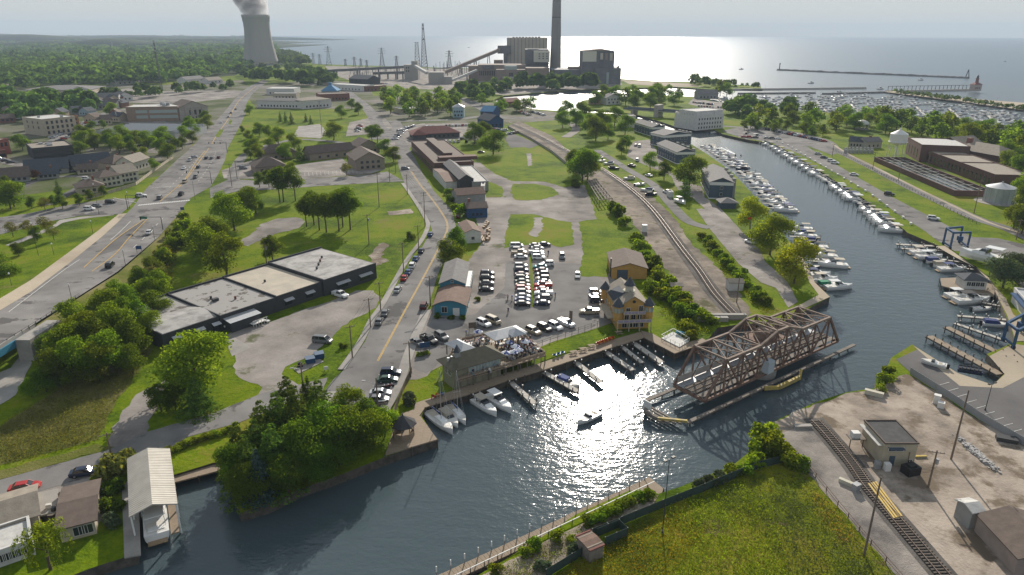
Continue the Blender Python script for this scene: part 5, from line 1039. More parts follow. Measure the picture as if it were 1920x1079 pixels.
for nm, A, B, D, h, rf, rh in (('brown motel block with a big gable facing the street', (668, 321), (722, 317), 24, 6, 'gy', 4), ('long motel wing running back left behind its lot', (582, 302), (664, 293), 10, 4.5, 'gx', 3.5), ('hipped motel lobby by the small lot', (480, 327), (536, 322), 14, 3.5, 'hip', 4.5), ('second hipped motel block behind the lobby', (492, 302), (556, 297), 12, 4, 'hip', 4.5), ('motel wing end behind the big gable', (672, 290), (712, 286), 14, 5, 'gy', 3.5)):
    bld('motel', nm, FB(A, B, D), h, rf, wall('taupe', (.30, .25, .20)), R_brown, rh, .7, [('f', .12, .88, 4, 1, 1.5, 1.4)] + ([('f', .12, .88, 4, 3.8, 1.5, 1.4)] if h > 5 else []), group='brown motel buildings')
# brick warehouse row along the street
t = bld('brick_warehouse', 'long brown brick warehouse with a raised roof monitor', FS((815, 328), (772, 283), 22), 6, wm=W_dbrick, rm=R_brown, win=[('l', .03, .97, 16, 1, 2.4, 2.2), ('f', .1, .9, 5, .8, 2.2, 2.6)], extra=lambda t, L, D, h: (MB().b2(L * .42, 18, h, L * .62, D - 6, h + 2.4).build('roof_monitor', W_dbrick, t), MB().b2(L * .40, 17.5, h + 2.4, L * .64, D - 5.5, h + 2.65).build('monitor_roof', R_brown, t), MB().b2(L * .2, 8, h, L + 4, 14, h + 1.8).build('penthouse', W_dbrick, t)))
bld('shed', 'pink and grey roofed shed in front of the brick warehouse', FS((836, 356), (812, 330), 8), 3.8, 'gx', W_white, R_rust, 1.2, .3, group='sheds along the street'); bld('shed', 'long grey gabled shed with raised ridge in the shed row', FS((862, 360), (832, 328), 7), 6, 'gy', W_dark, R_grey, 2.2, .3, group='sheds along the street'); bld('shed', 'cream flat roofed shed behind the grey gabled one', FS((886, 360), (858, 328), 8), 4.5, 'flat', W_grey, R_white, group='sheds along the street')
bld('shed', 'wide shed with a rusty brown roof below the grey gable', FB((858, 384), (910, 380), 10), 4.2, 'gx', W_grey, R_rust, 2, .4, group='sheds along the street'); bld('box_trailer', 'white box trailer parked behind the shed row', FB((902, 366), (909, 366), 12), 4, 'flat', W_white, R_white, cat='trailer')
bld('shed', 'small shed with brown roof and blue wall', FB((876, 410), (914, 408), 8), 4.2, 'gx', W_dblue, R_brown, 1.6, .4, [('f', .2, .8, 3, 1, 1, 1.2)], group='sheds along the street', extra=chim(.2, .7, 1, 3))
t = bld('workshop', 'white workshop with brown metal roof and timber porch', FB((872, 457), (902, 455), 14), 4, 'gy', W_white, R_rust, 1.2, .2, [('f', .38, .62, 1, 1.3, 1.1, 1.1), ('l', .1, .9, 3, 1, 1, 1)], True, extra=lambda t, L, D, h: (MB().b2(L + .1, 1, 0, L + 2.2, D - 1, .4).build('porch', M_teak, t), [MB().b2(L + 2, 1 + i * 2.6, 0, L + 2.2, 1.2 + i * 2.6, 2.6).build('porch_post', M_teak, t) for i in range(5)], MB().b2(L + .1, .8, 2.6, L + 2.4, D - .8, 2.75).build('porch_roof', R_rust, t)))
rg = random.Random(5)
for i in range(14):
    p = G(906 + rg.uniform(0, 12), 452 - i * 2.6); tag(MB().box((0, 0, .5), (rg.uniform(.8, 1.6), rg.uniform(.7, 1.2), rg.uniform(.7, 1.2))).build('wooden_crate', M_teak, None, p, rg.uniform(0, 3)), 'wooden crate in the pile along the workshop porch', 'crate', 'crates along the workshop porch')
rg = random.Random(31)
for i in range(26):
    x, y = rg.uniform(0, 215), rg.uniform(190, 236); x2 = x + rg.uniform(16, 26); w_ = rg.choice([W_white, W_beige, W_brick, W_grey, W_tan, W_ltblue])
    bld('house', 'small gabled house among the left town trees, %s roof' % ('brown' if i % 2 else 'grey'), FB((x, y), (x2, y - rg.uniform(-1, 1.5)), rg.uniform(8, 12)), rg.uniform(3.5, 6), rg.choice(['gx', 'gy', 'hip']), w_, R_brown if i % 2 else R_slate, 3.2, .5, [('f', .1, .9, 3, 1.2, 1.2, 1.4)], cat='house', group='left town houses')
# ================================================================ river banks, water works, marina
M_trim = mat('white_trim', (.66, .65, .62), .6)
def condo_extra(side):
    def f(t, L, D, h):
        MB().b2(-.1, -.1, h - 1.5, L + .1, D + .1, h - .02).build('fascia', M_trim, t); MB().b2(-.15, -.15, -.1, L + .15, D + .15, .5).build('plinth', M_trim, t)
        for i in range(4):
            x = L * (i + .5) / 4; MB().b2(x - 1.0, D, 0, x + 1.0, D + 1.6, h + 1.2).build('chimney_shaft', W_grey, t)
    return f
def condo(lab, F, h, win): bld('condominium', lab, F, h, 'gx', W_slate, R_grey, 2.0, .6, win, cat='apartment building', group='slate blue river condominiums', extra=condo_extra(1), near=True)
wf = lambda n, h: [('f', .04, .96, n, z, 1.3, 1.6) for z in ((1.2, 4.6) if h < 9 else (1.2, 4.4, 7))]
condo('slate blue condominium by the street bridge, farthest of four', FB((1189, 246), (1222, 257), 10), 7, wf(6, 7))
condo('slate blue condominium with stacked balconies on its river side', FB((1219, 271), (1244, 277), 22), 8, wf(3, 8) + [('r', .1, .9, 5, z, 2, 2) for z in (1, 4.4)])
condo('slate blue condominium between the round tree and the river', FB((1231, 290), (1268, 308), 11), 7, wf(8, 7) + [('r', .2, .8, 2, 4.5, 1.1, 1.2)])
condo('slate blue condominium nearest the swing bridge with two small gable windows', FB((1314, 344), (1329, 373), 10.5), 8, wf(9, 8) + [('r', .3, .7, 1, 1.6, 1.1, 1.4), ('r', .3, .7, 1, 4.6, 1.1, 1.4)])
bld('boat_shelter', 'open sided pavilion with grey hipped roof beside the nearest condominium', FB((1352, 392), (1380, 392), 7), 2.6, 'hip', W_slate, R_grey, 1.8, .8)
t = bld('bank_building', 'white art deco building with tall slit windows on the river', FB((1271, 239), (1303, 244), 30), 14, wm=W_white, rm=R_white, win=[('f', .1, .9, 5, 5.5, 1.0, 6.5), ('f', .08, .92, 6, 1.2, .9, 1.8)], extra=lambda t, L, D, h: [MB().b2(x * L - .3, -.35, 0, x * L + .3, 0, h).build('pilaster', W_white, t) for x in (.03, .2, .36, .52, .68, .84, .97)])
bld('bank_building', 'lower white wing with three window rows right of the slit windows', FB((1304, 245), (1355, 241), 26), 11, wm=W_white, rm=R_white, win=[('f', .06, .94, 9, z, 1.1, 1.6) for z in (1, 4.2, 7.6)] + [('r', .1, .9, 5, z, 1.1, 1.6) for z in (1, 4.2, 7.6)], extra=vents(3, 9, 2.4, 5, W_white))
bld('cream_building', 'plain cream building behind the first condominium', FB((1170, 240), (1191, 240), 14), 9, wm=W_cream, rm=R_grey, win=[('f', .2, .8, 2, 5, 1, 1.3), ('r', .2, .8, 3, 5, 1, 1.3)])
a, b = G(1168, 216), G(1266, 223); t = thing('street_bridge', 'low grey blue street bridge with a stone tower over the river', 'bridge', a, math.atan2((b - a).y, (b - a).x)); L = (b - a).length
MB().b2(0, 0, 5, L, 10, 6).build('deck', W_conc, t); MB().b2(0, -.3, 6, L, 0, 7).build('railing', W_slate, t); MB().b2(0, 10, 6, L, 10.3, 7).build('railing', W_slate, t); MB().b2(L * .6, -1, 0, L * .68, 11, 11).build('tower', W_stone, t); MB().b2(L * .15, 0, -1, L * .2, 10, 5).build('pier', W_conc, t)
# water works
o, rz, L, D = FS((1787, 368), (1638, 303), 18); t = thing('filter_basins', 'brick walled filter basins with a grid of walkways over green water', 'basin', o, rz)
MB().b2(0, 0, 0, L, .6, 2.8).b2(0, D - .6, 0, L, D, 2.8).b2(0, .6, 0, .6, D - .6, 2.8).b2(L - .6, .6, 0, L, D - .6, 2.8).build('basin_wall', W_dbrick, t); MB().b2(.6, .6, 0, L - .6, D - .6, 1.4).build('basin_water', mat('basin_water', (.025, .05, .04), .08, (.05, .045, .03), .1, spec=.5), t)
for i in range(1, 4): MB().b2(L * i / 4 - .2, .6, 2.4, L * i / 4 + .2, D - .6, 2.6).build('walkway', W_conc, t)
for i in range(1, 11): MB().b2(.6, D * i / 11 - .25, 2.1, L - .6, D * i / 11 + .25, 2.3).build('walkway', W_conc, t)
bld('filter_house', 'long brown brick filter house with arched windows beside the basins', FS((1860, 353), (1704, 292), 19), 6.5, wm=W_dbrick, rm=R_tan, win=[('l', .02, .98, 22, 1.4, 1.8, 3)], extra=lambda t, L, D, h: [MB().b2(.3, D * u, h + .06, L - .3, D * u + .4, h + .5).build('roof_curb', W_dbrick, t) for u in (.36, .62)])
bld('pump_house', 'tall brown brick block at the far end of the filter house', FS((1722, 304), (1697, 288), 26), 10, wm=W_dbrick, rm=R_white, win=[('l', .1, .9, 4, 2, 1.6, 5), ('f', .1, .9, 5, 2, 1.5, 4)])
bld('pump_house', 'brick hall with tan hipped roof behind the filter house', FB((1778, 300), (1868, 318), 18), 7.5, 'hip', W_dbrick, R_tan, 4.5, .8, [('f', .1, .9, 7, 1.5, 1.6, 3)], extra=chim(.12, .5, 2.4, 6)); bld('pump_house', 'gabled brick hall joining the tan hipped roof', FB((1752, 288), (1800, 296), 20), 7, 'gy', W_dbrick, R_tan, 4.5, .8)
p = G(1678, 297); t = thing('water_tower', 'white water tower with conical roof on slim legs', 'water tower', p)
MB().lathe([(.5, 8), (4.4, 9), (5, 10.2), (5, 15), (0.5, 17.5)], n=24).build('tank', M_trim, t, smooth=False); MB().lathe([(.5, 0), (.5, 1.2)], (0, 0, 17.3), 8).build('finial', M_trim, t); MB().tube((0, 0, 0), (0, 0, 9), .6, .6, 8).build('riser', M_trim, t)
for i in range(6): a = i * math.pi / 3 + .3; MB().tube((5.2 * math.cos(a), 5.2 * math.sin(a), 0), (4.6 * math.cos(a), 4.6 * math.sin(a), 10), .2, .2, 6).build('leg', M_trim, t)
MB().lathe([(5.5, 0), (5.5, .25)], (0, 0, 10), 24).build('balcony', M_trim, t)
p = G(1871, 379); t = thing('storage_tank', 'ribbed silver storage tank with a shallow cone roof', 'tank', p)
MB().lathe([(6.1, 0), (6.1, 7)], n=32).build('tank_wall', mat('tank_steel', (.46, .48, .5), .5, (.34, .36, .38), .8, metal=.3, stretch=(1, 1, .1)), t); MB().lathe([(6.3, 7.02), (.3, 9), (.3, 9.6)], n=32).build('roof', R_metal, t)
for i in range(16): a = i * math.pi / 8; MB().tube((6.15 * math.cos(a), 6.15 * math.sin(a), 0), (6.15 * math.cos(a), 6.15 * math.sin(a), 7), .12, .12, 4).build('rib', M_steel, t)
MB().lathe([(9.5, -.1), (9.5, .1), (6.2, .12)], n=32).build('apron', M_conc, t)
p = G(1615, 243); t = thing('bandstand', 'white domed bandstand among the park trees', 'bandstand', p); MB().lathe([(5.8, 4), (5.2, 5.2), (3.6, 6.6), (1.5, 7.4), (.2, 7.6)], n=20).build('dome', M_trim, t, smooth=True); MB().lathe([(5.2, 0), (5.2, .9)], n=20).build('floor', W_conc, t)
for i in range(8): a = i * math.pi / 4; MB().tube((5 * math.cos(a), 5 * math.sin(a), .9), (5 * math.cos(a), 5 * math.sin(a), 4.1), .2, .2, 6).build('column', M_trim, t)
bld('stone_house', 'dark stone lodge with slate roof by the substation fence', FB((1590, 276), (1618, 278), 10), 4, 'gx', W_stone, R_slate, 2.6, .4, [('f', .1, .9, 4, 1, 1, 1.4)]); bld('stone_house', 'low stone wing with chimney right of the slate lodge', FB((1622, 279), (1652, 278), 9), 4.5, 'gx', W_stone, R_grey, 2.4, .4, [('f', .1, .9, 3, 1, 1, 1.4)], extra=chim(.5, .5, 1.2, 3.4))
for i in range(16):
    p = G(1585 + (i % 8) * 7, 284 + (i // 8) * 4); tag(MB().box((0, 0, 1), (1.6, 1.4, 2)).b2(-.5, -.5, 2, .5, .5, 2.6).build('transformer_box', M_steel, None, p), 'small grey electrical cabinet in the fenced yard by the water tower', 'cabinet', 'cabinets in the electrical yard')
# blue travel lifts
def travel_lift(lab, p0, p1, p2, p3, h):
    c = [G(*p) for p in (p0, p1, p2, p3)]; o = sum(c, Vector()) / 4; t = thing('travel_lift', lab, 'boat lift', o); m_ = mat('lift_blue', (.03, .08, .17), .5); c = [q - o for q in c]
    for q in c: MB().box((q.x, q.y, h / 2), (.5, .5, h)).build('leg', m_, t); w = MB().tube((q.x - .2, q.y, .55), (q.x + .2, q.y, .55), .6, .6, 12).build('wheel', M_tyre, t)
    for i, j in ((0, 3), (1, 2)): MB().beam(c[i] + Vector((0, 0, h)), c[j] + Vector((0, 0, h)), .55, .7).build('top_beam', m_, t)
    MB().beam(c[0] + Vector((0, 0, h)), c[1] + Vector((0, 0, h)), .5, .6).build('cross_beam', m_, t)
    for i, j in ((0, 1), (3, 2)): MB().beam(c[i] + Vector((0, 0, 1)), c[j] + Vector((0, 0, 1)), .35, .5).build('sill_beam', m_, t)
    MB().box((c[3].x, c[3].y, 1.8), (1.4, 1.6, 1.6)).build('engine_box', m_, t)
travel_lift('blue travel lift straddling the haul out slip by the big yacht', (1768, 459), (1781, 468), (1813, 467), (1798, 456), 6.2)
travel_lift('blue travel lift at the right edge by the launch ramp', (1880, 640), (1899, 655), (1932, 640), (1912, 622), 5.0)
bld('fuel_dock_hut', 'white hut with dark hipped roof on the fuel dock', FB((1806, 541), (1848, 543), 5.5), 2.7, 'hip', W_white, R_slate, 1.6, .7, [('f', .1, .9, 4, .9, 1.1, 1.2)], True); bld('marina_store', 'white marina store with a blue awning at the right edge', FS((1932, 610), (1895, 566), 12), 4, 'flat', W_white, R_metal, extra=lambda t, L, D, h: (MB().b2(-1.2, 2, h - 1, 0, D - 2, h - .6).build('awning', W_dblue, t), MB().b2(-.08, 3, h - .5, 0, D - 3, h).build('sign_board', W_dblue, t)))
# docks
M_plank = mat('dock_planks', (.30, .235, .165), .85, (.22, .17, .125), 1.2, stretch=(1, 8, 1)); M_plank2 = mat('grey_dock_planks', (.50, .47, .42), .85, (.38, .35, .31), 1.0); M_pile = mat('dock_pile', (.10, .085, .07), .9); M_whitecap = mat('white_pile_cap', (.68, .67, .64), .6)
def dock(lab, a, b, w, z=1.15, piles=4, mt=None, caps=True, group='finger docks', both=True):
    a, b = G(*a, z), G(*b, z); d = b - a; L = d.length; t = thing('finger_dock', lab, 'dock', Vector((a.x, a.y, 0)), math.atan2(d.y, d.x), group)
    n = max(2, int(L / 2.4))
    for i in range(n): MB().b2(L * i / n + .03, -w / 2, z - .16, L * (i + 1) / n - .03, w / 2, z).build('deck_panel', mt or M_plank2, t)
    for s in ((-1, 1) if both else (-1,)): MB().b2(0, s * w / 2 - .08, z - .35, L, s * w / 2 + .08, z - .17).build('stringer', M_pile, t)
    for i in range(piles):
        for s in ((-1, 1) if both else (1,)):
            x = L * (i + .8) / piles - .2; q = MB().tube((x, s * (w / 2 + .17), -1.2), (x, s * (w / 2 + .17), z + .75), .13, .13, 7).build('pile', M_pile, t)
            if caps: MB().tube((x, s * (w / 2 + .17), z + .75), (x, s * (w / 2 + .17), z + 1.0), .15, .15, 7).build('cap', M_whitecap, q)
    return t
for i, (a, b, w) in enumerate([((883, 736), (909, 757), 1.3), ((953, 712), (1003, 757), 1.3), ((1016, 695), (1084, 734), 1.4), ((1075, 675), (1128, 717), 1.4), ((1131, 656), (1187, 694), 1.4), ((1164, 648), (1204, 680), 1.2), ((1184, 640), (1241, 680), 1.6)]):
    dock('pale finger dock off the restaurant boardwalk, %s from the left' % ordn(i), a, b, w)
for i, (a, b, w) in enumerate([((1768, 462), (1680, 458), 1.6), ((1772, 470), (1690, 466), 1.2), ((1808, 492), (1760, 486), .9), ((1826, 505), (1775, 500), .9), ((1862, 548), (1800, 535), 1.0), ((1876, 574), (1838, 566), 1.0), ((1893, 600), (1795, 592), 1.2), ((1890, 640), (1790, 606), 1.2)]):
    dock('dock finger on the right bank below the travel lift, %s from the top' % ordn(i), a, b, w, group='right bank dock fingers')
dock('long tan timber dock left of the launch ramp', (1876, 702), (1742, 630), 2.2, 1.3, 9, M_plank, False, 'launch ramp docks'); dock('long tan timber dock right of the launch ramp', (1930, 690), (1775, 613), 2.0, 1.3, 8, M_plank, False, 'launch ramp docks')
def platform(name, lab, pix, z, mt, cat='deck', th=.25, legs=True):
    pts = [G(p[0], p[1], z) for p in pix]; o = Vector((pts[0].x, pts[0].y, 0)); t = thing(name, lab, cat, o); loc = [(p - o) for p in pts]
    mb = MB(); mb.prism([(p.x, p.y) for p in loc], z - th, z); mb.build('floor', mt, t)
    if legs:
        for p, q in zip(loc, loc[1:] + loc[:1]):
            n = max(1, int((q - p).length / 3.5))
            for i in range(n): r = p.lerp(q, i / n); MB().tube((r.x, r.y, -1), (r.x, r.y, z + .02), .14, .14, 6).build('pile', M_pile, t)
    return t
platform('fuel_dock', 'wooden fuel dock under the white hut', [(1763, 522), (1812, 520), (1866, 535), (1864, 556), (1812, 548), (1766, 536)], 1.5, M_plank)
platform('boardwalk', 'timber boardwalk along the river below the restaurant', [(797, 764), (818, 757), (883, 738), (952, 713), (1015, 695), (1130, 657), (1208, 633), (1202, 622), (1128, 643), (1010, 682), (948, 700), (880, 722), (812, 745), (778, 756), (776, 768)], Z0 + .35, M_plank)
platform('boardwalk', 'timber deck turning the corner beside the yellow house', [(1208, 633), (1265, 663), (1328, 641), (1316, 634), (1266, 650), (1222, 625), (1202, 620)], Z0 + .4, M_plank)
platform('gazebo_deck', 'angular timber deck around the gazebo', [(797, 764), (787, 779), (820, 824), (722, 853), (736, 812), (755, 775), (776, 768)], Z0 + .34, M_plank)
t = platform('floating_patio', 'white railed patio with blue benches beside the swing bridge', [(1240, 634), (1274, 651), (1292, 640), (1262, 622)], Z0 + .6, W_white, 'patio', legs=False)
for i in range(4):
    a = [G(*p, Z0 + .6) for p in ((1240, 634), (1274, 651), (1292, 640), (1262, 622))]; a, b = a[i], a[(i + 1) % 4]; a = a - t.location; b = b - t.location; MB().beam(a + Vector((0, 0, .9)), b + Vector((0, 0, .9)), .08).build('rail', M_trim, t)
    for k in range(4): q = a.lerp(b, k / 4); MB().b2(q.x - .05, q.y - .05, q.z, q.x + .05, q.y + .05, q.z + .9).build('post', M_trim, t)
p = G(1275, 632) - t.location; MB().box((p.x, p.y, 1.2 + Z0 - t.location.z), (2.4, .8, .5), -.5).build('bench', W_blue, t)
# ---------------------------------------------------------------- the swing bridge
M_rust = mat('rusty_steel', (.12, .075, .055), .85, (.22, .145, .11), .9, detail=6, bump=.2); M_rust2 = mat('weathered_steel', (.29, .225, .18), .85, (.16, .115, .09), .8, detail=6); M_timb = mat('old_timber', (.16, .14, .12), .95, (.24, .21, .18), 1.5); M_fend = mat('yellow_fender', (.55, .40, .05), .7, (.3, .25, .15), .8)
BZ = 3.0
nA, nB, fA = G(1322, 752, BZ), G(1571, 640, BZ), G(1265, 722, BZ)
ux = (nB - nA).normalized(); uy = Vector((-ux.y, ux.x, 0)); BL = (nB - nA).length; BW = min(9.5, (fA - nA).dot(uy))
t = thing('swing_bridge', 'rusty steel swing railway bridge turned open along the river', 'bridge', Vector((nA.x, nA.y, 0)), math.atan2(ux.y, ux.x)); Lb = BL
HT, HC = 7.8, 9.8
nodes_b = [0, .115, .23, .345, .46, .54, .655, .77, .885, 1.0]
top = {1: HT, 2: HT, 3: HT, 4: HC, 5: HC, 6: HT, 7: HT, 8: HT}
def bm_(name, a, b, w, h, m_): return MB().beam(a, b, w, h).build(name, m_, t)
for y in (0, BW):
    B_ = [Vector((Lb * u, y, BZ)) for u in nodes_b]; T_ = {i: Vector((Lb * nodes_b[i], y, BZ + top[i])) for i in top}
    for i in range(9): bm_('bottom_chord', B_[i], B_[i + 1], .45, .55, M_rust)
    for i in range(1, 8): bm_('top_chord', T_[i], T_[i + 1], .5, .45, M_rust2)
    bm_('end_post', B_[0], T_[1], .5, .5, M_rust); bm_('end_post', B_[9], T_[8], .5, .5, M_rust)
    for i in range(1, 9): bm_('vertical_post', B_[i], T_[i], .32, .32, M_rust)
    for i, j in ((1, 2), (3, 2), (3, 4), (6, 5), (6, 7), (8, 7)): bm_('diagonal', T_[i], B_[j], .36, .3, M_rust)
    for i, j in ((2, 1), (2, 3), (4, 3), (5, 6), (7, 6), (7, 8)): bm_('counter_diagonal', T_[i], B_[j], .2, .2, M_rust)
    for i in (0, 8): 
        m0 = (B_[i] + B_[i + 1]) / 2; tp = (B_[0] + T_[1]) / 2 if i == 0 else (B_[9] + T_[8]) / 2; bm_('hanger', tp, m0 * 1.0, .18, .18, M_rust)
    bm_('top_chord', T_[4] + Vector((0, 0, -4)), T_[5] + Vector((0, 0, -4)), .3, .3, M_rust2)
    bm_('tower_brace', T_[4], B_[5], .2, .2, M_rust); bm_('tower_brace', T_[5], B_[4], .2, .2, M_rust)
for i in top:
    a = Vector((Lb * nodes_b[i], 0, BZ + top[i])); b = a + Vector((0, BW, 0)); bm_('portal_strut', a, b, .35, .4, M_rust2); bm_('sway_strut', a - Vector((0, 0, 1.4)), b - Vector((0, 0, 1.4)), .18, .18, M_rust)
    for s in range(3): y0 = BW * s / 3; bm_('lattice_bar', Vector((a.x, y0, a.z - 1.4)), Vector((a.x, y0 + BW / 3, a.z)), .12, .12, M_rust2); bm_('lattice_bar', Vector((a.x, y0, a.z)), Vector((a.x, y0 + BW / 3, a.z - 1.4)), .12, .12, M_rust2)
    if i < 8:
        c0, c1 = Vector((Lb * nodes_b[i], 0, BZ + top[i])), Vector((Lb * nodes_b[i + 1], BW, BZ + top[i + 1])); bm_('top_lateral', c0, c1, .2, .16, M_rust2); bm_('top_lateral', c0 + Vector((0, BW, 0)), c1 - Vector((0, BW, 0)), .2, .16, M_rust2)
for i in range(10): bm_('floor_beam', Vector((Lb * nodes_b[i], 0, BZ - .1)), Vector((Lb * nodes_b[i], BW, BZ - .1)), .4, .7, M_rust)
for y in (BW * .36, BW * .64): bm_('stringer', Vector((0, y, BZ + .15)), Vector((Lb, y, BZ + .15)), .35, .5, M_rust)
n = 110
tie = MB().box((0, 0, 0), (.24, 3.2, .22)).mesh('sleeper', M_timb)
for i in range(n): put('sleeper', tie, t, (Lb * (i + .5) / n, BW / 2, BZ + .52))
for s in (-.75, .75): bm_('rail', Vector((0, BW / 2 + s, BZ + .72)), Vector((Lb, BW / 2 + s, BZ + .72)), .09, .17, M_rust2)
bm_('walkway', Vector((0, 1.3, BZ + .5)), Vector((Lb, 1.3, BZ + .5)), 1.3, .1, M_timb); bm_('machinery_deck', Vector((0, BW - 1.4, BZ + .45)), Vector((Lb, BW - 1.4, BZ + .45)), 1.8, .12, M_steel)
for i in range(9): bm_('side_panel', Vector((Lb * nodes_b[i] + .5, BW - .5, BZ + 1.4)), Vector((Lb * nodes_b[i + 1] - .5, BW - .5, BZ + 1.4)), .06, 1.5, W_conc)
MB().b2(Lb * .40, -.9, BZ + .3, Lb * .445, .9, BZ + 3.2).build('control_cabinet', mat('pale_blue_steel', (.40, .46, .50), .6), t); MB().tube((Lb / 2, BW / 2, -1), (Lb / 2, BW / 2, BZ - .3), 3.6, 3.6, 20).build('pivot_pier', W_conc, t)
MB().b2(Lb * .42, 1, BZ + 6.2, Lb * .58, BW - 1, BZ + 6.4).build('machinery_floor', M_rust, t); MB().b2(Lb * .46, 2.5, BZ + 6.4, Lb * .53, BW - 2.5, BZ + 8.2).build('machinery_house', M_rust2, t)
f = thing('fender_pier', 'long low timber fender pier under the swing bridge', 'pier', t.location, t.rotation_euler[2])
for y0, y1 in ((-1.8, -.9), (BW + .9, BW + 1.8)):
    for k in range(16): MB().b2(-7 + (Lb + 13) * k / 16 + .05, y0, .75, -7 + (Lb + 13) * (k + 1) / 16 - .05, y1, 1.05).build('walk_plank', M_timb, f); MB().tube((-6 + (Lb + 13) * k / 16, (y0 + y1) / 2, -1), (-6 + (Lb + 13) * k / 16, (y0 + y1) / 2, .8), .2, .2, 6).build('pile', M_pile, f)
MB().beam((-7, -1.4, 1.3), (-11, BW * .35, 1.3), .5, .5).build('nose_beam', M_fend, f); MB().beam((-11, BW * .35, 1.3), (-11, BW * .75, 1.3), .5, .5).build('nose_beam', M_timb, f); MB().beam((-11, BW * .75, 1.3), (-7, BW + 1.4, 1.3), .5, .5).build('nose_beam', M_timb, f)
for k in range(4): MB().beam((-8 - k * .9, -.9 + k * .8, .7), (-8 - k * .9, BW + .9 - k * .8, .7), .35, .3).build('crib_timber', M_timb, f)
MB().beam((Lb * .42, -3.4, .9), (Lb * .58, -3.4, .9), .7, .9).build('pivot_fender', M_fend, f); MB().beam((Lb * .36, -1.8, .9), (Lb * .42, -3.4, .9), .6, .8).build('pivot_fender', M_fend, f); MB().beam((Lb * .58, -3.4, .9), (Lb * .64, -1.8, .9), .6, .8).build('pivot_fender', M_fend, f); MB().box((-10, BW * .8, 2.3), (.2, 2.2, 1.7)).build('sign_board', M_trim, f)
# ---------------------------------------------------------------- railway tracks
M_rail = mat('rail_steel', (.26, .20, .165), .5, (.17, .125, .10), .6, metal=.3); M_tiew = mat('sleeper_wood', (.10, .085, .07), .95, (.16, .135, .115), 2); M_yp = mat('yellow_plank', (.62, .44, .12), .8, (.5, .36, .14), 1)
M_bal2 = ground_mat('dark_ballast', [(0.075, 0.068, 0.062), (0.12, 0.11, 0.10), (0.17, 0.155, 0.14)], s1=0.1, s2=0.8, s3=5.0, bump=0.5)
def track(lab, pix, ties=260, lift=.06, tie0=0.0, group=None):
    pts = pathpts(pix, 5); o = pts[0].copy(); t = thing('railway_track', lab, 'railway track', o); loc = [p - o for p in pts]
    seg = [0]
    for a, b in zip(loc, loc[1:]): seg.append(seg[-1] + (b - a).length)
    tot = seg[-1]; sp = .62; n = min(ties, int(tot / sp)); tm = MB().box((0, 0, 0), (2.6, .24, .18)).mesh('sleeper', M_tiew)
    for i in range(n):
        s = tot - (i + .5) * sp if tie0 else (i + .5) * sp
        k = max(0, min(len(seg) - 2, next((j for j in range(len(seg) - 1) if seg[j + 1] >= s), 0))); u = (s - seg[k]) / max(1e-6, seg[k + 1] - seg[k]); p = loc[k].lerp(loc[k + 1], u); d = loc[k + 1] - loc[k]
        put('sleeper', tm, t, (p.x, p.y, .05 + lift), math.atan2(d.y, d.x) + math.pi / 2)
    for sg in (-.72, .72):
        mb = MB()
        for i in range(len(loc) - 1):
            def pt(j): d = (loc[min(j + 1, len(loc) - 1)] - loc[max(j - 1, 0)]).normalized(); return loc[j] + Vector((d.y, -d.x, 0)) * sg + Vector((0, 0, .22 + lift))
            mb.beam(pt(i), pt(i + 1), .09, .16)
        mb.build('rail', M_rail, t)
    return t, loc
for p, w in (([(960, 233), (1005, 254), (1060, 283), (1115, 311), (1172, 348), (1222, 393), (1280, 470), (1340, 552), (1378, 592)], 5.0), ([(1524, 785), (1547, 811), (1595, 868), (1625, 911), (1665, 958), (1702, 1001), (1780, 1092)], 4.2)):
    mbs = MB(); ribbon_pts(mbs, pathpts(p, 3), w); tag(mbs.build('ballast_bed', M_bal2), kind='structure')
track('railway track running from the town down to the open swing bridge', [(947, 227), (1005, 251), (1060, 281), (1115, 309), (1172, 347), (1222, 392), (1280, 469), (1310, 507), (1340, 551), (1376, 590)], 300, tie0=1)
tk, lc = track('railway track with yellow crossing planks in the dirt yard', [(1527, 790), (1547, 811), (1595, 868), (1625, 911), (1665, 958), (1702, 1001), (1780, 1092)], 140)
for k in range(4):
    a, b = G(1628 + k * 4.3, 910 - k * 1.2) - tk.location, G(1676 + k * 4.6, 975 - k * 1.2) - tk.location; MB().beam(a + Vector((0, 0, .3)), b + Vector((0, 0, .3)), .32, .2).build('crossing_plank', M_yp, tk)
# ================================================================ near buildings and yards
# black flat roofed building
F = FR((305, 628), (702, 497), (349, 541), 4.3); o, rz, L, D = F; t = thing('flat_roof_building', 'long black walled building with patched grey flat roofs', 'building', o, rz)
M_r1 = mat('membrane_roof', (.40, .385, .365), .9, (.24, .23, .22), .3, detail=8, lo=.42, hi=.62); M_r2 = mat('tan_membrane_roof', (.48, .42, .33), .9, (.38, .34, .28), .3, detail=6); M_r3 = mat('patched_roof', (.30, .285, .27), .9, (.11, .10, .085), .25, detail=6, lo=.55, hi=.58)
for (u0, u1, h, m_, d0) in ((0, .22, 3.9, M_r3, .02), (.22, .47, 4.1, M_r3, 0), (.47, .70, 4.3, M_r2, 0), (.70, 1.0, 4.9, M_r1, -.03)):
    MB().b2(L * u0, D * d0, -.2, L * u1 - .02, D, h).build('wall', W_dark, t); MB().b2(L * u0 + .35, D * d0 + .35, h, L * u1 - .35, D - .35, h + .05).build('roof', m_, t)
    MB().b2(L * u0, D - .35, h, L * u1 - .02, D + .05, h + .55).b2(L * u0, D * d0 - .05, h, L * u1 - .02, D * d0 + .3, h + .22).b2(L * u0, D * d0 + .3, h, L * u0 + .32, D - .35, h + .35).build('parapet', W_dark, t)
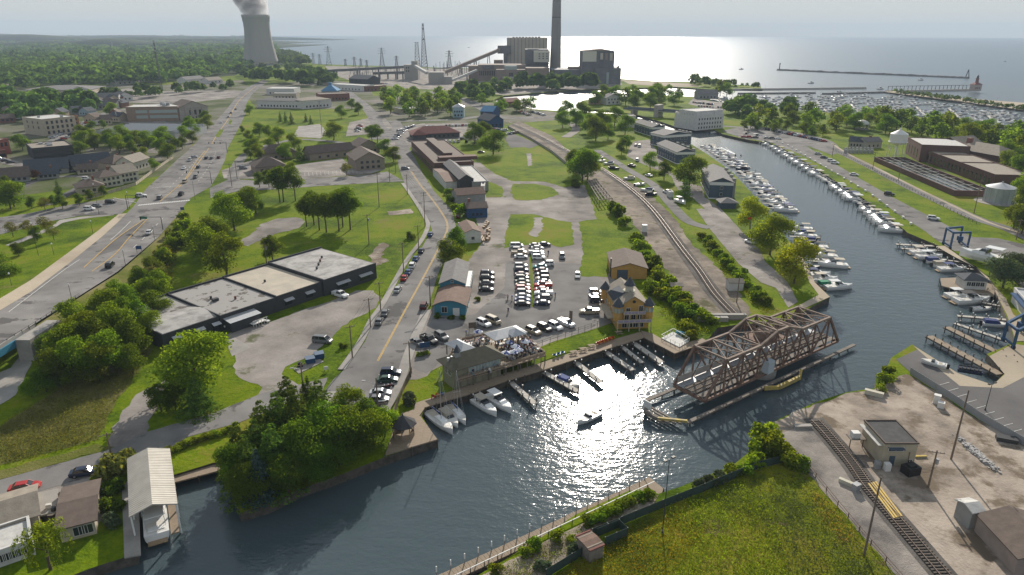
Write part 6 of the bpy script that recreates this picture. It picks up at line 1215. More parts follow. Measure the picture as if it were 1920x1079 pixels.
MB().add([(0, D * .05, 3.96), (L * .22, D * .05, 3.96), (L * .22, D * .28, 4.7), (0, D * .28, 4.7), (L * .22, D * .5, 3.96), (0, D * .5, 3.96)], [(0, 1, 2, 3), (3, 2, 4, 5), (1, 4, 2), (0, 3, 5)]).build('vaulted_roof', M_r1, t)
rg = random.Random(4)
for i in range(9): u, v = (.05, .12, .3, .36, .78, .82, .86, .9, .55)[i], (.7, .8, .5, .3, .35, .45, .55, .65, .5)[i]; MB().box((L * u, D * v, 5.2 if u > .7 else 4.6), (.45, .45, .9)).build('roof_vent', M_dsteel if i % 3 else W_brick, t)
MB().box((L * .30, D * .42, 4.5), (1.6, 1.1, .8)).build('roof_unit', M_dsteel, t)
for i, (u, w) in enumerate(((.045, 2.2), (.135, 2.4), (.20, 2.2), (.525, 3), (.63, 3), (.80, 5), (.93, 5))):
    y = 0 if u < .7 else -D * .03; MB().add([(L * u - w / 2, y, 3.0), (L * u + w / 2, y, 3.0), (L * u + w / 2, y - 1.1, 2.55), (L * u - w / 2, y - 1.1, 2.55), (L * u - w / 2, y, 2.9), (L * u + w / 2, y, 2.9), (L * u + w / 2, y - 1.1, 2.45), (L * u - w / 2, y - 1.1, 2.45)], [(3, 2, 1, 0), (4, 5, 6, 7), (2, 3, 7, 6)]).build('awning', R_metal, t); MB().b2(L * u - w * .4, y - .06, 1, L * u + w * .4, y, 2.3).build('window', M_glass, t)
MB().b2(L * .235, -3.2, 0, L * .36, -.02, 2.8).build('porch_wall', W_dark, t); MB().add([(L * .23, -3.5, 2.82), (L * .365, -3.5, 2.82), (L * .365, 0, 3.3), (L * .23, 0, 3.3)], [(0, 1, 2, 3)]).build('porch_roof', R_metal, t)
MB().b2(L * .31, -4.9, .9, L * .37, -3.3, 1.05).b2(L * .37, -4.9, .3, L * .385, -3.5, .6).build('ramp', M_trim, t)
for k in range(6): MB().b2(L * .31 + k * L * .012, -4.95, .1, L * .31 + k * L * .012 + .1, -4.85, 1.9).build('baluster', M_trim, t)
MB().beam((L * .31, -4.9, 1.9), (L * .375, -4.9, 1.9), .1).build('handrail', M_trim, t)
# blue building by the street
bld('blue_hall', 'turquoise hall with barrel roof and bushes by its door', FB((815, 592), (873, 593), 12.5), 3.0, 'barrel', W_blue, R_rust, 1.5, .5, [('f', .22, .42, 1, 1, 1.5, 1.6), ('r', .1, .9, 3, 1, 1, 1.2)], True, doors=[('f', .7, 1.8, 2.3, M_trim)])
o, rz, L, D = FB((815, 592), (873, 593), 12.5); o2 = o + Vector((.3, 13.2, 0)); t = bld('blue_hall', 'turquoise gabled hall behind the barrel roof with a white outside stair', (o2, 0, 7.2, 19), 4.6, 'gy', W_blue, R_grey, 1.5, .4, [('f', .42, .58, 1, 4.9, .6, .6), ('r', .1, .9, 4, 1.2, 1, 1.3)], True)
MB().b2(7.3, 2, 2.9, 8.8, 16, 3.05).build('gallery', M_trim, t)
for i in range(6): MB().b2(8.65, 2.2 + i * 2.7, 0, 8.8, 2.35 + i * 2.7, 3.9).build('gallery_post', M_trim, t)
for i in range(10): MB().b2(7.5, -7 + i * .9, .15 + i * .28, 8.7, -6.2 + i * .9, .25 + i * .28).build('stair_tread', M_trim, t)
# yellow warehouse and yellow house
bld('yellow_warehouse', 'ochre warehouse with brown roof and grey roller door', FB((1147, 523), (1212, 524), 16), 3.6, 'gy', W_yel, R_brown, 1.6, .4, [], doors=[('f', .3, 3.4, 3.0, W_slate)], extra=lambda t, L, D, h: MB().tube((-.3, 2, 0), (-.3, 2, h + 2.6), .2, .2, 8).build('flue', M_dsteel, t))
o, rz, L, D = FB((1156, 618), (1214, 614), 14.5); rz *= .6; t = thing('yellow_house', 'ochre three storey house with corner turrets, balconies and cupola', 'house', o, rz); t.scale = (1, 1, .87)
MB().b2(0, 0, 0, L, D, 7.2).add([(0, 0, 7.2), (L, 0, 7.2), (L / 2, 0, 10.4)], [(0, 1, 2)]).build('wall', W_yel, t); r_ = gable_roof(L, D, 7.2, 3.2, .3, 'y').build('roof', R_tan, t)
MB().add([(-.2, D * .3, 7.3), (-.2, D * .75, 7.3), (L * .35, D * .3, 9.6), (L * .35, D * .75, 9.6), (-.2, D * .52, 9.6)], [(0, 2, 4), (4, 3, 1), (2, 3, 4), (0, 4, 1)]).build('side_dormer', R_slate, t)
for x in (.2, L - .2):
    tr = MB().lathe([(1.25, 2.9), (1.25, 7.6)], (x, .3, 0), 8).build('turret', W_yel, t); MB().lathe([(1.65, 7.6), (.05, 10.2)], (x, .3, 0), 8).build('turret_roof', R_slate, tr)
    for k in range(5): a = -math.pi / 2 + (k - 2) * .72; MB().box((x + 1.2 * math.cos(a), .3 + 1.2 * math.sin(a), 6.3), (.12, .6, 1.4), a).build('turret_window', M_pale, tr)
cu = MB().lathe([(1.1, 9.4), (1.1, 12)], (L / 2, D * .36, 0), 8).build('cupola', W_cream, t); MB().lathe([(1.6, 12), (.05, 14.6)], (L / 2, D * .36, 0), 8).build('cupola_roof', R_slate, cu); MB().lathe([(1.7, 10.2), (1.7, 10.35)], (L / 2, D * .36, 0), 8).build('cupola_rail', W_cream, cu)
tr = MB().lathe([(1.2, 4), (1.2, 7.6)], (-.2, D - 1, 0), 8).build('turret', W_yel, t); MB().lathe([(1.6, 7.6), (.05, 10)], (-.2, D - 1, 0), 8).build('turret_roof', R_slate, tr)
for z, y1 in ((2.7, -1.8), (5.2, -1.4)):
    b_ = MB().b2(1.4 if z > 5 else -.3, y1, z, L - 1.4 if z > 5 else L + .3, -.02, z + .2).build('balcony', W_beige, t); MB().beam((1.4 if z > 5 else -.3, y1, z + 1.1), (L - 1.4 if z > 5 else L + .3, y1, z + 1.1), .1).build('rail', W_cream, b_); MB().b2(1.6 if z > 5 else -.1, y1 + .05, z + .3, L - 1.6 if z > 5 else L + .1, y1 + .1, z + .95).build('banner', mat('mauve_panel', (.30, .27, .38), .8), b_)
    for k in range(7): x = (1.5 if z > 5 else -.2) + ((L - 3.0) if z > 5 else (L + .4)) * k / 6; MB().b2(x - .06, y1, z + .2, x + .06, y1 + .1, z + 1.1).build('baluster', W_cream, b_)
for x in (-.2, L * .33, L * .66, L + .2): MB().b2(x - .12, -1.8, 0, x + .12, -1.56, 2.7).build('porch_post', W_beige, t)
for x in (L * .33, L * .66): MB().b2(x - .1, -1.4, 2.9, x + .1, -1.2, 5.2).build('porch_post', W_beige, t)
windows(t, L, D, [('f', .2, .45, 1, 5.5, 1, 1.3), ('f', .6, .85, 1, 5.4, 1, 2), ('f', .2, .8, 3, 3.1, 1.1, 1.7), ('f', .15, .85, 4, .6, 1.2, 1.7), ('l', .1, .9, 4, 3.2, 1, 1.4), ('l', .1, .9, 4, .8, 1, 1.4), ('r', .1, .9, 4, 3.2, 1, 1.4)], True)
MB().lathe([(.45, 0), (.45, .12)], (0, 0, 0), 12).build('round_window', M_glass, t).matrix_local = Matrix.Translation((L / 2, -.02, 8.8)) @ Matrix.Rotation(math.pi / 2, 4, 'X')
MB().b2(-2.0, 2, 2.6, -.02, D - 2, 2.8).build('side_gallery', W_beige, t); MB().b2(-2.0, 2, 3.6, -1.9, D - 2, 3.7).build('gallery_rail', W_beige, t)
# restaurant with its deck
DZ = Z0 + 2.3; DK = [(838, 690), (857, 716), (945, 690), (1022, 667), (988, 637), (968, 618), (905, 632), (868, 640), (848, 660)]
t = platform('restaurant_deck', 'raised timber dining deck crowded with people and parasols', DK, DZ, M_plank, 'deck'); loc = [G(p[0], p[1], DZ) - t.location for p in DK]
for i in range(len(loc)):
    a, b = loc[i], loc[(i + 1) % len(loc)]; MB().beam(a + Vector((0, 0, 1)), b + Vector((0, 0, 1)), .12, .1).build('rail', M_plank, t); MB().beam(a + Vector((0, 0, .5)), b + Vector((0, 0, .5)), .05, .55).build('rail_panel', M_plank, t); n = max(2, int((b - a).length / 2))
    for k in range(n): q = a.lerp(b, k / n); MB().b2(q.x - .06, q.y - .06, DZ, q.x + .06, q.y + .06, DZ + 1.05).build('rail_post', M_plank, t)
a, b = loc[1], loc[3]
for k in range(12): q = a.lerp(b, (k + .5) / 12) + Vector((-.1, .3, 0)); MB().b2(q.x - .1, q.y - .1, Z0, q.x + .1, q.y + .1, DZ - .25).build('deck_post', M_timb, t)
F = FR((849, 697), (946, 669), (826, 675), 5.0); o, rz, L, D = F; o.z = DZ; t = thing('restaurant', 'sage walled riverside restaurant with a mossy hipped roof and cupola', 'building', o, rz)
MB().b2(.6, .6, -2.2, L - .6, D - .6, 2.7).build('wall', W_green, t); hip_roof(L, D, 2.72, 2.3, .4).build('roof', R_green, t); cu = MB().b2(L * .16, D * .35, 3.6, L * .16 + 1.1, D * .35 + 1.1, 5.6).build('cupola', W_grey, t); MB().lathe([(1.0, 5.6), (.05, 7.3)], (L * .16 + .55, D * .35 + .55, 0), 4).build('cupola_roof', R_slate, cu)
for i in range(3): MB().tube((.9 + i * 1.0, D * .55 + i * .2, 3.2), (.9 + i * 1.0, D * .55 + i * .2, 4.3), .32, .32, 8).build('roof_fan', R_metal, t)
windows(t, L - 1.2, D - 1.2, [('f', .3, .98, 5, .2, 1.4, 2.1, M_pale), ('l', .2, .8, 2, .6, 1, 1.2)], True, x0=.6, y0=.6)
def hiptop(lab, P0, P1, P2, hh):
    o, rz, L, D = FR(P0, P1, P2, hh); o.z = DZ; t = thing('canopy', lab, 'canopy', o, rz); h = hh - 2.3; hip_roof(L, D, h, 1.3, .3).build('roof', R_metal, t)
    for x, y in ((.1, .1), (L - .1, .1), (L - .1, D - .1), (.1, D - .1), (L / 2, .1)): MB().b2(x - .1, y - .1, 0, x + .1, y + .1, h).build('post', M_timb, t)
    return t
hiptop('large grey metal canopy over the restaurant bar', (929, 639), (986, 624), (912, 626), 5.2); hiptop('small grey metal canopy at the restaurant entrance', (866, 661), (888, 653), (843, 643), 5.0); hiptop('small peaked metal canopy at the bar corner', (962, 632), (984, 627), (958, 621), 5.6)
# crowd, parasols and tables on the deck
rg = random.Random(11); ZONE = [((925, 640), (995, 640), (1016, 664), (955, 682)), ((868, 645), (905, 636), (922, 646), (890, 655)), ((872, 700), (940, 680), (950, 688), (875, 712))]
def inquad(q):
    u, v = rg.random(), rg.random(); a = Vector(q[0]).lerp(Vector(q[1]), u); b = Vector(q[3]).lerp(Vector(q[2]), u); return a.lerp(b, v)
M_um1 = mat('blue_white_parasol', (.66, .67, .69), .8, (.07, .10, .28), .9, detail=0, lo=.58, hi=.6); pcan = MB().lathe([(1.2, 1.95), (.65, 2.3), (.05, 2.55)], n=8).mesh('canopy', M_um1); ppol = MB().tube((0, 0, 0), (0, 0, 2.6), .04, .04, 6).mesh('pole', M_alu); tt = MB().lathe([(.55, .7), (.55, .76)], n=10).mesh('table_top', M_deck); tb = MB().tube((0, 0, 0), (0, 0, .7), .06, .06, 6).mesh('pedestal', M_dsteel)
um = [(866, 703), (910, 692), (897, 636), (938, 680), (948, 677), (963, 675), (972, 671), (955, 656), (985, 655), (966, 664)]
for i, p in enumerate(sorted(um)):
    o = thing('parasol', 'blue and white parasol on the dining deck, %s from the left' % ordn(i), 'parasol', G(*p, DZ), i * .4, 'dining deck parasols'); put('canopy', pcan, o); put('pole', ppol, o)
for i in range(34):
    p = inquad(ZONE[(0, 0, 0, 1, 2)[i % 5]]); o = thing('dining_table', 'small round table among the seated crowd on the dining deck', 'table', G(p[0], p[1], DZ), 0, 'dining deck tables'); put('table_top', tt, o); put('pedestal', tb, o)
for i in range(175):
    p = inquad(ZONE[(0, 0, 0, 0, 1, 0, 2)[i % 7]]); st = i % 4 == 0
    person('stand' if st else 'sit', G(p[0], p[1], DZ if st else DZ - .02), rg.uniform(0, 6.28), 'person standing in the crowd on the dining deck' if st else 'person seated at a table in the dining deck crowd', 'standing guests on the dining deck' if st else 'seated guests on the dining deck')
for i, (x, y, ps, lab) in enumerate(((952, 562, 'walk', 'person walking between the parking rows, left of two'), (960, 563, 'walk', 'person walking between the parking rows, right of two'), (953, 587, 'walk', 'person in dark clothes crossing toward the restaurant'), (1041, 558, 'stand', 'person standing beside the right parking row'), (874, 630, 'stand', 'person standing by the brown restaurant sign'), (1028, 478, 'stand', 'person standing behind the far end of the parking rows'))): person(ps, G(x, y), i * 1.3, lab)
# boardwalk furniture
def adirondack(loc, rz, cn, cm, lab, grp):
    t = thing('garden_chair', lab, 'chair', loc, rz, grp); MB().b2(-.35, -.35, .32, .35, .3, .38).build('seat', cm, t); MB().beam((0, .28, .35), (0, .6, 1.05), .66, .06).build('backrest', cm, t)
    for s in (-1, 1): MB().b2(s * .42 - .07, -.4, .55, s * .42 + .07, .4, .6).build('armrest', cm, t); MB().b2(s * .38 - .05, -.38, 0, s * .38 + .05, -.28, .55).build('leg', cm, t); MB().b2(s * .38 - .05, .2, 0, s * .38 + .05, .3, .35).build('leg', cm, t)
CB, CO, CR = mat('blue_plastic', (.02, .10, .30), .5), mat('orange_plastic', (.60, .25, .03), .5), mat('red_plastic', (.40, .04, .03), .5)
for i in range(3): adirondack(G(1040 + i * 7.5, 669 - i * 2.5, Z0 + .35), 2.9, 'blue', CB, 'blue garden chair on the boardwalk below the lawn, %s from the left' % ordn(i), 'boardwalk garden chairs')
for i in range(9): adirondack(G(1121 + i * 3.4, 646.5 - i * 1.3, Z0 + .35), 2.9, 'orange', CO if i % 2 else CR, '%s garden chair in the long row by the yellow house, %s from the left' % ('orange' if i % 2 else 'red', ordn(i)), 'boardwalk garden chairs')
for i, (x, y, cm, cn) in enumerate(((813, 746, CR, 'red'), (821, 743, CO, 'orange'), (828, 741, CB, 'blue'))): adirondack(G(x, y, Z0 + .35), 3.0, cn, cm, '%s garden chair beside the sailboat berth' % cn, 'boardwalk garden chairs')
for i, (x, y) in enumerate(((1075, 664), (1093, 658), (1109, 652), (1160, 627), (716, 757))):
    t = thing('picnic_table', ('timber picnic table on the boardwalk, %s from the left' % ordn(i)) if i < 4 else 'white round patio table behind the gazebo', 'picnic table', G(x, y, Z0 + (.35 if i < 3 else .1)), .3, 'picnic tables'); MB().b2(-.9, -.4, .7, .9, .4, .76).build('table_top', M_plank if i < 4 else M_trim, t)
    for s in (-1, 1): MB().b2(-.9, s * .75 - .14, .42, .9, s * .75 + .14, .47).build('bench', M_plank, t); MB().beam((s * .6, -.75, 0), (s * .6, .35, .7), .08).build('leg', M_plank, t); MB().beam((s * .6, .75, 0), (s * .6, -.35, .7), .08).build('leg', M_plank, t)
# gazebo
p = G(757, 816, Z0 + .34); t = thing('gazebo', 'open timber gazebo with a dark eight sided roof', 'gazebo', p); MB().lathe([(2.6, 2.5), (2.65, 2.62), (.15, 4.3), (.1, 4.7)], n=8).build('roof', R_dark, t); MB().lathe([(2.1, 0), (2.1, .2)], n=8).build('floor', M_plank, t)
for i in range(8): a = i * math.pi / 4; MB().b2(2 * math.cos(a) - .08, 2 * math.sin(a) - .08, 0, 2 * math.cos(a) + .08, 2 * math.sin(a) + .08, 2.55).build('post', M_plank, t); b = a + math.pi / 4; (MB().beam((2 * math.cos(a), 2 * math.sin(a), .55), (2 * math.cos(b), 2 * math.sin(b), .55), .06, .9).build('rail_panel', M_plank, t) if i not in (1,) else None)
# lawn below the lot and its post fences
patch('bank_lawn', [(1004, 655), (1040, 640), (1100, 622), (1146, 606), (1146, 622), (1126, 640), (1012, 679), (1024, 668)], M_lawn, 5, .1); patch('bank_lawn', [(770, 716), (838, 692), (856, 720), (855, 732), (812, 745), (778, 756), (757, 770), (745, 760), (752, 735)], M_lawn, 4, .1)
def fence(lab, pix, sp, h, mp, mr, rails_=2, name='fence', panel=None, z=Z0, group=None):
    pts = [G(*p) if len(p) > 2 else G(p[0], p[1], z) for p in pix]; o = pts[0].copy(); t = thing(name, lab, 'fence', o, 0, group)
    pm = MB().b2(-.06, -.06, 0, .06, .06, h).mesh('post', mp)
    for a, b in zip(pts, pts[1:]):
        n = max(1, int((b - a).length / sp)); d = (b - a)
        for i in range(n):
            q = a.lerp(b, i / n) - o; r = a.lerp(b, (i + 1) / n) - o; put('post', pm, t, q)
            if panel: MB().beam(q + Vector((0, 0, h / 2)), r + Vector((0, 0, h / 2)), .04, h * .94).build('panel', panel, t)
            elif i % 4 == 0 or True:
                for k in range(rails_): zz = h * (.95 - .45 * k); MB().beam(q + Vector((0, 0, zz)), r + Vector((0, 0, zz)), .05, .08).build('rail', mr, t)
    return t
fence('brown post fence between the parked cars and the bank lawn', [(1002, 652), (1060, 631), (1120, 611), (1148, 600)], 2.2, 1.3, M_timb, M_timb, group='low fences'); fence('tall dark screen fence along the lower end of the street', [(772, 700), (758, 730), (742, 770), (735, 795)], 2.4, 1.6, M_timb, M_timb, 2, panel=mat('screen_mesh', (.17, .13, .10), .9), group='low fences')
fence('dark green mesh fence around the weedy field', [(1024, 1085), (1072, 1055), (1104, 1036), (1110, 1008), (1165, 985), (1242, 953), (1320, 922), (1417, 881), (1474, 866)], 2.6, 1.7, M_dsteel, M_dsteel, 2, panel=mat('green_mesh', (.035, .06, .05), .8), group='yard fences')
fence('low brick wall with pillars between houses and highway', [(160, 376), (210, 362), (255, 348), (285, 325), (325, 297)], 3.2, 1.6, W_brick, W_beige, 1, 'garden_wall', panel=W_beige); fence('guard rail on the bridge parapet at the left edge', [(-40, 678, 7.6), (0, 652, 7.3), (68, 610, 6.8), (150, 556, 5.4)], 2.6, 1.0, M_dsteel, M_dsteel, 2, 'guard_rail'); fence('steel mesh fence between the dirt yard and asphalt lot', [(1706, 702), (1777, 747), (1840, 790), (1930, 842)], 3, 1.7, M_steel, M_steel, 2, panel=mat('grey_mesh', (.28, .29, .30), .7), group='yard fences'); fence('rusty chain fence along the ballast in front of the field', [(1475, 866), (1510, 874), (1570, 950), (1632, 1024), (1690, 1090)], 3, 1.2, M_rust, M_rust, 2, group='yard fences')
fence('black iron fence above the long grass bank', [(1560, 281), (1640, 322), (1700, 353), (1775, 392), (1838, 425)], 3.2, 1.3, M_dsteel, M_dsteel, 2, group='yard fences'); fence('dark retaining fence along the railway and the big lawn', [(952, 240), (995, 262), (1035, 287), (1065, 312)], 3.5, 1.6, W_conc, W_conc, 1, panel=W_conc, group='yard fences')
# bridge abutment and girder of the highway
t = thing('highway_bridge', 'end of a highway bridge with a bright blue girder at the left edge', 'bridge', G(0, 660)); 
def hp(x, y, z): return G(x, y, z) - t.location
MB().beam(hp(-60, 700, 6.2), hp(52, 630, 6.2), .5, 1.6).build('girder', mat('girder_blue', (.05, .22, .33), .5), t); MB().beam(hp(-60, 688, 7.9), hp(66, 609, 6.95), .35, .9).build('parapet', W_conc, t); a = hp(48, 640, 6); MB().b2(a.x - 1, a.y - 2, 0, a.x + 2.5, a.y + 10, 5.4).build('abutment', W_conc, t)
patch('bank_dirt', [(-60, 720), (20, 690), (45, 660), (60, 680), (30, 740), (-60, 800)], M_conc, 2, .2)
# riverside houses and boathouse at the lower left
bld('boat_store', 'brown roofed cottage with a deep eave by the canal', FR((108, 988), (175, 971), (108, 916), 3.0), 2.6, 'gx', W_beige, R_brown, .7, .5, [('f', .4, .9, 2, .6, 1.4, 1.5)], True, cat='house'); bld('cottage', 'tan roofed cottage at the lower left edge', FR((-30, 993), (70, 962), (-45, 940), 3.0), 2.7, 'gx', W_beige, R_tan, 1.4, .4, [], cat='house')
bld('sun_room', 'white sun room with a flat pale roof and a row of windows', FR((-30, 1045), (60, 1014), (-38, 1000), 2.6), 2.5, 'flat', W_white, R_white, win=[('f', .05, .95, 7, .8, 1.0, 1.2)], near=True, cat='house')
t = platform('roof_terrace', 'cluttered open terrace between the two cottages', [(70, 968), (110, 958), (108, 916), (66, 925)], Z0 + 1.6, M_conc, 'terrace', legs=False)
for i in range(7): MB().box((rg.uniform(.4, 3), rg.uniform(1, 5), Z0 + 1.9), (rg.uniform(.5, 1.2), .5, rg.uniform(.4, .9)), rg.uniform(0, 3)).build('clutter_box', (M_plank, M_deck, M_dsteel)[i % 3], t)
o, rz, L, D = FR((244, 970), (331, 946), (234, 864), 3.6); o.z = 0; t = thing('boathouse', 'covered boathouse with a ribbed pale metal roof over the canal', 'boathouse', o, rz); H = 5.4
M_rib = mat('ribbed_roof', (.55, .51, .44), .6, (.46, .42, .36), .5); gable_roof(L, D, H, 1.1, .15, 'y').build('roof', M_rib, t); n = 34
for i in range(n):
    y = -.1 + (D + .2) * i / (n - 1)
    for s in (0, 1): MB().beam((L / 2, y, H + 1.3), (-.14 if s == 0 else L + .14, y, H + .17), .08, .07).build('roof_rib', M_rib, t)
for i in range(5):
    for x in (.1, L - .1): MB().b2(x - .12, D * i / 4 - .12, -1, x + .12, D * i / 4 + .12, H).build('post', M_trim, t)
for x in (.1, L - .1): MB().b2(x - .1, 0, H - .9, x + .1, D, H).build('fascia', M_rib, t)
MB().b2(L - 1.5, -1.5, 1.2, L - .3, D, 1.4).build('walkway', M_plank, t); MB().b2(0, D - .3, 0, L, D, H).build('back_wall', W_white, t)
boat('c3', (o + Vector((L * .47 * math.cos(rz) - 4.5 * math.sin(rz), 4.5 * math.cos(rz) + L * .47 * math.sin(rz), .35))), rz + math.pi / 2, 'white cabin cruiser moored inside the covered boathouse', None, 1.15)
platform('canal_dock', 'concrete topped dock left of the boathouse', [(228, 905), (258, 900), (264, 1040), (233, 1046)], Z0 + .15, M_conc, legs=False); t = platform('canal_walk', 'timber walk along the canal head', [(318, 893), (408, 865), (416, 872), (420, 880), (322, 906)], Z0 - .4, M_plank)
hedge('rounded clipped hedge bush above the canal, in a row', 'clipped hedge bushes', [('l', 316 + i * 18, 850 - i * 6.5, 1.2, .75) for i in range(8)])
# gravel lot items
def dumpster(lab, p, rz):
    t = thing('dumpster', lab, 'dumpster', G(*p), rz, 'blue dumpsters'); m_ = mat('dumpster_blue', (.02, .06, .17), .5, (.03, .07, .15), 1); MB().box((0, 0, .75), (2.1, 1.5, 1.2), 0, 0, 1.06).build('bin', m_, t); MB().add([(-1.1, -.8, 1.36), (1.1, -.8, 1.36), (1.1, .8, 1.6), (-1.1, .8, 1.6)], [(0, 1, 2, 3)]).build('lid', mat('dumpster_lid', (.12, .17, .25), .5), t)
    for s in (-1, 1): MB().b2(s * .9 - .1, -.6, 0, s * .9 + .1, .6, .16).build('skid', M_dsteel, t)
dumpster('blue dumpster on the pad, left one', (582, 681), .45); dumpster('blue dumpster on the pad, right one', (599, 672), .45); patch('concrete_pad', [(550, 692), (598, 672), (607, 678), (560, 701)], M_conc, 4, 0); tag(MB().box((0, 0, .5), (1.2, 1, 1), .4, 0, .8).box((0, 0, 1.1), (.5, .5, .25)).build('grease_bin', M_black, None, G(563, 688)), 'black grease bin beside the blue dumpsters', 'bin')
t = thing('boat_on_trailer', 'shrink wrapped boat on a trailer before the black building', 'boat', G(443, 614), .35); put('cover', tophat(-3.1, 3.4, 1.1, .7, 1.6, mat('grey_tarp', (.36, .35, .35), .7, (.25, .25, .26), 1), 'cover', .6), t); put('hull', hull_mesh(6.4, 2.3, .8, M_gel), t, (0, 0, .5)); MB().b2(-3, -.9, .35, 3.6, .9, .45).build('trailer_frame', M_steel, t)
for s in (-1, 1): put('wheel', WHEEL, t, (-1, s * 1.0, .34))
def sign(lab, loc, w, h, z, rz, mt, mp=None, text=None, name='sign', group=None, tm=None, ts=.5):
    t = thing(name, lab, 'sign', loc, rz, group); MB().b2(-w / 2, -.06, z, w / 2, .06, z + h).build('board', mt, t)
    for s in (-1, 1): MB().b2(s * w * .42 - .06, -.05, 0, s * w * .42 + .06, .05, z).build('post', mp or M_timb, t)
    return t
sign('blue sign board on posts over a small flower bed', G(797, 660), 2.6, 1.3, 1.2, .35, W_dblue); sign('brown sign on posts by the restaurant entrance', G(886, 622), 2.0, 1.6, 1.0, .2, R_brown); sign('tall dark marquee sign at the edge of the parking lot', G(1070, 604), .9, 2.6, .6, -.5, R_brown); sign('small white real estate sign on the grass', G(612, 697), 1.0, .8, .5, .3, M_trim)
for i, (x, y) in enumerate(((786, 668), (794, 667), (802, 665))): plant_shrub('l', G(x, y), .8, 'low clipped bush under the blue sign board, %s from the left' % ordn(i), 'bushes under the blue sign')
# control house and yard, lower right
F = FR((1660, 833), (1722, 833), (1624, 790), 4.6); o, rz, L, D = F
t = bld('control_house', 'cream railway control house with a black flat roof', F, 4.6, 'none', wm=wall('sand', (.44, .39, .29)), rm=mat('black_felt', (.05, .05, .052), .9, (.075, .075, .075), .8), win=[('f', .1, .62, 1, 3.2, 2.6, .7), ('f', .78, .92, 1, .8, .8, .6)], doors=[('f', .3, 1.0, 2.1, W_slate)], near=True)
MB().b2(-.12, -.12, 4.6, L + .12, D + .12, 4.72).build('roof', MATS['black_felt'], t); MB().b2(-.12, -.12, 4.72, L + .12, .1, 4.9).b2(-.12, D - .1, 4.72, L + .12, D + .12, 4.9).b2(L - .1, .1, 4.72, L + .12, D - .1, 4.9).b2(-.12, .1, 4.72, .1, D - .1, 4.9).build('roof_edge', R_brown, t); MB().b2(-.9, .5, 3.9, -.03, D, 4.0).build('side_eave', R_white, t); MB().box((L * .33, -.5, 3.95), (2.7, 1.0, .06)).build('awning', W_slate, t); MB().box((-1.0, -.6, .7), (.9, .8, 1.4)).build('utility_box', M_steel, t); MB().box((0.4, -1.3, .75), (1.0, .9, 1.5)).build('utility_box', M_trim, t); MB().tube((L * .78, -.2, 1.2), (L * .78, -.2, 3), .07, .07, 6).build('pipe', M_rust, t)
mb = MB()
mb.b2(-3.2, D * .7, 1.9, -.2, D * .95, 2.05); mb.build('platform', M_timb, t); MB().box((-2, D * .82, 2.6), (1.4, 1.2, 1.1)).build('tank_box', M_trim, t)
for s in (-3, -.6): MB().b2(s, D * .75, 0, s + .12, D * .77, 1.9).build('platform_leg', M_rust, t)
tag(MB().box((0, 0, .8), (2.6, 2.0, 1.6), .3).box((0, 0, 1.7), (1.4, 1.1, .3), .3).build('generator', M_black, None, G(1706, 888)), 'black generator box below the control house door', 'generator')
for lab, p, d, r_, m_ in (('pale steel cabinet by the near shore', (1638, 742), (3.6, .9, 1.0), -.6, W_cream), ('white cabinet at the back of the dirt yard', (1755, 757), (1.2, 1.0, 2.0), -.6, M_trim), ('short white cabinet beside the taller one', (1763, 765), (1.2, 1.0, 1.3), -.6, M_trim), ('grey switch machine beside the near track', (1604, 920), (1.2, .9, 1.3), .5, M_steel), ('pale relay case beside the near track', (1585, 908), (2.2, .6, .7), -.8, W_cream), ('low grey concrete block by the track end', (1505, 802), (3.4, .9, .5), .05, W_conc), ('stack of steel racks by the mesh fence', (1886, 828), (3.4, 1.6, .9), -.4, M_dsteel), ('white signal case on the rail yard', (1208, 435), (1.8, 1.6, 2.8), 0, M_trim), ('yellow gas pipe behind the control house', (1726, 858), (2.2, .3, .3), .05, M_fend)):
    o = thing('equipment_cabinet', lab, 'cabinet', G(*p), r_); MB().b2(-d[0] / 2, -d[1] / 2, .1, d[0] / 2, d[1] / 2, d[2]).build('case', m_, o); MB().b2(-d[0] / 2 - .1, -d[1] / 2 - .1, 0, d[0] / 2 + .1, d[1] / 2 + .1, .1).build('base', W_conc, o); MB().b2(-d[0] / 2 - .05, -d[1] / 2 - .05, d[2], d[0] / 2 + .05, d[1] / 2 + .05, d[2] + .06).build('lid', m_, o)
bld('yard_shed', 'tan block building with brown shingle roof at the lower right corner', FS((1900, 1079), (1826, 996), 9), 3.0, 'gy', wall('mauve_tan', (.33, .27, .235)), R_brown, 1.5, .3); bld('yard_shed', 'small pale shed behind the brown shingle roof', FB((1815, 993), (1836, 990), 3), 3.2, 'gx', W_grey, R_white, .5, .3)
bld('signal_shed', 'white shed with tan roof beside the railway', FB((1366, 546), (1393, 546), 3.4), 2.6, 'gx', W_white, R_tan, .7, .25, cat='shed'); bld('signal_shed', 'open dark timber shed on the rail yard', FB((1258, 551), (1278, 551), 3), 2.4, 'gx', M_timb, R_tan, .5, .4, cat='shed')
t = thing('stone_pile', 'long low heap of pale broken stone in the dirt yard', 'stone pile', G(1834, 854)); tag(t, kind='stuff'); mb = MB()
for i in range(420): u = rg.gauss(0, .34); p = G(1834 + u * 42, 854 + u * 36) - t.location; s = rg.uniform(.15, .4); mb.box((p.x + rg.gauss(0, .35), p.y + rg.gauss(0, .35), rg.uniform(0, .35)), (s, s * 1.3, s * .8), rg.uniform(0, 3))
mb.build('broken_stone', mat('pale_stone', (.42, .41, .40), .9, (.28, .27, .26), 3), t, kind='stuff')
t = thing('timber_trestle', 'old timber trestle stub beside the railway', 'trestle', G(1142, 392)); a = [G(*p, Z0 + 3.2) - t.location for p in ((1102, 340), (1118, 336), (1148, 372), (1124, 376))]
for k in range(5): p, q = a[0].lerp(a[1], k / 4), a[3].lerp(a[2], k / 4); MB().beam(p, q, .35, .35).build('stringer', M_timb, t)
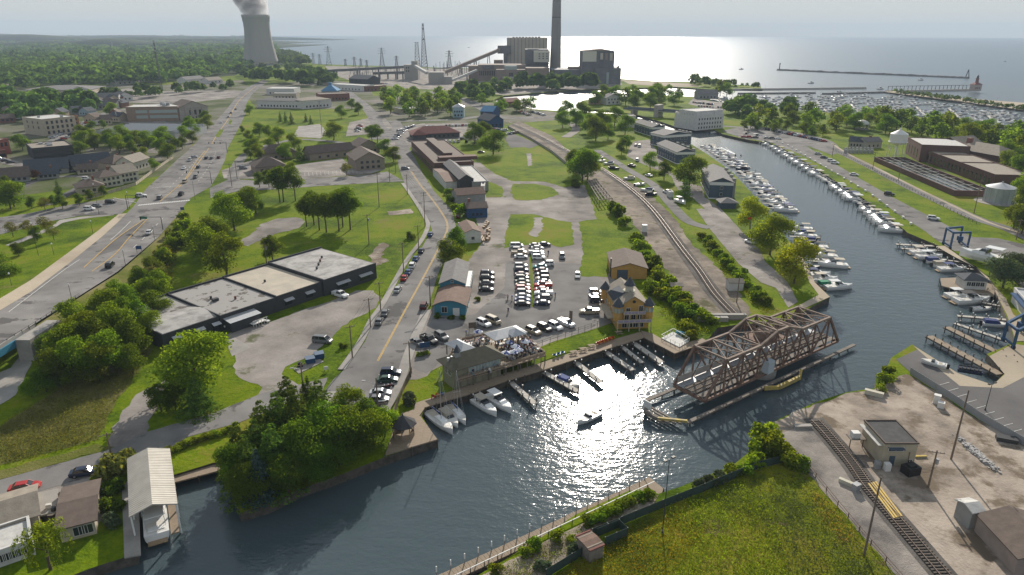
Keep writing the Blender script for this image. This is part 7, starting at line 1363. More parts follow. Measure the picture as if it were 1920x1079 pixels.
for k in range(7): p, q = a[0].lerp(a[3], k / 6), a[1].lerp(a[2], k / 6); MB().beam(p, Vector((p.x, p.y, 0)), .3).build('post', M_timb, t); MB().beam(q, Vector((q.x, q.y, 0)), .3).build('post', M_timb, t); MB().beam(p, q, .3).build('cap_beam', M_timb, t)
t = thing('railway_abutment', 'concrete railway abutment with bays at the end of the track', 'abutment', G(1300, 600)); a, b = G(1298, 598) - t.location, G(1398, 598) - t.location; MB().beam(a + Vector((0, 0, .3)), b + Vector((0, 0, .3)), 1.2, 2.2).build('wall', W_conc, t)
for k in range(4): p = a.lerp(b, .06 + k * .14); MB().b2(p.x, p.y - 2.2, -.4, p.x + 2.2, p.y - .62, 1.2).build('bay', W_conc, t)
# near pier with its rail and white capped posts
a, b = G(806, 1086, 1.4), G(1209, 899, 1.4); d = b - a; L = d.length; t = thing('river_pier', 'long narrow timber pier with white tipped posts along the near bank', 'pier', Vector((a.x, a.y, 0)), math.atan2(d.y, d.x)); n = 62
pk = MB().b2(.02, -2.2, 1.25, L / n - .02, 0, 1.4).mesh('plank', M_plank)
for i in range(n): put('plank', pk, t, (L * i / n, rg.uniform(-.04, .04), rg.uniform(-.012, .012)))
ps = MB().tube((0, 0, -1.2), (0, 0, 2.9), .09, .09, 6).mesh('post', M_steel); pc = MB().tube((0, 0, 2.0), (0, 0, 2.95), .1, .1, 6).mesh('cap', M_whitecap); p2 = MB().b2(-.06, -.06, -1, .06, .06, 2.4).mesh('rail_post', M_pile)
for i in range(18): o = put('post', ps, t, (L * (i + .5) / 18, .15, 0)); put('cap', pc, o); put('rail_post', p2, t, (L * (i + .3) / 18, -2.28, 0))
MB().b2(0, -2.35, 2.3, L, -2.22, 2.4).build('rail', M_whitecap, t); MB().b2(0, -2.3, .8, L, -2.1, 1.22).b2(0, -.2, .8, L, 0, 1.22).build('stringer', M_pile, t)
platform('pier_landing', 'short timber landing joining the pier to the bank, near one', [(1044, 986), (1060, 978), (1086, 998), (1070, 1006)], 1.5, M_plank); platform('pier_landing', 'timber landing at the far end of the pier by the lamp', [(1209, 899), (1216, 894), (1244, 916), (1238, 934), (1226, 930)], 1.5, M_plank)
o, rz, L, D = FR((1106, 1031), (1132, 1020), (1087, 1003), 2.6); t = bld('tin_shed', 'small hut with a striped rusty tin roof by the pier', (o, rz, L, D), 2.3, 'gx', M_timb, R_rust, .2, .15, cat='shed')
for i in range(7): MB().beam((-.1, -.1 + (D + .2) * i / 6, 2.55), (L + .1, -.1 + (D + .2) * i / 6, 2.55), .22, .1).build('roof_sheet', (R_red, R_tan)[i % 2], t)
fence('green mesh pen beside the tin hut', [(1134, 1024), (1176, 1006), (1160, 990), (1118, 1008)], 1.8, 1.7, M_dsteel, M_dsteel, 2, panel=MATS['green_mesh'], group='yard fences')
# ================================================================ vehicles
CK = {'s': 'sedan', 'u': 'suv', 'v': 'van', 'p': 'pickup'}; CP = {'W': 'white', 'S': 'silver', 'G': 'grey', 'K': 'black', 'R': 'red', 'B': 'blue', 'N': 'navy', 'M': 'maroon', 'T': 'tan', 'E': 'green', 'L': 'teal'}
def cars(where, group, spec, items, rz, detail=True, jit=.05, name=None, order='from the front'):
    """spec: two letters a car (kind, paint); items: pixel of each car's centre"""
    for i, (x, y) in enumerate(items):
        k, c = CK[spec[2 * i]], CP[spec[2 * i + 1]]; r = rz[i] if isinstance(rz, (list, tuple)) else rz
        lab = '%s %s %s' % (c, WORD[k], where) + ((', %s %s' % (ordn(i), order)) if order else '')
        car(k, c, G(x, y, Z0 + .12), r + rnd.uniform(-jit, jit), lab, group, detail, name)
PI = math.pi
gp = 'cars in the central parking rows'
cars('in the left column of the long parking rows', gp, 'sKsBsSuGuRsTsEuKsMuNuS', [(980, 573), (980, 566), (981, 559), (982, 552), (981, 545), (981, 538), (980, 531), (979, 525), (979, 518), (978, 510), (977, 502)], 0)
cars('in the right column of the long parking rows', gp, 'sNuGpWsRpRsBuTuKsMsLuW', [(1016, 572), (1018, 563), (1019, 553), (1014, 546), (1018, 538), (1018, 532), (1017, 526), (1016, 518), (1014, 510), (1012, 503), (1026, 498)], PI)
cars('in the short upper parking group', gp, 'uWsWpTuGvWuWpSsSsGsK', [(1010, 486), (977, 484), (974, 477), (972, 472), (969, 464), (1009, 480), (1006, 476), (1008, 468), (1004, 463), (1021, 461)], 0)
cars('beside the turquoise hall', gp, 'sKsGuKuN', [(912, 546), (913, 534), (914, 525), (914, 516)], 0); cars('beside the yellow house', gp, 'uNsKuS', [(1120, 567), (1119, 559), (1118, 552)], 0)
car('pickup', 'tan', G(1105, 588, Z0 + .1), PI, 'tan pickup truck parked alone beside the yellow house fence'); car('suv', 'grey', G(1054, 484, Z0 + .1), -PI / 2, 'grey SUV driving toward the camera past the parking rows', name='car'); car('sedan', 'white', G(1083, 519, Z0 + .1), -PI / 2 - .1, 'white sedan turning on the gravel by the yellow warehouse', name='car')
cars('nosed toward the dining deck', 'cars beside the dining deck', 'uWvTuTuKuWpS', [(907, 610), (925, 605), (1000, 625), (1021, 619), (1041, 616), (1062, 610)], -.85, order='from the left'); cars('near the blue sign board', 'cars beside the dining deck', 'sGpKuG', [(783, 646), (804, 641), (828, 635)], -.85, order='from the left')
h_ = heading((711, 605), (790, 470)); cars('parked along the left kerb of the street', 'cars parked along the street', 'sGsGsSsRsBuWsBsNsB', [(711, 606), (722, 590), (746, 546), (758, 524), (766, 513), (773, 501), (780, 488), (790, 473), (807, 442)], h_, order='from the near end'); car('suv', 'maroon', G(795, 577, Z0 + .12), h_, 'maroon SUV on the right side of the street by the turquoise hall', 'cars parked along the street'); cars('parked beside the street trees', 'cars parked along the street', 'sSsM', [(862, 424), (859, 408)], h_ + .1, order='from the near end')
cars('in the angled bays at the street end', 'cars in the bays at the street end', 'sGsSsEuN', [(709, 753), (714, 741), (727, 716), (733, 703)], .05); h2 = heading((212, 474), (262, 428))
for i in range(3):
    t = thing('motorcycle', 'parked motorcycle among the angled bays, %s from the left' % ordn(i), 'motorcycle', G(717 + i * 7, 730 - i * 1.5, Z0 + .1), .3, 'motorcycles'); MB().box((0, 0, .62), (1.0, .3, .35)).build('tank', PAINT['maroon' if i else 'black'], t); MB().box((-.45, 0, .75), (.7, .28, .12)).build('seat', M_black, t); MB().beam((.5, -.35, 1.0), (.5, .35, 1.0), .06).build('handlebar', M_alu, t)
    for x in (-.7, .7): MB().tube((x, -.06, .32), (x, .06, .32), .32, .32, 12).build('wheel', M_tyre, t)
car('van', 'grey', G(605, 642, Z0 + .05), -.2, 'grey minivan parked on the gravel lot before the dumpsters'); car('pickup', 'white', G(638, 556, Z0 + .05), -.6, 'white pickup truck beside the black building'); car('sedan', 'navy', G(160, 890, Z0 + .05), .3, 'navy sedan on the driveway above the cottages'); car('sedan', 'red', G(48, 918, Z0 + .05), .35, 'red sedan behind the tan roofed cottage')
for i, (k, c, x, y, dz, hd) in enumerate((('suv', 'black', 207, 500, 2.2, h2), ('sedan', 'white', 280, 438, .6, h2), ('suv', 'white', 265, 369, 0, .1), ('suv', 'grey', 300, 373, 0, h2), ('pickup', 'black', 340, 366, 0, h2), ('suv', 'tan', 346, 343, 0, h2 + PI), ('pickup', 'grey', 367, 334, 0, h2), ('sedan', 'white', 345, 317, 0, h2 + PI), ('sedan', 'navy', 372, 315, 0, h2), ('suv', 'silver', 356, 302, 0, h2 + PI), ('sedan', 'silver', 364, 296, 0, .5), ('sedan', 'black', 387, 298, 0, h2), ('sedan', 'grey', 397, 298, 0, h2), ('sedan', 'maroon', 410, 297, 0, h2), ('suv', 'black', 208, 381, 0, 0), ('suv', 'white', 168, 394, 0, 0), ('sedan', 'grey', 182, 388, 0, 0), ('sedan', 'black', 433, 213, 0, h2 + .2), ('suv', 'silver', 428, 221, 0, h2 + .2), ('sedan', 'white', 415, 231, 0, h2), ('sedan', 'grey', 442, 206, 0, h2))):
    car(k, c, G(x, y, Z0 + .12 + dz), hd, '%s %s on the highway and its crossing, %s from the near end' % (c, WORD[k], ordn(i)), 'highway traffic', y > 290, 'car')
cars('by the oval lawn houses', 'cars by the oval lawn', 'uWsSsSsK', [(163, 337), (176, 322), (165, 322), (140, 323)], .2, order='from the near end'); car('suv', 'white', G(1407, 456, Z0 + .1), 2.2, 'white SUV parked on the long river lot'); car('pickup', 'black', G(1184, 313, Z0 + .1), 2.2, 'black pickup truck on the grass beside the gravel path'); car('sedan', 'white', G(1216, 331, Z0 + .1), 2.2, 'white sedan on the grass near the round tree'); car('suv', 'white', G(1250, 362, Z0 + .1), 2.1, 'white SUV hitched to a small white trailer')
bld('camper_trailer', 'small white camper trailer on the grass by the path', FB((1254, 371), (1262, 371), 5), 2.3, 'flat', W_white, R_white, cat='trailer'); boat('c3', G(1276, 380, Z0 + .5), -1.2, 'white cabin boat standing on the grass by the path', None, .8); boat('c3', G(1843, 487, Z0 + 1.2), 2.2, 'big white motor yacht standing on the hard by the travel lift', None, 1.55)
cars('on the long marina lot', 'cars on the long marina lot', 'sSsNuWuWsWuKuW', [(1534, 290), (1545, 297), (1558, 303), (1565, 307), (1601, 329), (1667, 366), (1750, 412)], -.5, order='from the far end'); car('suv', 'grey', G(457, 317, Z0 + .1), 0, 'blue grey car alone on the motel lot'); cars('near the brick warehouse corner', 'cars by the warehouse', 'uGsK', [(760, 318), (902, 287)], 0, order='from the left')
rg = random.Random(21); pal = ['white', 'silver', 'grey', 'black', 'red', 'blue', 'white', 'silver', 'navy', 'tan']
def carlot(where, group, rows):
    for x0, y0, x1, y1, n, hd in rows:
        for i in range(n):
            if rg.random() < .1: continue
            u = i / max(1, n - 1); k = rg.choice(['sedan', 'suv', 'suv', 'sedan', 'van', 'pickup']); c = rg.choice(pal)
            car(k, c, G(x0 + (x1 - x0) * u, y0 + (y1 - y0) * u, Z0 + .12), hd + rg.uniform(-.05, .05), '%s %s %s' % (c, WORD[k], where), group, False)
carlot('parked around the brown roofed restaurant', 'cars around the restaurant', [(740, 262, 762, 240, 9, .2), (775, 269, 875, 267, 14, 1.5), (800, 240, 880, 236, 14, 1.5), (868, 262, 895, 246, 8, .2), (748, 247, 775, 238, 7, 1.2)]); carlot('in the small lot behind the motel trees', 'cars behind the motel', [(668, 250, 676, 236, 6, .1)]); carlot('in the lot by the blue shops', 'cars by the blue shops', [(925, 244, 948, 246, 7, 1.2), (938, 255, 968, 250, 8, 1.2)]); carlot('by the basin lawn', 'cars by the basin', [(978, 211, 992, 217, 8, .8), (1000, 211, 1020, 217, 9, .8)])
carlot('in the far left shopping lot', 'cars in the shopping lot', [(190, 178, 240, 172, 13, 1.4), (195, 182, 245, 176, 12, 1.4)]); carlot('on the lot beside the sawtooth hall', 'cars beside the sawtooth hall', [(165, 232, 232, 222, 12, .3), (255, 275, 300, 272, 6, 1.4)]); carlot('along the old shop street', 'cars on the shop street', [(98, 260, 150, 234, 11, .9), (112, 266, 165, 238, 8, .9), (0, 300, 20, 306, 3, .4)]); carlot('in the marina entrance lot', 'cars in the marina lot', [(1300, 193, 1335, 197, 12, 1.4), (1310, 200, 1430, 208, 24, 1.4), (1440, 244, 1545, 266, 22, -.4), (1395, 258, 1470, 262, 8, -.3)]); carlot('among the condominium trees', 'cars by the condominiums', [(1192, 274, 1206, 277, 3, 1.2), (1195, 302, 1204, 306, 2, 1.2)]); carlot('beside the power plant trees', 'cars by the plant', [(705, 158, 725, 158, 6, 1)])
# ================================================================ boats
def along(pix, sp):
    P = [G(p[0], p[1], 0) for p in pix]; out = []; s = 0.0
    for a, b in zip(P, P[1:]):
        L = (b - a).length; d = (b - a) / L
        while s < L: out.append((a + d * s, d)); s += sp
        s -= L
    return out
bk = ['r1', 'c1', 'r2', 'c2', 'r4', 'c4', 'r3', 'c1', 'r1', 'r2', 'c3', 'r4']; k = 0
WB = {'r1': 'open white motorboat', 'r2': 'blue covered motorboat', 'r3': 'dark hulled covered motorboat', 'r4': 'tan covered motorboat', 'r5': 'red covered motorboat', 'r6': 'green covered motorboat', 'c1': 'white cruiser with tan top', 'c2': 'white cruiser with blue top', 'c3': 'white hardtop cruiser', 'c4': 'white cruiser with black top'}
for p, d in along([(1700, 437), (1675, 415), (1615, 370), (1522, 312), (1465, 277), (1442, 268)], 3.5):
    nrm = Vector((-d.y, d.x, 0)); q = bk[rg.randrange(12)] if k != 2 else 'r5'; off = 5.6 if q[0] == 'c' else 4.2
    boat(q, p + nrm * (off + rg.uniform(-.3, .5)), math.atan2(nrm.y, nrm.x) + rg.uniform(-.06, .06), '%s in the right bank row, %s from the near end' % (WB[q], ordn(k)), 'right bank mooring row', rg.uniform(.88, 1.05)); k += 1
    if k % 2 == 0: tag(MB().tube((0, 0, -1), (0, 0, 2.6), .14, .12, 6).tube((0, 0, 2.6), (0, 0, 2.75), .16, .1, 6).build('mooring_pile', M_pile, None, p + nrm * 11), 'dark mooring pile off the long right bank row', 'mooring pile', 'right bank mooring piles')
    if k % 3 == 0: tag(MB().b2(-.7, -.35, 0, .7, .35, .75).b2(-.75, -.4, .75, .75, .4, .85).build('dock_box', M_trim, None, Vector((p.x - nrm.x * 3, p.y - nrm.y * 3, Z0 + .05)), math.atan2(d.y, d.x)), 'white dock box on the grass edge of the right bank', 'dock box', 'dock boxes')
k = 0
for p, d in list(along([(1368, 318), (1330, 292), (1302, 275)], 4.2)) + list(along([(1436, 396), (1408, 360), (1372, 322)], 4.4)) + list(along([(1512, 498), (1490, 465), (1462, 430)], 5.2)):
    nrm = Vector((d.y, -d.x, 0)); q = bk[rg.randrange(12)]; off = 7.4 if q[0] == 'c' else 5.5
    boat(q, p + nrm * (off + rg.uniform(-.3, 1.2)), math.atan2(nrm.y, nrm.x) + PI + rg.uniform(-.06, .06), '%s on the condominium bank, %s along it' % (WB[q], ordn(k)), 'condominium bank mooring row', rg.uniform(.85, 1.05)); k += 1
    if k % 2 == 0: tag(MB().b2(0, -.5, .95, 12, .5, 1.1).b2(11.6, -.7, -1, 11.8, -.5, 2.2).b2(11.6, .5, -1, 11.8, .7, 2.2).b2(5, -.7, -1, 5.2, -.5, 2).build('finger_pier', M_plank2, None, p + nrm * .3 + d * 2.1, math.atan2(nrm.y, nrm.x)), 'slim finger pier between boats on the condominium bank', 'dock', 'condominium bank finger piers')
for q, x, y, a, sc, lab in (('c2', 1530, 520, .1, 1.0, 'white cruiser below the yellow tree, upper one'), ('c1', 1545, 528, .1, .95, 'white cruiser with tan top below the yellow tree'), ('r6', 1553, 537, .1, 1.0, 'motorboat with green canopy at the end of the left bank row'), ('c3', 1572, 542, .12, .95, 'white hardtop cruiser at the end of the left bank'), ('r3', 1520, 505, .1, 1.0, 'dark hulled boat below the yellow tree'),
    ('c1', 1730, 477, .0, .95, 'cruiser in the first berth under the travel lift docks'), ('c3', 1742, 485, .0, .95, 'hardtop cruiser in the second berth under the travel lift docks'), ('r2', 1755, 493, .0, 1.1, 'blue covered boat in the berths above the fuel dock'), ('r4', 1768, 500, .0, 1.1, 'tan covered boat in the berths above the fuel dock'), ('c2', 1785, 509, .0, .95, 'cruiser with blue top just above the fuel dock'), ('c3', 1800, 558, .1, .95, 'hardtop cruiser just below the fuel dock'), ('c4', 1822, 568, .1, 1.15, 'large cruiser with black top below the fuel dock'), ('r1', 1840, 582, .1, .9, 'open boat tied under the white dock arm'), ('r2', 1868, 612, -.3, 1.0, 'blue covered boat in the slip beside the ramp docks'), ('c1', 1400, 256, .3, 1.1, 'cruiser by the white building corner, left one'), ('c3', 1420, 259, .3, 1.1, 'cruiser by the white building corner, middle one'), ('c2', 1436, 263, .3, 1.0, 'cruiser by the white building corner, right one'), ('r1', 1340, 250, .2, 1.1, 'open white boat before the white building'),
    ('s1', 826, 796, -.95, 1.02, 'largest white sailboat tied to the gazebo deck'), ('s1', 857, 781, -1.05, .85, 'sailboat with a tall mast nearest the restaurant'), ('r4', 843, 790, -.95, 1.0, 'slim covered boat between the two sailboats'), ('c1', 910, 768, -.9, .82, 'white cruiser beside the first finger dock, left one'), ('c3', 936, 761, -.9, .88, 'white hardtop cruiser beside the first finger dock, right one'), ('r2', 1066, 722, -.75, .9, 'speedboat with navy cover beside the third finger dock'), ('r1', 1103, 787, heading((1200, 735), (1100, 788)), 1.0, 'white motorboat under way trailing a wake in the sun glitter'), ('r1', 1750, 684, 2.5, .8, 'grey rigid inflatable resting on the wharf')):
    z = 0 if (x, y) != (1750, 684) else Z0 + .3; boat(q, G(x, y, z), a, lab, None, sc)
for i in range(6): boat('w1', G(1800 + i * 7.5, 692 + i * 1.2, Z0 + .1), 1.0, 'jet ski on the wharf racks, %s from the left' % ordn(i), 'jet skis on the wharf')
for i, (x, y) in enumerate(((1379, 292), (1389, 293))): boat('w1', G(x, y, 0), heading((1379, 285), (1385, 300)), 'jet ski racing down the river, %s' % ('left one' if i == 0 else 'right one'), 'jet skis on the river')
for i, (x, y, q) in enumerate(((1521, 157, 'c3'), (1651, 168, 'c1'), (1727, 151, 'c3'), (1575, 173, 'r1'), (1885, 116, 's1'), (1390, 131, 'c1'), (879, 90, 'c1'))): boat(q, G(x, y, 0), .4, 'small boat out on the lake, %s from the left' % ordn(sorted((1521, 1651, 1727, 1575, 1885, 1390, 879)).index(x)), 'boats out on the lake', 1.2, False)
mp = [(1338, 181), (1530, 178.5), (1662, 177.5), (1700, 182), (1800, 196), (1925, 216), (1925, 252), (1800, 226), (1700, 214), (1560, 208), (1450, 199), (1340, 188)]
def inpoly(x, y, P):
    c = False
    for i in range(len(P)):
        (x0, y0), (x1, y1) = P[i], P[i - 1]
        if (y0 > y) != (y1 > y) and x < (x1 - x0) * (y - y0) / (y1 - y0) + x0: c = not c
    return c
def scatter(P, n, sep, tries=60):
    xs = [p[0] for p in P]; ys = [p[1] for p in P]; out = []
    for _ in range(n * tries):
        x, y = rg.uniform(min(xs), max(xs)), rg.uniform(min(ys), max(ys))
        if not inpoly(x, y, P): continue
        g = G(x, y)
        if all((g - o).length > sep for o in out): out.append(g)
        if len(out) >= n: break
    return out
for p in scatter(mp, 230, 7.5): q = rg.choice(['c1', 'c2', 'c3', 'r1', 'c3', 's1', 'c4']); boat(q, Vector((p.x, p.y, 0)), rg.choice([.35, .35 + PI, .4]) + rg.uniform(-.1, .1), 'sailboat with bare mast in the crowded far marina' if q == 's1' else '%s in the crowded far marina' % WB[q], 'far marina boats', 1.15, False)
for i in range(9): a, b = (1345 + i * 62, 181 + i * 3.2), (1352 + i * 66, 190 + i * 6.5); v, w = G(*a, .9), G(*b, .9); tag(MB().beam((0, 0, .9), (w.x - v.x, w.y - v.y, .9), 2.2, .3).beam((w.x - v.x, w.y - v.y, -1), (w.x - v.x, w.y - v.y, 2.4), .4).build('marina_dock', M_plank2, None, Vector((v.x, v.y, 0))), 'long dock in the far marina, %s from the left' % ordn(i), 'dock', 'far marina docks')
# wakes: low ridges of disturbed water with broken foam
M_foam = mat('foam', (.72, .74, .75), .6, (.30, .34, .36), 1.6, detail=5, lo=.5, hi=.7)
def wake(a, b, w, lab):
    a, b = G(*a, 0), G(*b, 0); d = b - a; n = Vector((-d.y, d.x, 0)).normalized()
    mb = MB()
    for s in (-1, 0, 1):
        rs = []
        for i in range(26): u = i / 25; c = a + d * u + n * (s * w * u) + n * rg.uniform(-.15, .15); ww = (.12 + .3 * u) if s else (.25 + .8 * u); h = (.05 if s else .10) * (1 - u * .8) * rg.uniform(.5, 1.2); rs.append([c - n * ww + Vector((0, 0, -.06)), c + n * ww + Vector((0, 0, -.06)), c + Vector((0, 0, h))])
        loft(mb, rs, 0)
    tag(mb.build('wake', [M_foam, M_water]), lab, 'wake', kind='stuff')
wake((1114, 781), (1240, 712), 9, 'wake spreading behind the motorboat'); wake((1380, 290), (1352, 277), 3, 'short foaming wake behind the jet skis')
# ================================================================ poles
def pole_px(x, y, xt, yt, lab, grp, **k):
    p = G(x, y); return utility_pole(p, PY(xt, yt, p.y).z - Z0, lab, grp, **k)
ups = [(711, 389, 703, 322), (797, 425, 794, 360), (692, 459, 689, 402), (785, 466, 781, 422), (764, 365, 761, 327), (731, 341, 731, 305), (742, 325, 740, 285), (435, 350, 430, 307), (445, 337, 440, 302), (807, 574, 804, 517), (757, 512, 751, 455), (714, 583, 710, 529), (661, 672, 653, 610), (695, 615, 692, 559), (569, 732, 559, 682), (770, 707, 766, 640), (209, 855, 200, 812), (604, 255, 599, 190), (500, 495, 496, 455)]
for i, u in enumerate(sorted(ups)): pole_px(*u, 'wooden utility pole on the town side of the river, %s from the left' % ordn(i), 'town utility poles', arms=(2 if u[0] in (797, 500) else 1), rz=.5, transformer=u[0] in (692, 500), lamp=(-1.6 if u[0] in (807, 569) else 0))
pole_px(710, 780, 705, 709, 'wooden pole with a lamp arm beside the angled bays', None, arms=0, lamp=-2.2); pole_px(1783, 862, 1817, 732, 'tall bare wooden pole in the dirt yard', None, arms=0); pole_px(1740, 915, 1755, 845, 'wooden pole with a heavy crossarm by the control house', None, arms=1, rz=-.3, transformer=True); pole_px(1620, 1042, 1652, 895, 'tall wooden pole at the edge of the weedy field', None, arms=0); pole_px(1381, 568, 1387, 520, 'dark pole beside the white signal shed', None, arms=0)
for i, u in enumerate([(1590, 287, 1587, 262), (1636, 318, 1633, 285), (1684, 340, 1682, 308), (1826, 400, 1836, 338), (1905, 450, 1915, 412), (1737, 322, 1739, 285), (1560, 295, 1558, 270)]): pole_px(*u, 'wooden utility pole by the water works road, %s in the list from the far end' % ordn(i), 'water works poles')
p = G(1242, 1000); lamp_post(p, PY(1246, 862, p.y).z - Z0, 'tall twin headed lamp mast at the corner of the weedy field', None, .6, 'twin'); p = G(1847, 770); lamp_post(p, PY(1862, 720, p.y).z - Z0, 'twin headed lamp post on the asphalt lot', None, .4, 'twin')
for i, (x, y, xt, yt) in enumerate(((25, 547, 15, 515), (74, 487, 56, 420), (104, 490, 97, 459), (137, 572, 129, 536), (175, 441, 170, 416), (186, 402, 172, 347), (236, 501, 230, 471), (291, 454, 286, 427), (243, 391, 238, 362), (366, 374, 362, 340))): z = 4 if y > 540 else (3 if y > 495 else Z0); p = G(x, y, z); lamp_post(p, PY(xt, yt, p.y).z - z, 'dark lantern lamp post along the highway, %s from the left' % ordn(i), 'highway lamp posts')
def signal(x, y, arm, n, lab, h=6.5, sg=False):
    t = thing('traffic_signal', lab, 'traffic light', G(x, y), 0, 'traffic signals'); MB().tube((0, 0, 0), (0, 0, h), .16, .12, 8).build('mast', M_dsteel, t); MB().beam((0, 0, h), (arm, 0, h), .16).build('arm', M_dsteel, t)
    for i in range(n): MB().box((arm * (i + 1) / n, 0, h - .6), (.4, .35, 1.1)).build('signal_head', M_black, t)
    if sg: MB().box((arm * .85, 0, h - .3), (2.8, .1, 1.0)).build('sign_board', mat('sign_green', (.02, .16, .09), .5), t)
signal(426, 286, -11, 3, 'mast arm traffic signal at the far crossing'); signal(397, 345, -12, 2, 'mast arm traffic signal at the right corner of the crossing'); signal(240, 394, 9, 2, 'mast arm traffic signal at the left corner of the crossing'); signal(306, 433, -8, 1, 'highway gantry arm with a green sign', 5.5, True)
sign('blue road sign beside the highway', G(262, 476, 3), 1.8, 1.2, 1.6, .2, W_dblue); sign('blue notice board by the crossing corner', G(343, 400), 1.6, 1.2, 1.4, 0, W_dblue)
a, b = G(1752, 880, Z0 + 7), G(1690, 880, Z0 + 4.4); wires(a, b, 4, 'bundle of service wires from the crossarm pole to the control house', .3)
p = G(1405, 440); t = thing('flagpole', 'white flagpole with a small flag on the river lot', 'flagpole', p); MB().tube((0, 0, 0), (0, 0, 7), .06, .04, 6).build('mast', M_alu, t); MB().add([(0, 0, 6.9), (-1.2, .2, 6.7), (-1.2, .2, 5.9), (0, 0, 6.1)], [(0, 1, 2, 3), (3, 2, 1, 0)]).build('flag', M_redc, t)
for i, (x, y) in enumerate(((1120, 297), (1128, 303), (1140, 308), (1152, 317), (1178, 336), (1200, 347), (1212, 358), (1222, 366))): q = ('r4', 'r1', 'r2', 'r3')[i % 4]; boat(q, G(x, y, Z0 + .35), rg.uniform(-.4, .4) + (0 if i % 2 else PI), '%s laid up beside the track, %s from the far end' % (WB[q], ordn(i)), 'laid up boats by the track', .9)
pt = [(661, 672, 653, 610), (695, 615, 692, 559), (714, 583, 710, 529), (757, 512, 751, 455), (785, 466, 781, 422), (797, 425, 794, 360), (764, 365, 761, 327), (731, 341, 731, 305)]
def ptop(q): p = G(q[0], q[1]); return Vector((p.x, p.y, PY(q[2], q[3], p.y).z - .25))
for i in range(len(pt) - 1): wires(ptop(pt[i]), ptop(pt[i + 1]), 3, 'overhead wires along the street, %s span from the near end' % ordn(i), .5, .9)
pr = [(1590, 287, 1587, 262), (1636, 318, 1633, 285), (1684, 340, 1682, 308), (1826, 400, 1836, 338), (1905, 450, 1915, 412)]
for i in range(4): wires(ptop(pr[i]), ptop(pr[i + 1]), 3, 'overhead wires by the water works, %s span from the far end' % ordn(i), .6, .9)
# ================================================================ trees and weeds
MASS = []; L_wood = leaf_mat('leaf_wood', (0.066, 0.108, 0.03), 0.6, 0.35)
grove('dense tree on the wooded river point', 'trees on the river point', [('q', 470, 922, 10.5), ('q', 520, 905, 11, 1.1), ('d', 575, 888, 9, .9), ('d', 640, 872, 8.5), ('q', 500, 862, 11.5), ('p', 560, 845, 12.5, 1.1), ('q', 605, 825, 12, 1.1), ('d', 660, 850, 8.5), ('b', 700, 842, 7), ('q', 545, 800, 10.5, 1.1), ('q', 455, 885, 9.5), ('c', 445, 915, 7.5), ('p', 648, 815, 8.5, 1.2), ('p', 590, 870, 9.5, 1.1), ('q', 530, 850, 12, 1.1), ('d', 620, 850, 9), ('q', 490, 890, 10.5, 1.1), ('b', 722, 818, 5.5), ('c', 690, 815, 7), ('d', 470, 945, 6.5), ('d', 540, 925, 6.5), ('d', 600, 900, 6)])
grove('blue green spruce in front of the river point trees', None, [('s', 492, 938, 9, 1.1)]); grove('round green tree at the dead end of the street', None, [('b', 652, 790, 7)]); grove('dark cypress by the lane corner pole', 'lane corner cypresses', [('p', 572, 757, 5), ('p', 580, 752, 5.5)])
grove('big yellow green maple by the gravel lot', None, [('l', 372, 738, 12.5, 1.22)]); grove('dark fir below the yellow green maple', None, [('q', 374, 776, 8, 1.25)]); grove('small dark tree left of the fir', 'small trees by the lane', [('c', 303, 772, 5.5, 1.2), ('c', 330, 768, 5, 1.2)])
grove('broadleaf tree on the highway embankment', 'highway embankment trees', [('dabc'[i % 4], x, y, h, 1.0) for i, (x, y, h) in enumerate([(112, 726, 8), (160, 716, 9.5), (212, 700, 9), (255, 672, 9), (112, 682, 7), (168, 670, 10), (218, 650, 10), (268, 630, 8.5), (295, 602, 7.5), (150, 632, 9), (203, 612, 9), (246, 594, 8), (278, 572, 7), (304, 545, 6), (222, 570, 6.5), (262, 542, 6.5), (288, 520, 6), (312, 498, 5.5), (322, 472, 5), (336, 447, 4.5), (125, 655, 6), (312, 570, 6.5), (185, 715, 8), (240, 628, 9), (250, 700, 6), (290, 640, 7), (140, 690, 9.5), (190, 680, 10), (88, 735, 5), (60, 745, 4)])])
grove('tall broadleaf tree between highway and black building', 'trees left of the black building', [('a', 390, 495, 12, 1.1), ('b', 425, 515, 12), ('b', 440, 432, 12.5, 1.1), ('a', 467, 405, 11), ('b', 420, 410, 10), ('c', 480, 402, 9), ('a', 372, 470, 9), ('d', 402, 470, 11), ('c', 505, 352, 8), ('c', 487, 352, 7)]); grove('dark rounded tree behind the black building', None, [('c', 512, 490, 8, 1.1)])
grove('tall thin trunked tree on the bright lawn', 'tall trees on the bright lawn', [('t', x, y, h, 1.05) for x, y, h in [(589, 422, 12.5), (599, 432, 13), (612, 436, 13.5), (636, 434, 14), (643, 426, 13.5), (657, 431, 15), (525, 380, 14), (532, 379, 14.5), (554, 377, 14), (575, 425, 11)]])
grove('round street tree beside the turquoise hall', 'street trees', [('d', 843, 498, 8, 1.15), ('c', 858, 470, 7.5, 1.1)]); hedge('bush between the sheds and the street', 'bushes by the sheds', [('g', 838, 365, 2.4), ('d', 847, 378, 2.4), ('g', 862, 405, 3, 1.4), ('d', 875, 425, 2), ('g', 853, 392, 2)]); hedge('small bush on the bright lawn or lot edge', 'lone lawn bushes', [('d', 772, 448, 2), ('d', 645, 652, 1.1)]); hedge('dark bush by the turquoise hall door', 'bushes by the hall door', [('d', 820, 597, 1.1), ('d', 845, 599, 1.0), ('d', 866, 599, 1.1), ('g', 895, 565, 1)])
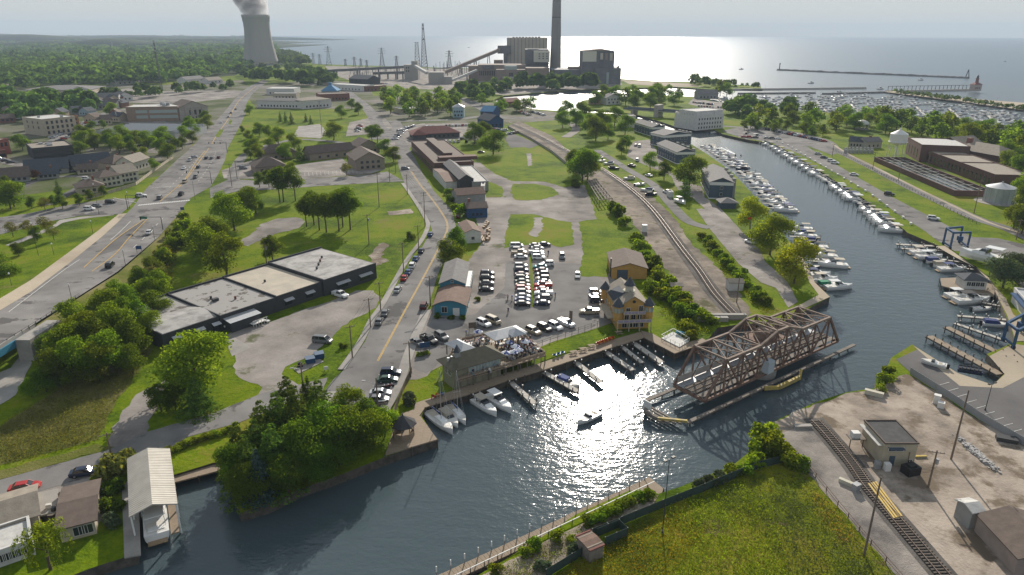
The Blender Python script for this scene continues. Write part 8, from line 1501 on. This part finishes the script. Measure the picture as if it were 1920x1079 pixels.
grove('tree around the brown motel', 'motel trees', [('b', 522, 272, 11), ('b', 552, 283, 10), ('b', 626, 263, 11.5, 1.2), ('t', 698, 273, 12, 1.3), ('t', 708, 271, 12, 1.3), ('a', 485, 302, 9), ('q', 563, 302, 9, 1.2), ('a', 660, 308, 6.5), ('d', 738, 304, 8, 1.2), ('d', 722, 288, 8, 1.2), ('o', 650, 330, 6), ('a', 545, 332, 7), ('b', 468, 285, 7), ('a', 475, 270, 6), ('b', 465, 262, 6), ('c', 455, 250, 5), ('p', 526, 229, 8), ('p', 536, 231, 9), ('p', 547, 233, 9.5), ('p', 574, 229, 7), ('p', 583, 233, 7), ('d', 640, 222, 10), ('d', 660, 205, 9), ('c', 672, 215, 10)])
grove('broadleaf tree around the old shop blocks', 'old shop block trees', [('bdca'[i % 4], x, y, h, 1.15) for i, (x, y, h) in enumerate([(156, 274, 9), (152, 292, 8), (207, 282, 10), (234, 268, 11), (308, 268, 10), (304, 290, 9), (330, 285, 8), (209, 218, 11), (66, 244, 9), (43, 282, 9), (121, 234, 9), (359, 247, 7), (372, 238, 6), (172, 243, 6), (195, 241, 6), (20, 392, 11)])])
grove('broadleaf tree between the highway and the motel', 'highway side trees', [('bda'[i % 3], x, y, h, 1.15) for i, (x, y, h) in enumerate([(468, 215, 8), (487, 256, 9), (505, 262, 9), (480, 285, 8), (470, 298, 6), (535, 300, 9), (510, 285, 8)])])
grove('big dark tree on the old warehouse lawn', 'warehouse lawn trees', [('d', 925, 290, 13.5, 1.2), ('d', 890, 270, 13, 1.1), ('d', 906, 264, 12)]); grove('tall dark tree clump beside the railway', 'railway tree clump', [('d', 1092, 340, 15), ('c', 1076, 328, 12), ('b', 1102, 337, 13.5)]); hedge('dark shrub below the timber trestle', 'trestle shrubs', [('d', 1150, 398, 3.2, 1.3), ('d', 1160, 406, 3.4, 1.3), ('g', 1172, 422, 3)]); hedge('dark shrub pile on the gravel by the tree clump', None, [('d', 1080, 352, 3)])
grove('tree between the railway path and the condominiums', 'condominium trees', [('d', 1117, 264, 15), ('c', 1165, 289, 9), ('b', 1219, 319, 9), ('c', 1245, 338, 9, 1.1), ('d', 1292, 352, 14, 1.05), ('q', 1283, 373, 10), ('c', 1175, 280, 8)]); grove('bright yellow green tree on the river lawn', 'yellow river lawn trees', [('y', 1406, 434, 12), ('y', 1488, 532, 13)]); grove('green tree between the two yellow green ones', None, [('l', 1443, 478, 13, 1.1)])
grove('tree in the dense clump by the street bridge', 'street bridge clump', [('d', x, y, h) for x, y, h in [(1060, 222, 14), (1092, 228, 15), (1130, 245, 14), (1152, 236, 14), (1172, 252, 13), (1105, 250, 13), (1080, 238, 13), (1055, 240, 12), (1140, 262, 10)]])
hedge('leafy bank shrub between yellow house and railway', 'railway bank shrubs', [('gdlg'[i % 4], 1188 + i * 7.6, 450 + i * 11.2, 2.3 + (i % 3) * .4, 1.1) for i in range(14)] + [('gdl'[i % 3], 1215 + i * 13, 545 + i * 7, 2.5, 1) for i in range(10)] + [('l', 1283, 622, 2.6), ('g', 1300, 624, 2.2), ('l', 1292, 636, 2)]); hedge('leafy shrub along the river lot verge', 'river lot shrubs', [('gdg'[i % 3], 1318 + i * 9.6, 447 + i * 10.4, 2.0 + (i % 3) * .3, 1) for i in range(13)])
def dense(what, group, P, n, sep, kinds, h0, h1, wide=1.1):
    for p in scatter(P, n, sep): plant_tree(rg.choice(kinds), p, rg.uniform(h0, h1), what, group, wide=wide)
dense('broadleaf tree in the lakeside park belt', 'lakeside park trees', [(1390, 238), (1480, 222), (1600, 222), (1750, 236), (1930, 272), (1930, 322), (1850, 292), (1700, 262), (1640, 250), (1560, 248), (1440, 248)], 48, 12, ['f1', 'f3', 'd', 'b', 'f2'], 10, 16); dense('young tree beside the marina road', 'marina road trees', [(1385, 240), (1440, 238), (1500, 245), (1560, 255), (1540, 262), (1470, 250), (1400, 248)], 12, 10, ['c', 'f2'], 6, 8)
grove('tree crowding the right edge by the silver tank', 'right edge trees', [('d', 1908, 340, 12), ('b', 1885, 325, 11), ('d', 1918, 395, 10), ('b', 1900, 430, 9), ('d', 1915, 440, 9), ('d', 1875, 310, 12), ('b', 1920, 365, 11)]); grove('silvery grey shrub tree by the marina store', 'silvery trees', [('g', 1880, 540, 7.5, 1.2), ('g', 1905, 530, 7.5, 1.1)])
dense('round park tree near the far cross street', 'cross street park trees', [(715, 192), (760, 180), (862, 196), (850, 218), (760, 222), (720, 212)], 32, 11, ['f3', 'f1', 'f2'], 10, 15); MASS.append(('belt of trees in front of the power station', [(860, 168), (960, 162), (1030, 166), (1110, 164), (1110, 168), (1020, 174), (945, 181), (900, 192), (860, 186)], 50, 71, 15, 120)); MASS.append(('belt of trees below the cooling tower', [(440, 140), (480, 130), (560, 128), (600, 140), (660, 155), (600, 166), (500, 158), (450, 152)], 87, 72, 15, 110))
MASS.append(('mass of trees among the left town houses', [(0, 196), (160, 192), (180, 212), (130, 218), (60, 232), (0, 228)], 68, 75, 12, 140)); dense('tree around the sawtooth hall and office', 'sawtooth hall trees', [(150, 262), (182, 270), (330, 272), (352, 250), (385, 228), (395, 236), (345, 285), (250, 292), (160, 284)], 18, 10, ['b', 'd', 'c'], 7, 11); MASS.append(('scattered trees along the far shopping lots', [(0, 178), (45, 182), (170, 186), (300, 172), (450, 160), (450, 168), (320, 180), (240, 190), (100, 194), (0, 196)], 37, 73, 9, 90))
grove('tree around the oval lawn', 'oval lawn trees', [('d', 27, 388, 10, 1.1), ('p', 113, 375, 9), ('c', 60, 392, 5), ('o', 85, 395, 5), ('c', 102, 390, 5), ('c', 118, 392, 5.5), ('c', 150, 386, 5), ('c', 170, 376, 4.5), ('c', 195, 368, 4.5), ('m', 68, 340, 5), ('c', 15, 355, 6), ('b', 290, 320, 6), ('b', 270, 300, 7), ('d', 315, 300, 9)]); grove('small loose tree on the lawn beside the highway', 'highway lawn trees', [('o', 25, 445, 5), ('o', 55, 442, 5), ('o', 88, 440, 6), ('o', 102, 452, 5), ('c', 36, 482, 4.5, 1.2), ('c', 70, 452, 5), ('d', 8, 530, 8, 1.2)])
MASS.append(('scrub trees on the lakeside spit', [(1285, 153), (1330, 156), (1425, 163.5), (1420, 167), (1330, 165), (1290, 160)], 32, 74, 9, 70)); grove('big tree at the root of the lakeside spit', 'spit root trees', [('f3', 1350, 181, 17, 1.1), ('f3', 1362, 183, 15)]); dense('tree on the point by the basin', 'basin point trees', [(1100, 193), (1125, 184), (1220, 182), (1290, 186), (1260, 204), (1200, 206), (1120, 200)], 18, 10, ['f3', 'd', 'f2'], 10, 16); MASS.append(('trees along the marina edge', [(1360, 206), (1480, 208), (1480, 222), (1390, 232), (1365, 222)], 17, 76, 11, 110))
dense('tree near the basin shore and rail', 'basin shore trees', [(900, 196), (960, 204), (1000, 208), (980, 216), (930, 212)], 9, 9, ['f2', 'f3'], 8, 12)
grove('feathery lime green willow by the sun room', None, [('w', 95, 1068, 6.5, .95)]); hedge('garden bush beside the boathouse path', 'boathouse garden bushes', [('o', 215, 895, 2.6, 1.2), ('o', 232, 885, 2.4, 1.2), ('d', 208, 925, 2), ('d', 215, 955, 1.9), ('e', 212, 985, 1.6), ('l', 180, 905, .9), ('d', 228, 870, 2)]); hedge('round pale green bush below the street fence', None, [('e', 768, 757, 1.9)])
hedge('leafy shrub on the near bank by the weedy field', 'near bank shrubs', [('l', 1432, 830, 2.6, 1.2), ('b', 1445, 852, 2.8, 1.1), ('l', 1462, 858, 2.4), ('g', 1425, 856, 2.4), ('b', 1480, 870, 2.2), ('l', 1412, 872, 2.0), ('g', 1395, 884, 1.6), ('g', 1375, 893, 1.6), ('e', 1352, 902, 1.4), ('e', 1335, 910, 1.4), ('e', 1310, 912, 1.2), ('l', 1660, 718, 1.8), ('g', 1668, 700, 1.6), ('l', 1650, 733, 1.2), ('g', 1500, 880, 1.8)]); hedge('weedy shrub along the pier path', 'pier path shrubs', [('g', 1100 + i * 14, 984 - i * 6.2, 1.3, 1) for i in range(9)] + [('l', 1046, 1012, 1.2), ('l', 985, 1040, 1.1), ('g', 1000, 1030, 1.3), ('l', 1070, 1018, .9), ('l', 930, 1072, 1.1), ('e', 1015, 1068, 1.3), ('e', 1075, 1035, 1.1)])
hedge('leafy scrub on the slope below the highway', 'highway slope scrub', [('gdlo'[i % 4], 345 - i * 6.2 + (i % 3) * 7, 415 + i * 10.2, 2.6 + (i % 3) * .5, 1.1) for i in range(20)])
# weeds: uncountable, one object for each field
def weeds(lab, P, n, h, mt, per, size, seed, dz=.04):
    pts = [(p.x, p.y, Z0 + dz, .4 + 1.2 * abs(math.sin(p.x * .19 + 1.3 * math.sin(p.y * .13)) * math.cos(p.y * .23))) for p in scatter(P, n, 0.0, 6)]
    tag(put('weeds', blade_mesh('weeds', pts, h, mt, seed, per, size)), lab, 'weeds', kind='stuff')
FP = [(1020, 1095), (1112, 1036), (1168, 1010), (1168, 987), (1244, 955), (1322, 924), (1418, 884), (1476, 870), (1505, 877), (1535, 917), (1570, 952), (1632, 1024), (1695, 1095)]
weeds('tall green weeds over the fenced field', FP, 3000, .5, L_lime, 4, .26, 51); weeds('bright green weed drifts in the middle of the fenced field', [(1240, 960), (1400, 900), (1450, 960), (1480, 1095), (1250, 1095), (1300, 1020)], 2200, .7, L_lime, 4, .28, 59); weeds('grey green weed patches in the fenced field', [(1320, 940), (1420, 890), (1500, 885), (1600, 1000), (1650, 1095), (1500, 1095), (1420, 1000)], 1600, .7, L_grey, 4, .28, 52); weeds('golden dry weeds in the fenced field', [(1020, 1095), (1112, 1036), (1168, 1005), (1250, 960), (1330, 990), (1290, 1040), (1240, 1095)], 1500, .5, leaf_mat('leaf_gold', (.20, .18, .018)), 4, .26, 53); weeds('rusty brown weed patch at the right of the fenced field', [(1520, 920), (1560, 950), (1610, 1010), (1580, 1020), (1535, 970)], 220, .5, leaf_mat('leaf_rust', (.17, .11, .035)), 4, .26, 60)
weeds('mixed tall weeds on the vacant lot', [(0, 800), (60, 762), (130, 720), (200, 690), (270, 650), (285, 660), (215, 760), (185, 825), (90, 850), (0, 872)], 4200, .8, L_olive, 4, .32, 54); weeds('green weeds between pier and mesh fence', [(900, 1090), (1000, 1032), (1090, 988), (1180, 938), (1232, 930), (1150, 980), (1060, 1040), (1000, 1090)], 900, .5, L_green, 4, .24, 55); weeds('rank growth along the railway verge', [(1300, 440), (1330, 440), (1400, 520), (1460, 585), (1430, 590), (1380, 540), (1330, 480)], 1600, .8, L_lime, 4, .32, 56); weeds('rank growth on the railway river bank', [(1180, 440), (1200, 440), (1270, 560), (1340, 610), (1320, 632), (1280, 625), (1240, 590)], 1800, .9, L_green, 4, .34, 57); weeds('scrub along the highway foot', [(340, 410), (350, 400), (335, 470), (320, 540), (290, 600), (270, 600), (300, 520)], 1200, .9, L_olive, 4, .4, 58)
# far wood: one mass of crowns to the horizon
def far_wood(lab, P, n, seed, h, per=36):
    r2 = np.random.default_rng(seed); Cs, Ns, Ss, Ts = [], [], [], []
    for g in scatter(P, n, 0.0, 8):
        k = 1.0 + max(0, (g.y - 1500) / 2500); hh = h * r2.uniform(.55, 1.45) * (1.15 if math.sin(g.x * .011) * math.cos(g.y * .007) > 0 else .8); Rr = hh * r2.uniform(.38, .6) * k; d = norm(r2.normal(size=(per, 3))); d[:, 2] = np.abs(d[:, 2]) * .9 + .05
        Cs.append(np.array([g.x, g.y, Z0 + hh * .35]) + d * np.array([Rr, Rr, hh * .62]) * r2.uniform(.75, 1.1, (per, 1))); Ns.append(norm(d + r2.normal(size=(per, 3)) * .45)); Ss.append(np.full(per, Rr * .75) * r2.uniform(.6, 1.3, per)); Ts.append(np.full(per, r2.random()) * .6 + r2.random(per) * .4)
    tag(put('woodland', quads_mesh('woodland', np.concatenate(Cs), np.concatenate(Ns), np.concatenate(Ss), np.concatenate(Ts), L_wood, r2)), lab, 'woodland', kind='stuff')
far_wood('dense woodland stretching to the left horizon', [(-60, 70), (503, 70.5), (508, 82), (520, 95), (470, 126), (440, 140), (300, 158), (100, 164), (-60, 176)], 3000, 61, 15); far_wood('wooded dune by the cooling tower', [(520, 97), (545, 103), (578, 117), (590, 122), (530, 126), (515, 112)], 90, 62, 13, 60); far_wood('scrub belt on the beach spit', [(1670, 174), (1720, 179), (1800, 189), (1925, 208), (1925, 211), (1800, 192), (1690, 179)], 160, 63, 6, 30)
for q in MASS: far_wood(*q)
mb = MB()
for x0, x1, Y, h in ((-9000, -1700, 7500, 58), (-5200, -1500, 5200, 55), (-3000, -1150, 3900, 40)):
    rs = []
    for i in range(41): u = i / 40; x = x0 + (x1 - x0) * u; hh = h * math.sin(PI * u) ** .6 * (.75 + .25 * math.sin(u * 23) * math.sin(u * 7 + 1)); rs.append([(x, Y - 500, 1), (x, Y + 700, 1), (x, Y + 100, 2 + hh * .9), (x, Y - 60, 2 + hh)])
    loft(mb, rs)
tag(mb.build('hills', M_woodf, smooth=True), kind='structure')
# ================================================================ haze: one closed box of even, pale air
mh = bpy.data.materials.new('haze'); mh.use_nodes = True; nt = mh.node_tree; nt.nodes.remove(nt.nodes['Principled BSDF']); pv = nt.nodes.new('ShaderNodeVolumePrincipled'); pv.inputs['Color'].default_value = (.68, .83, 1.0, 1); pv.inputs['Density'].default_value = 9.5e-5; pv.inputs['Anisotropy'].default_value = 0.0
nt.links.new(pv.outputs[0], nt.nodes['Material Output'].inputs['Volume'])
tag(MB().b2(-17000, -17000, -2, 17000, 17000, 260).build('haze', mh), 'pale even haze filling the air over town and lake', 'haze', kind='stuff')
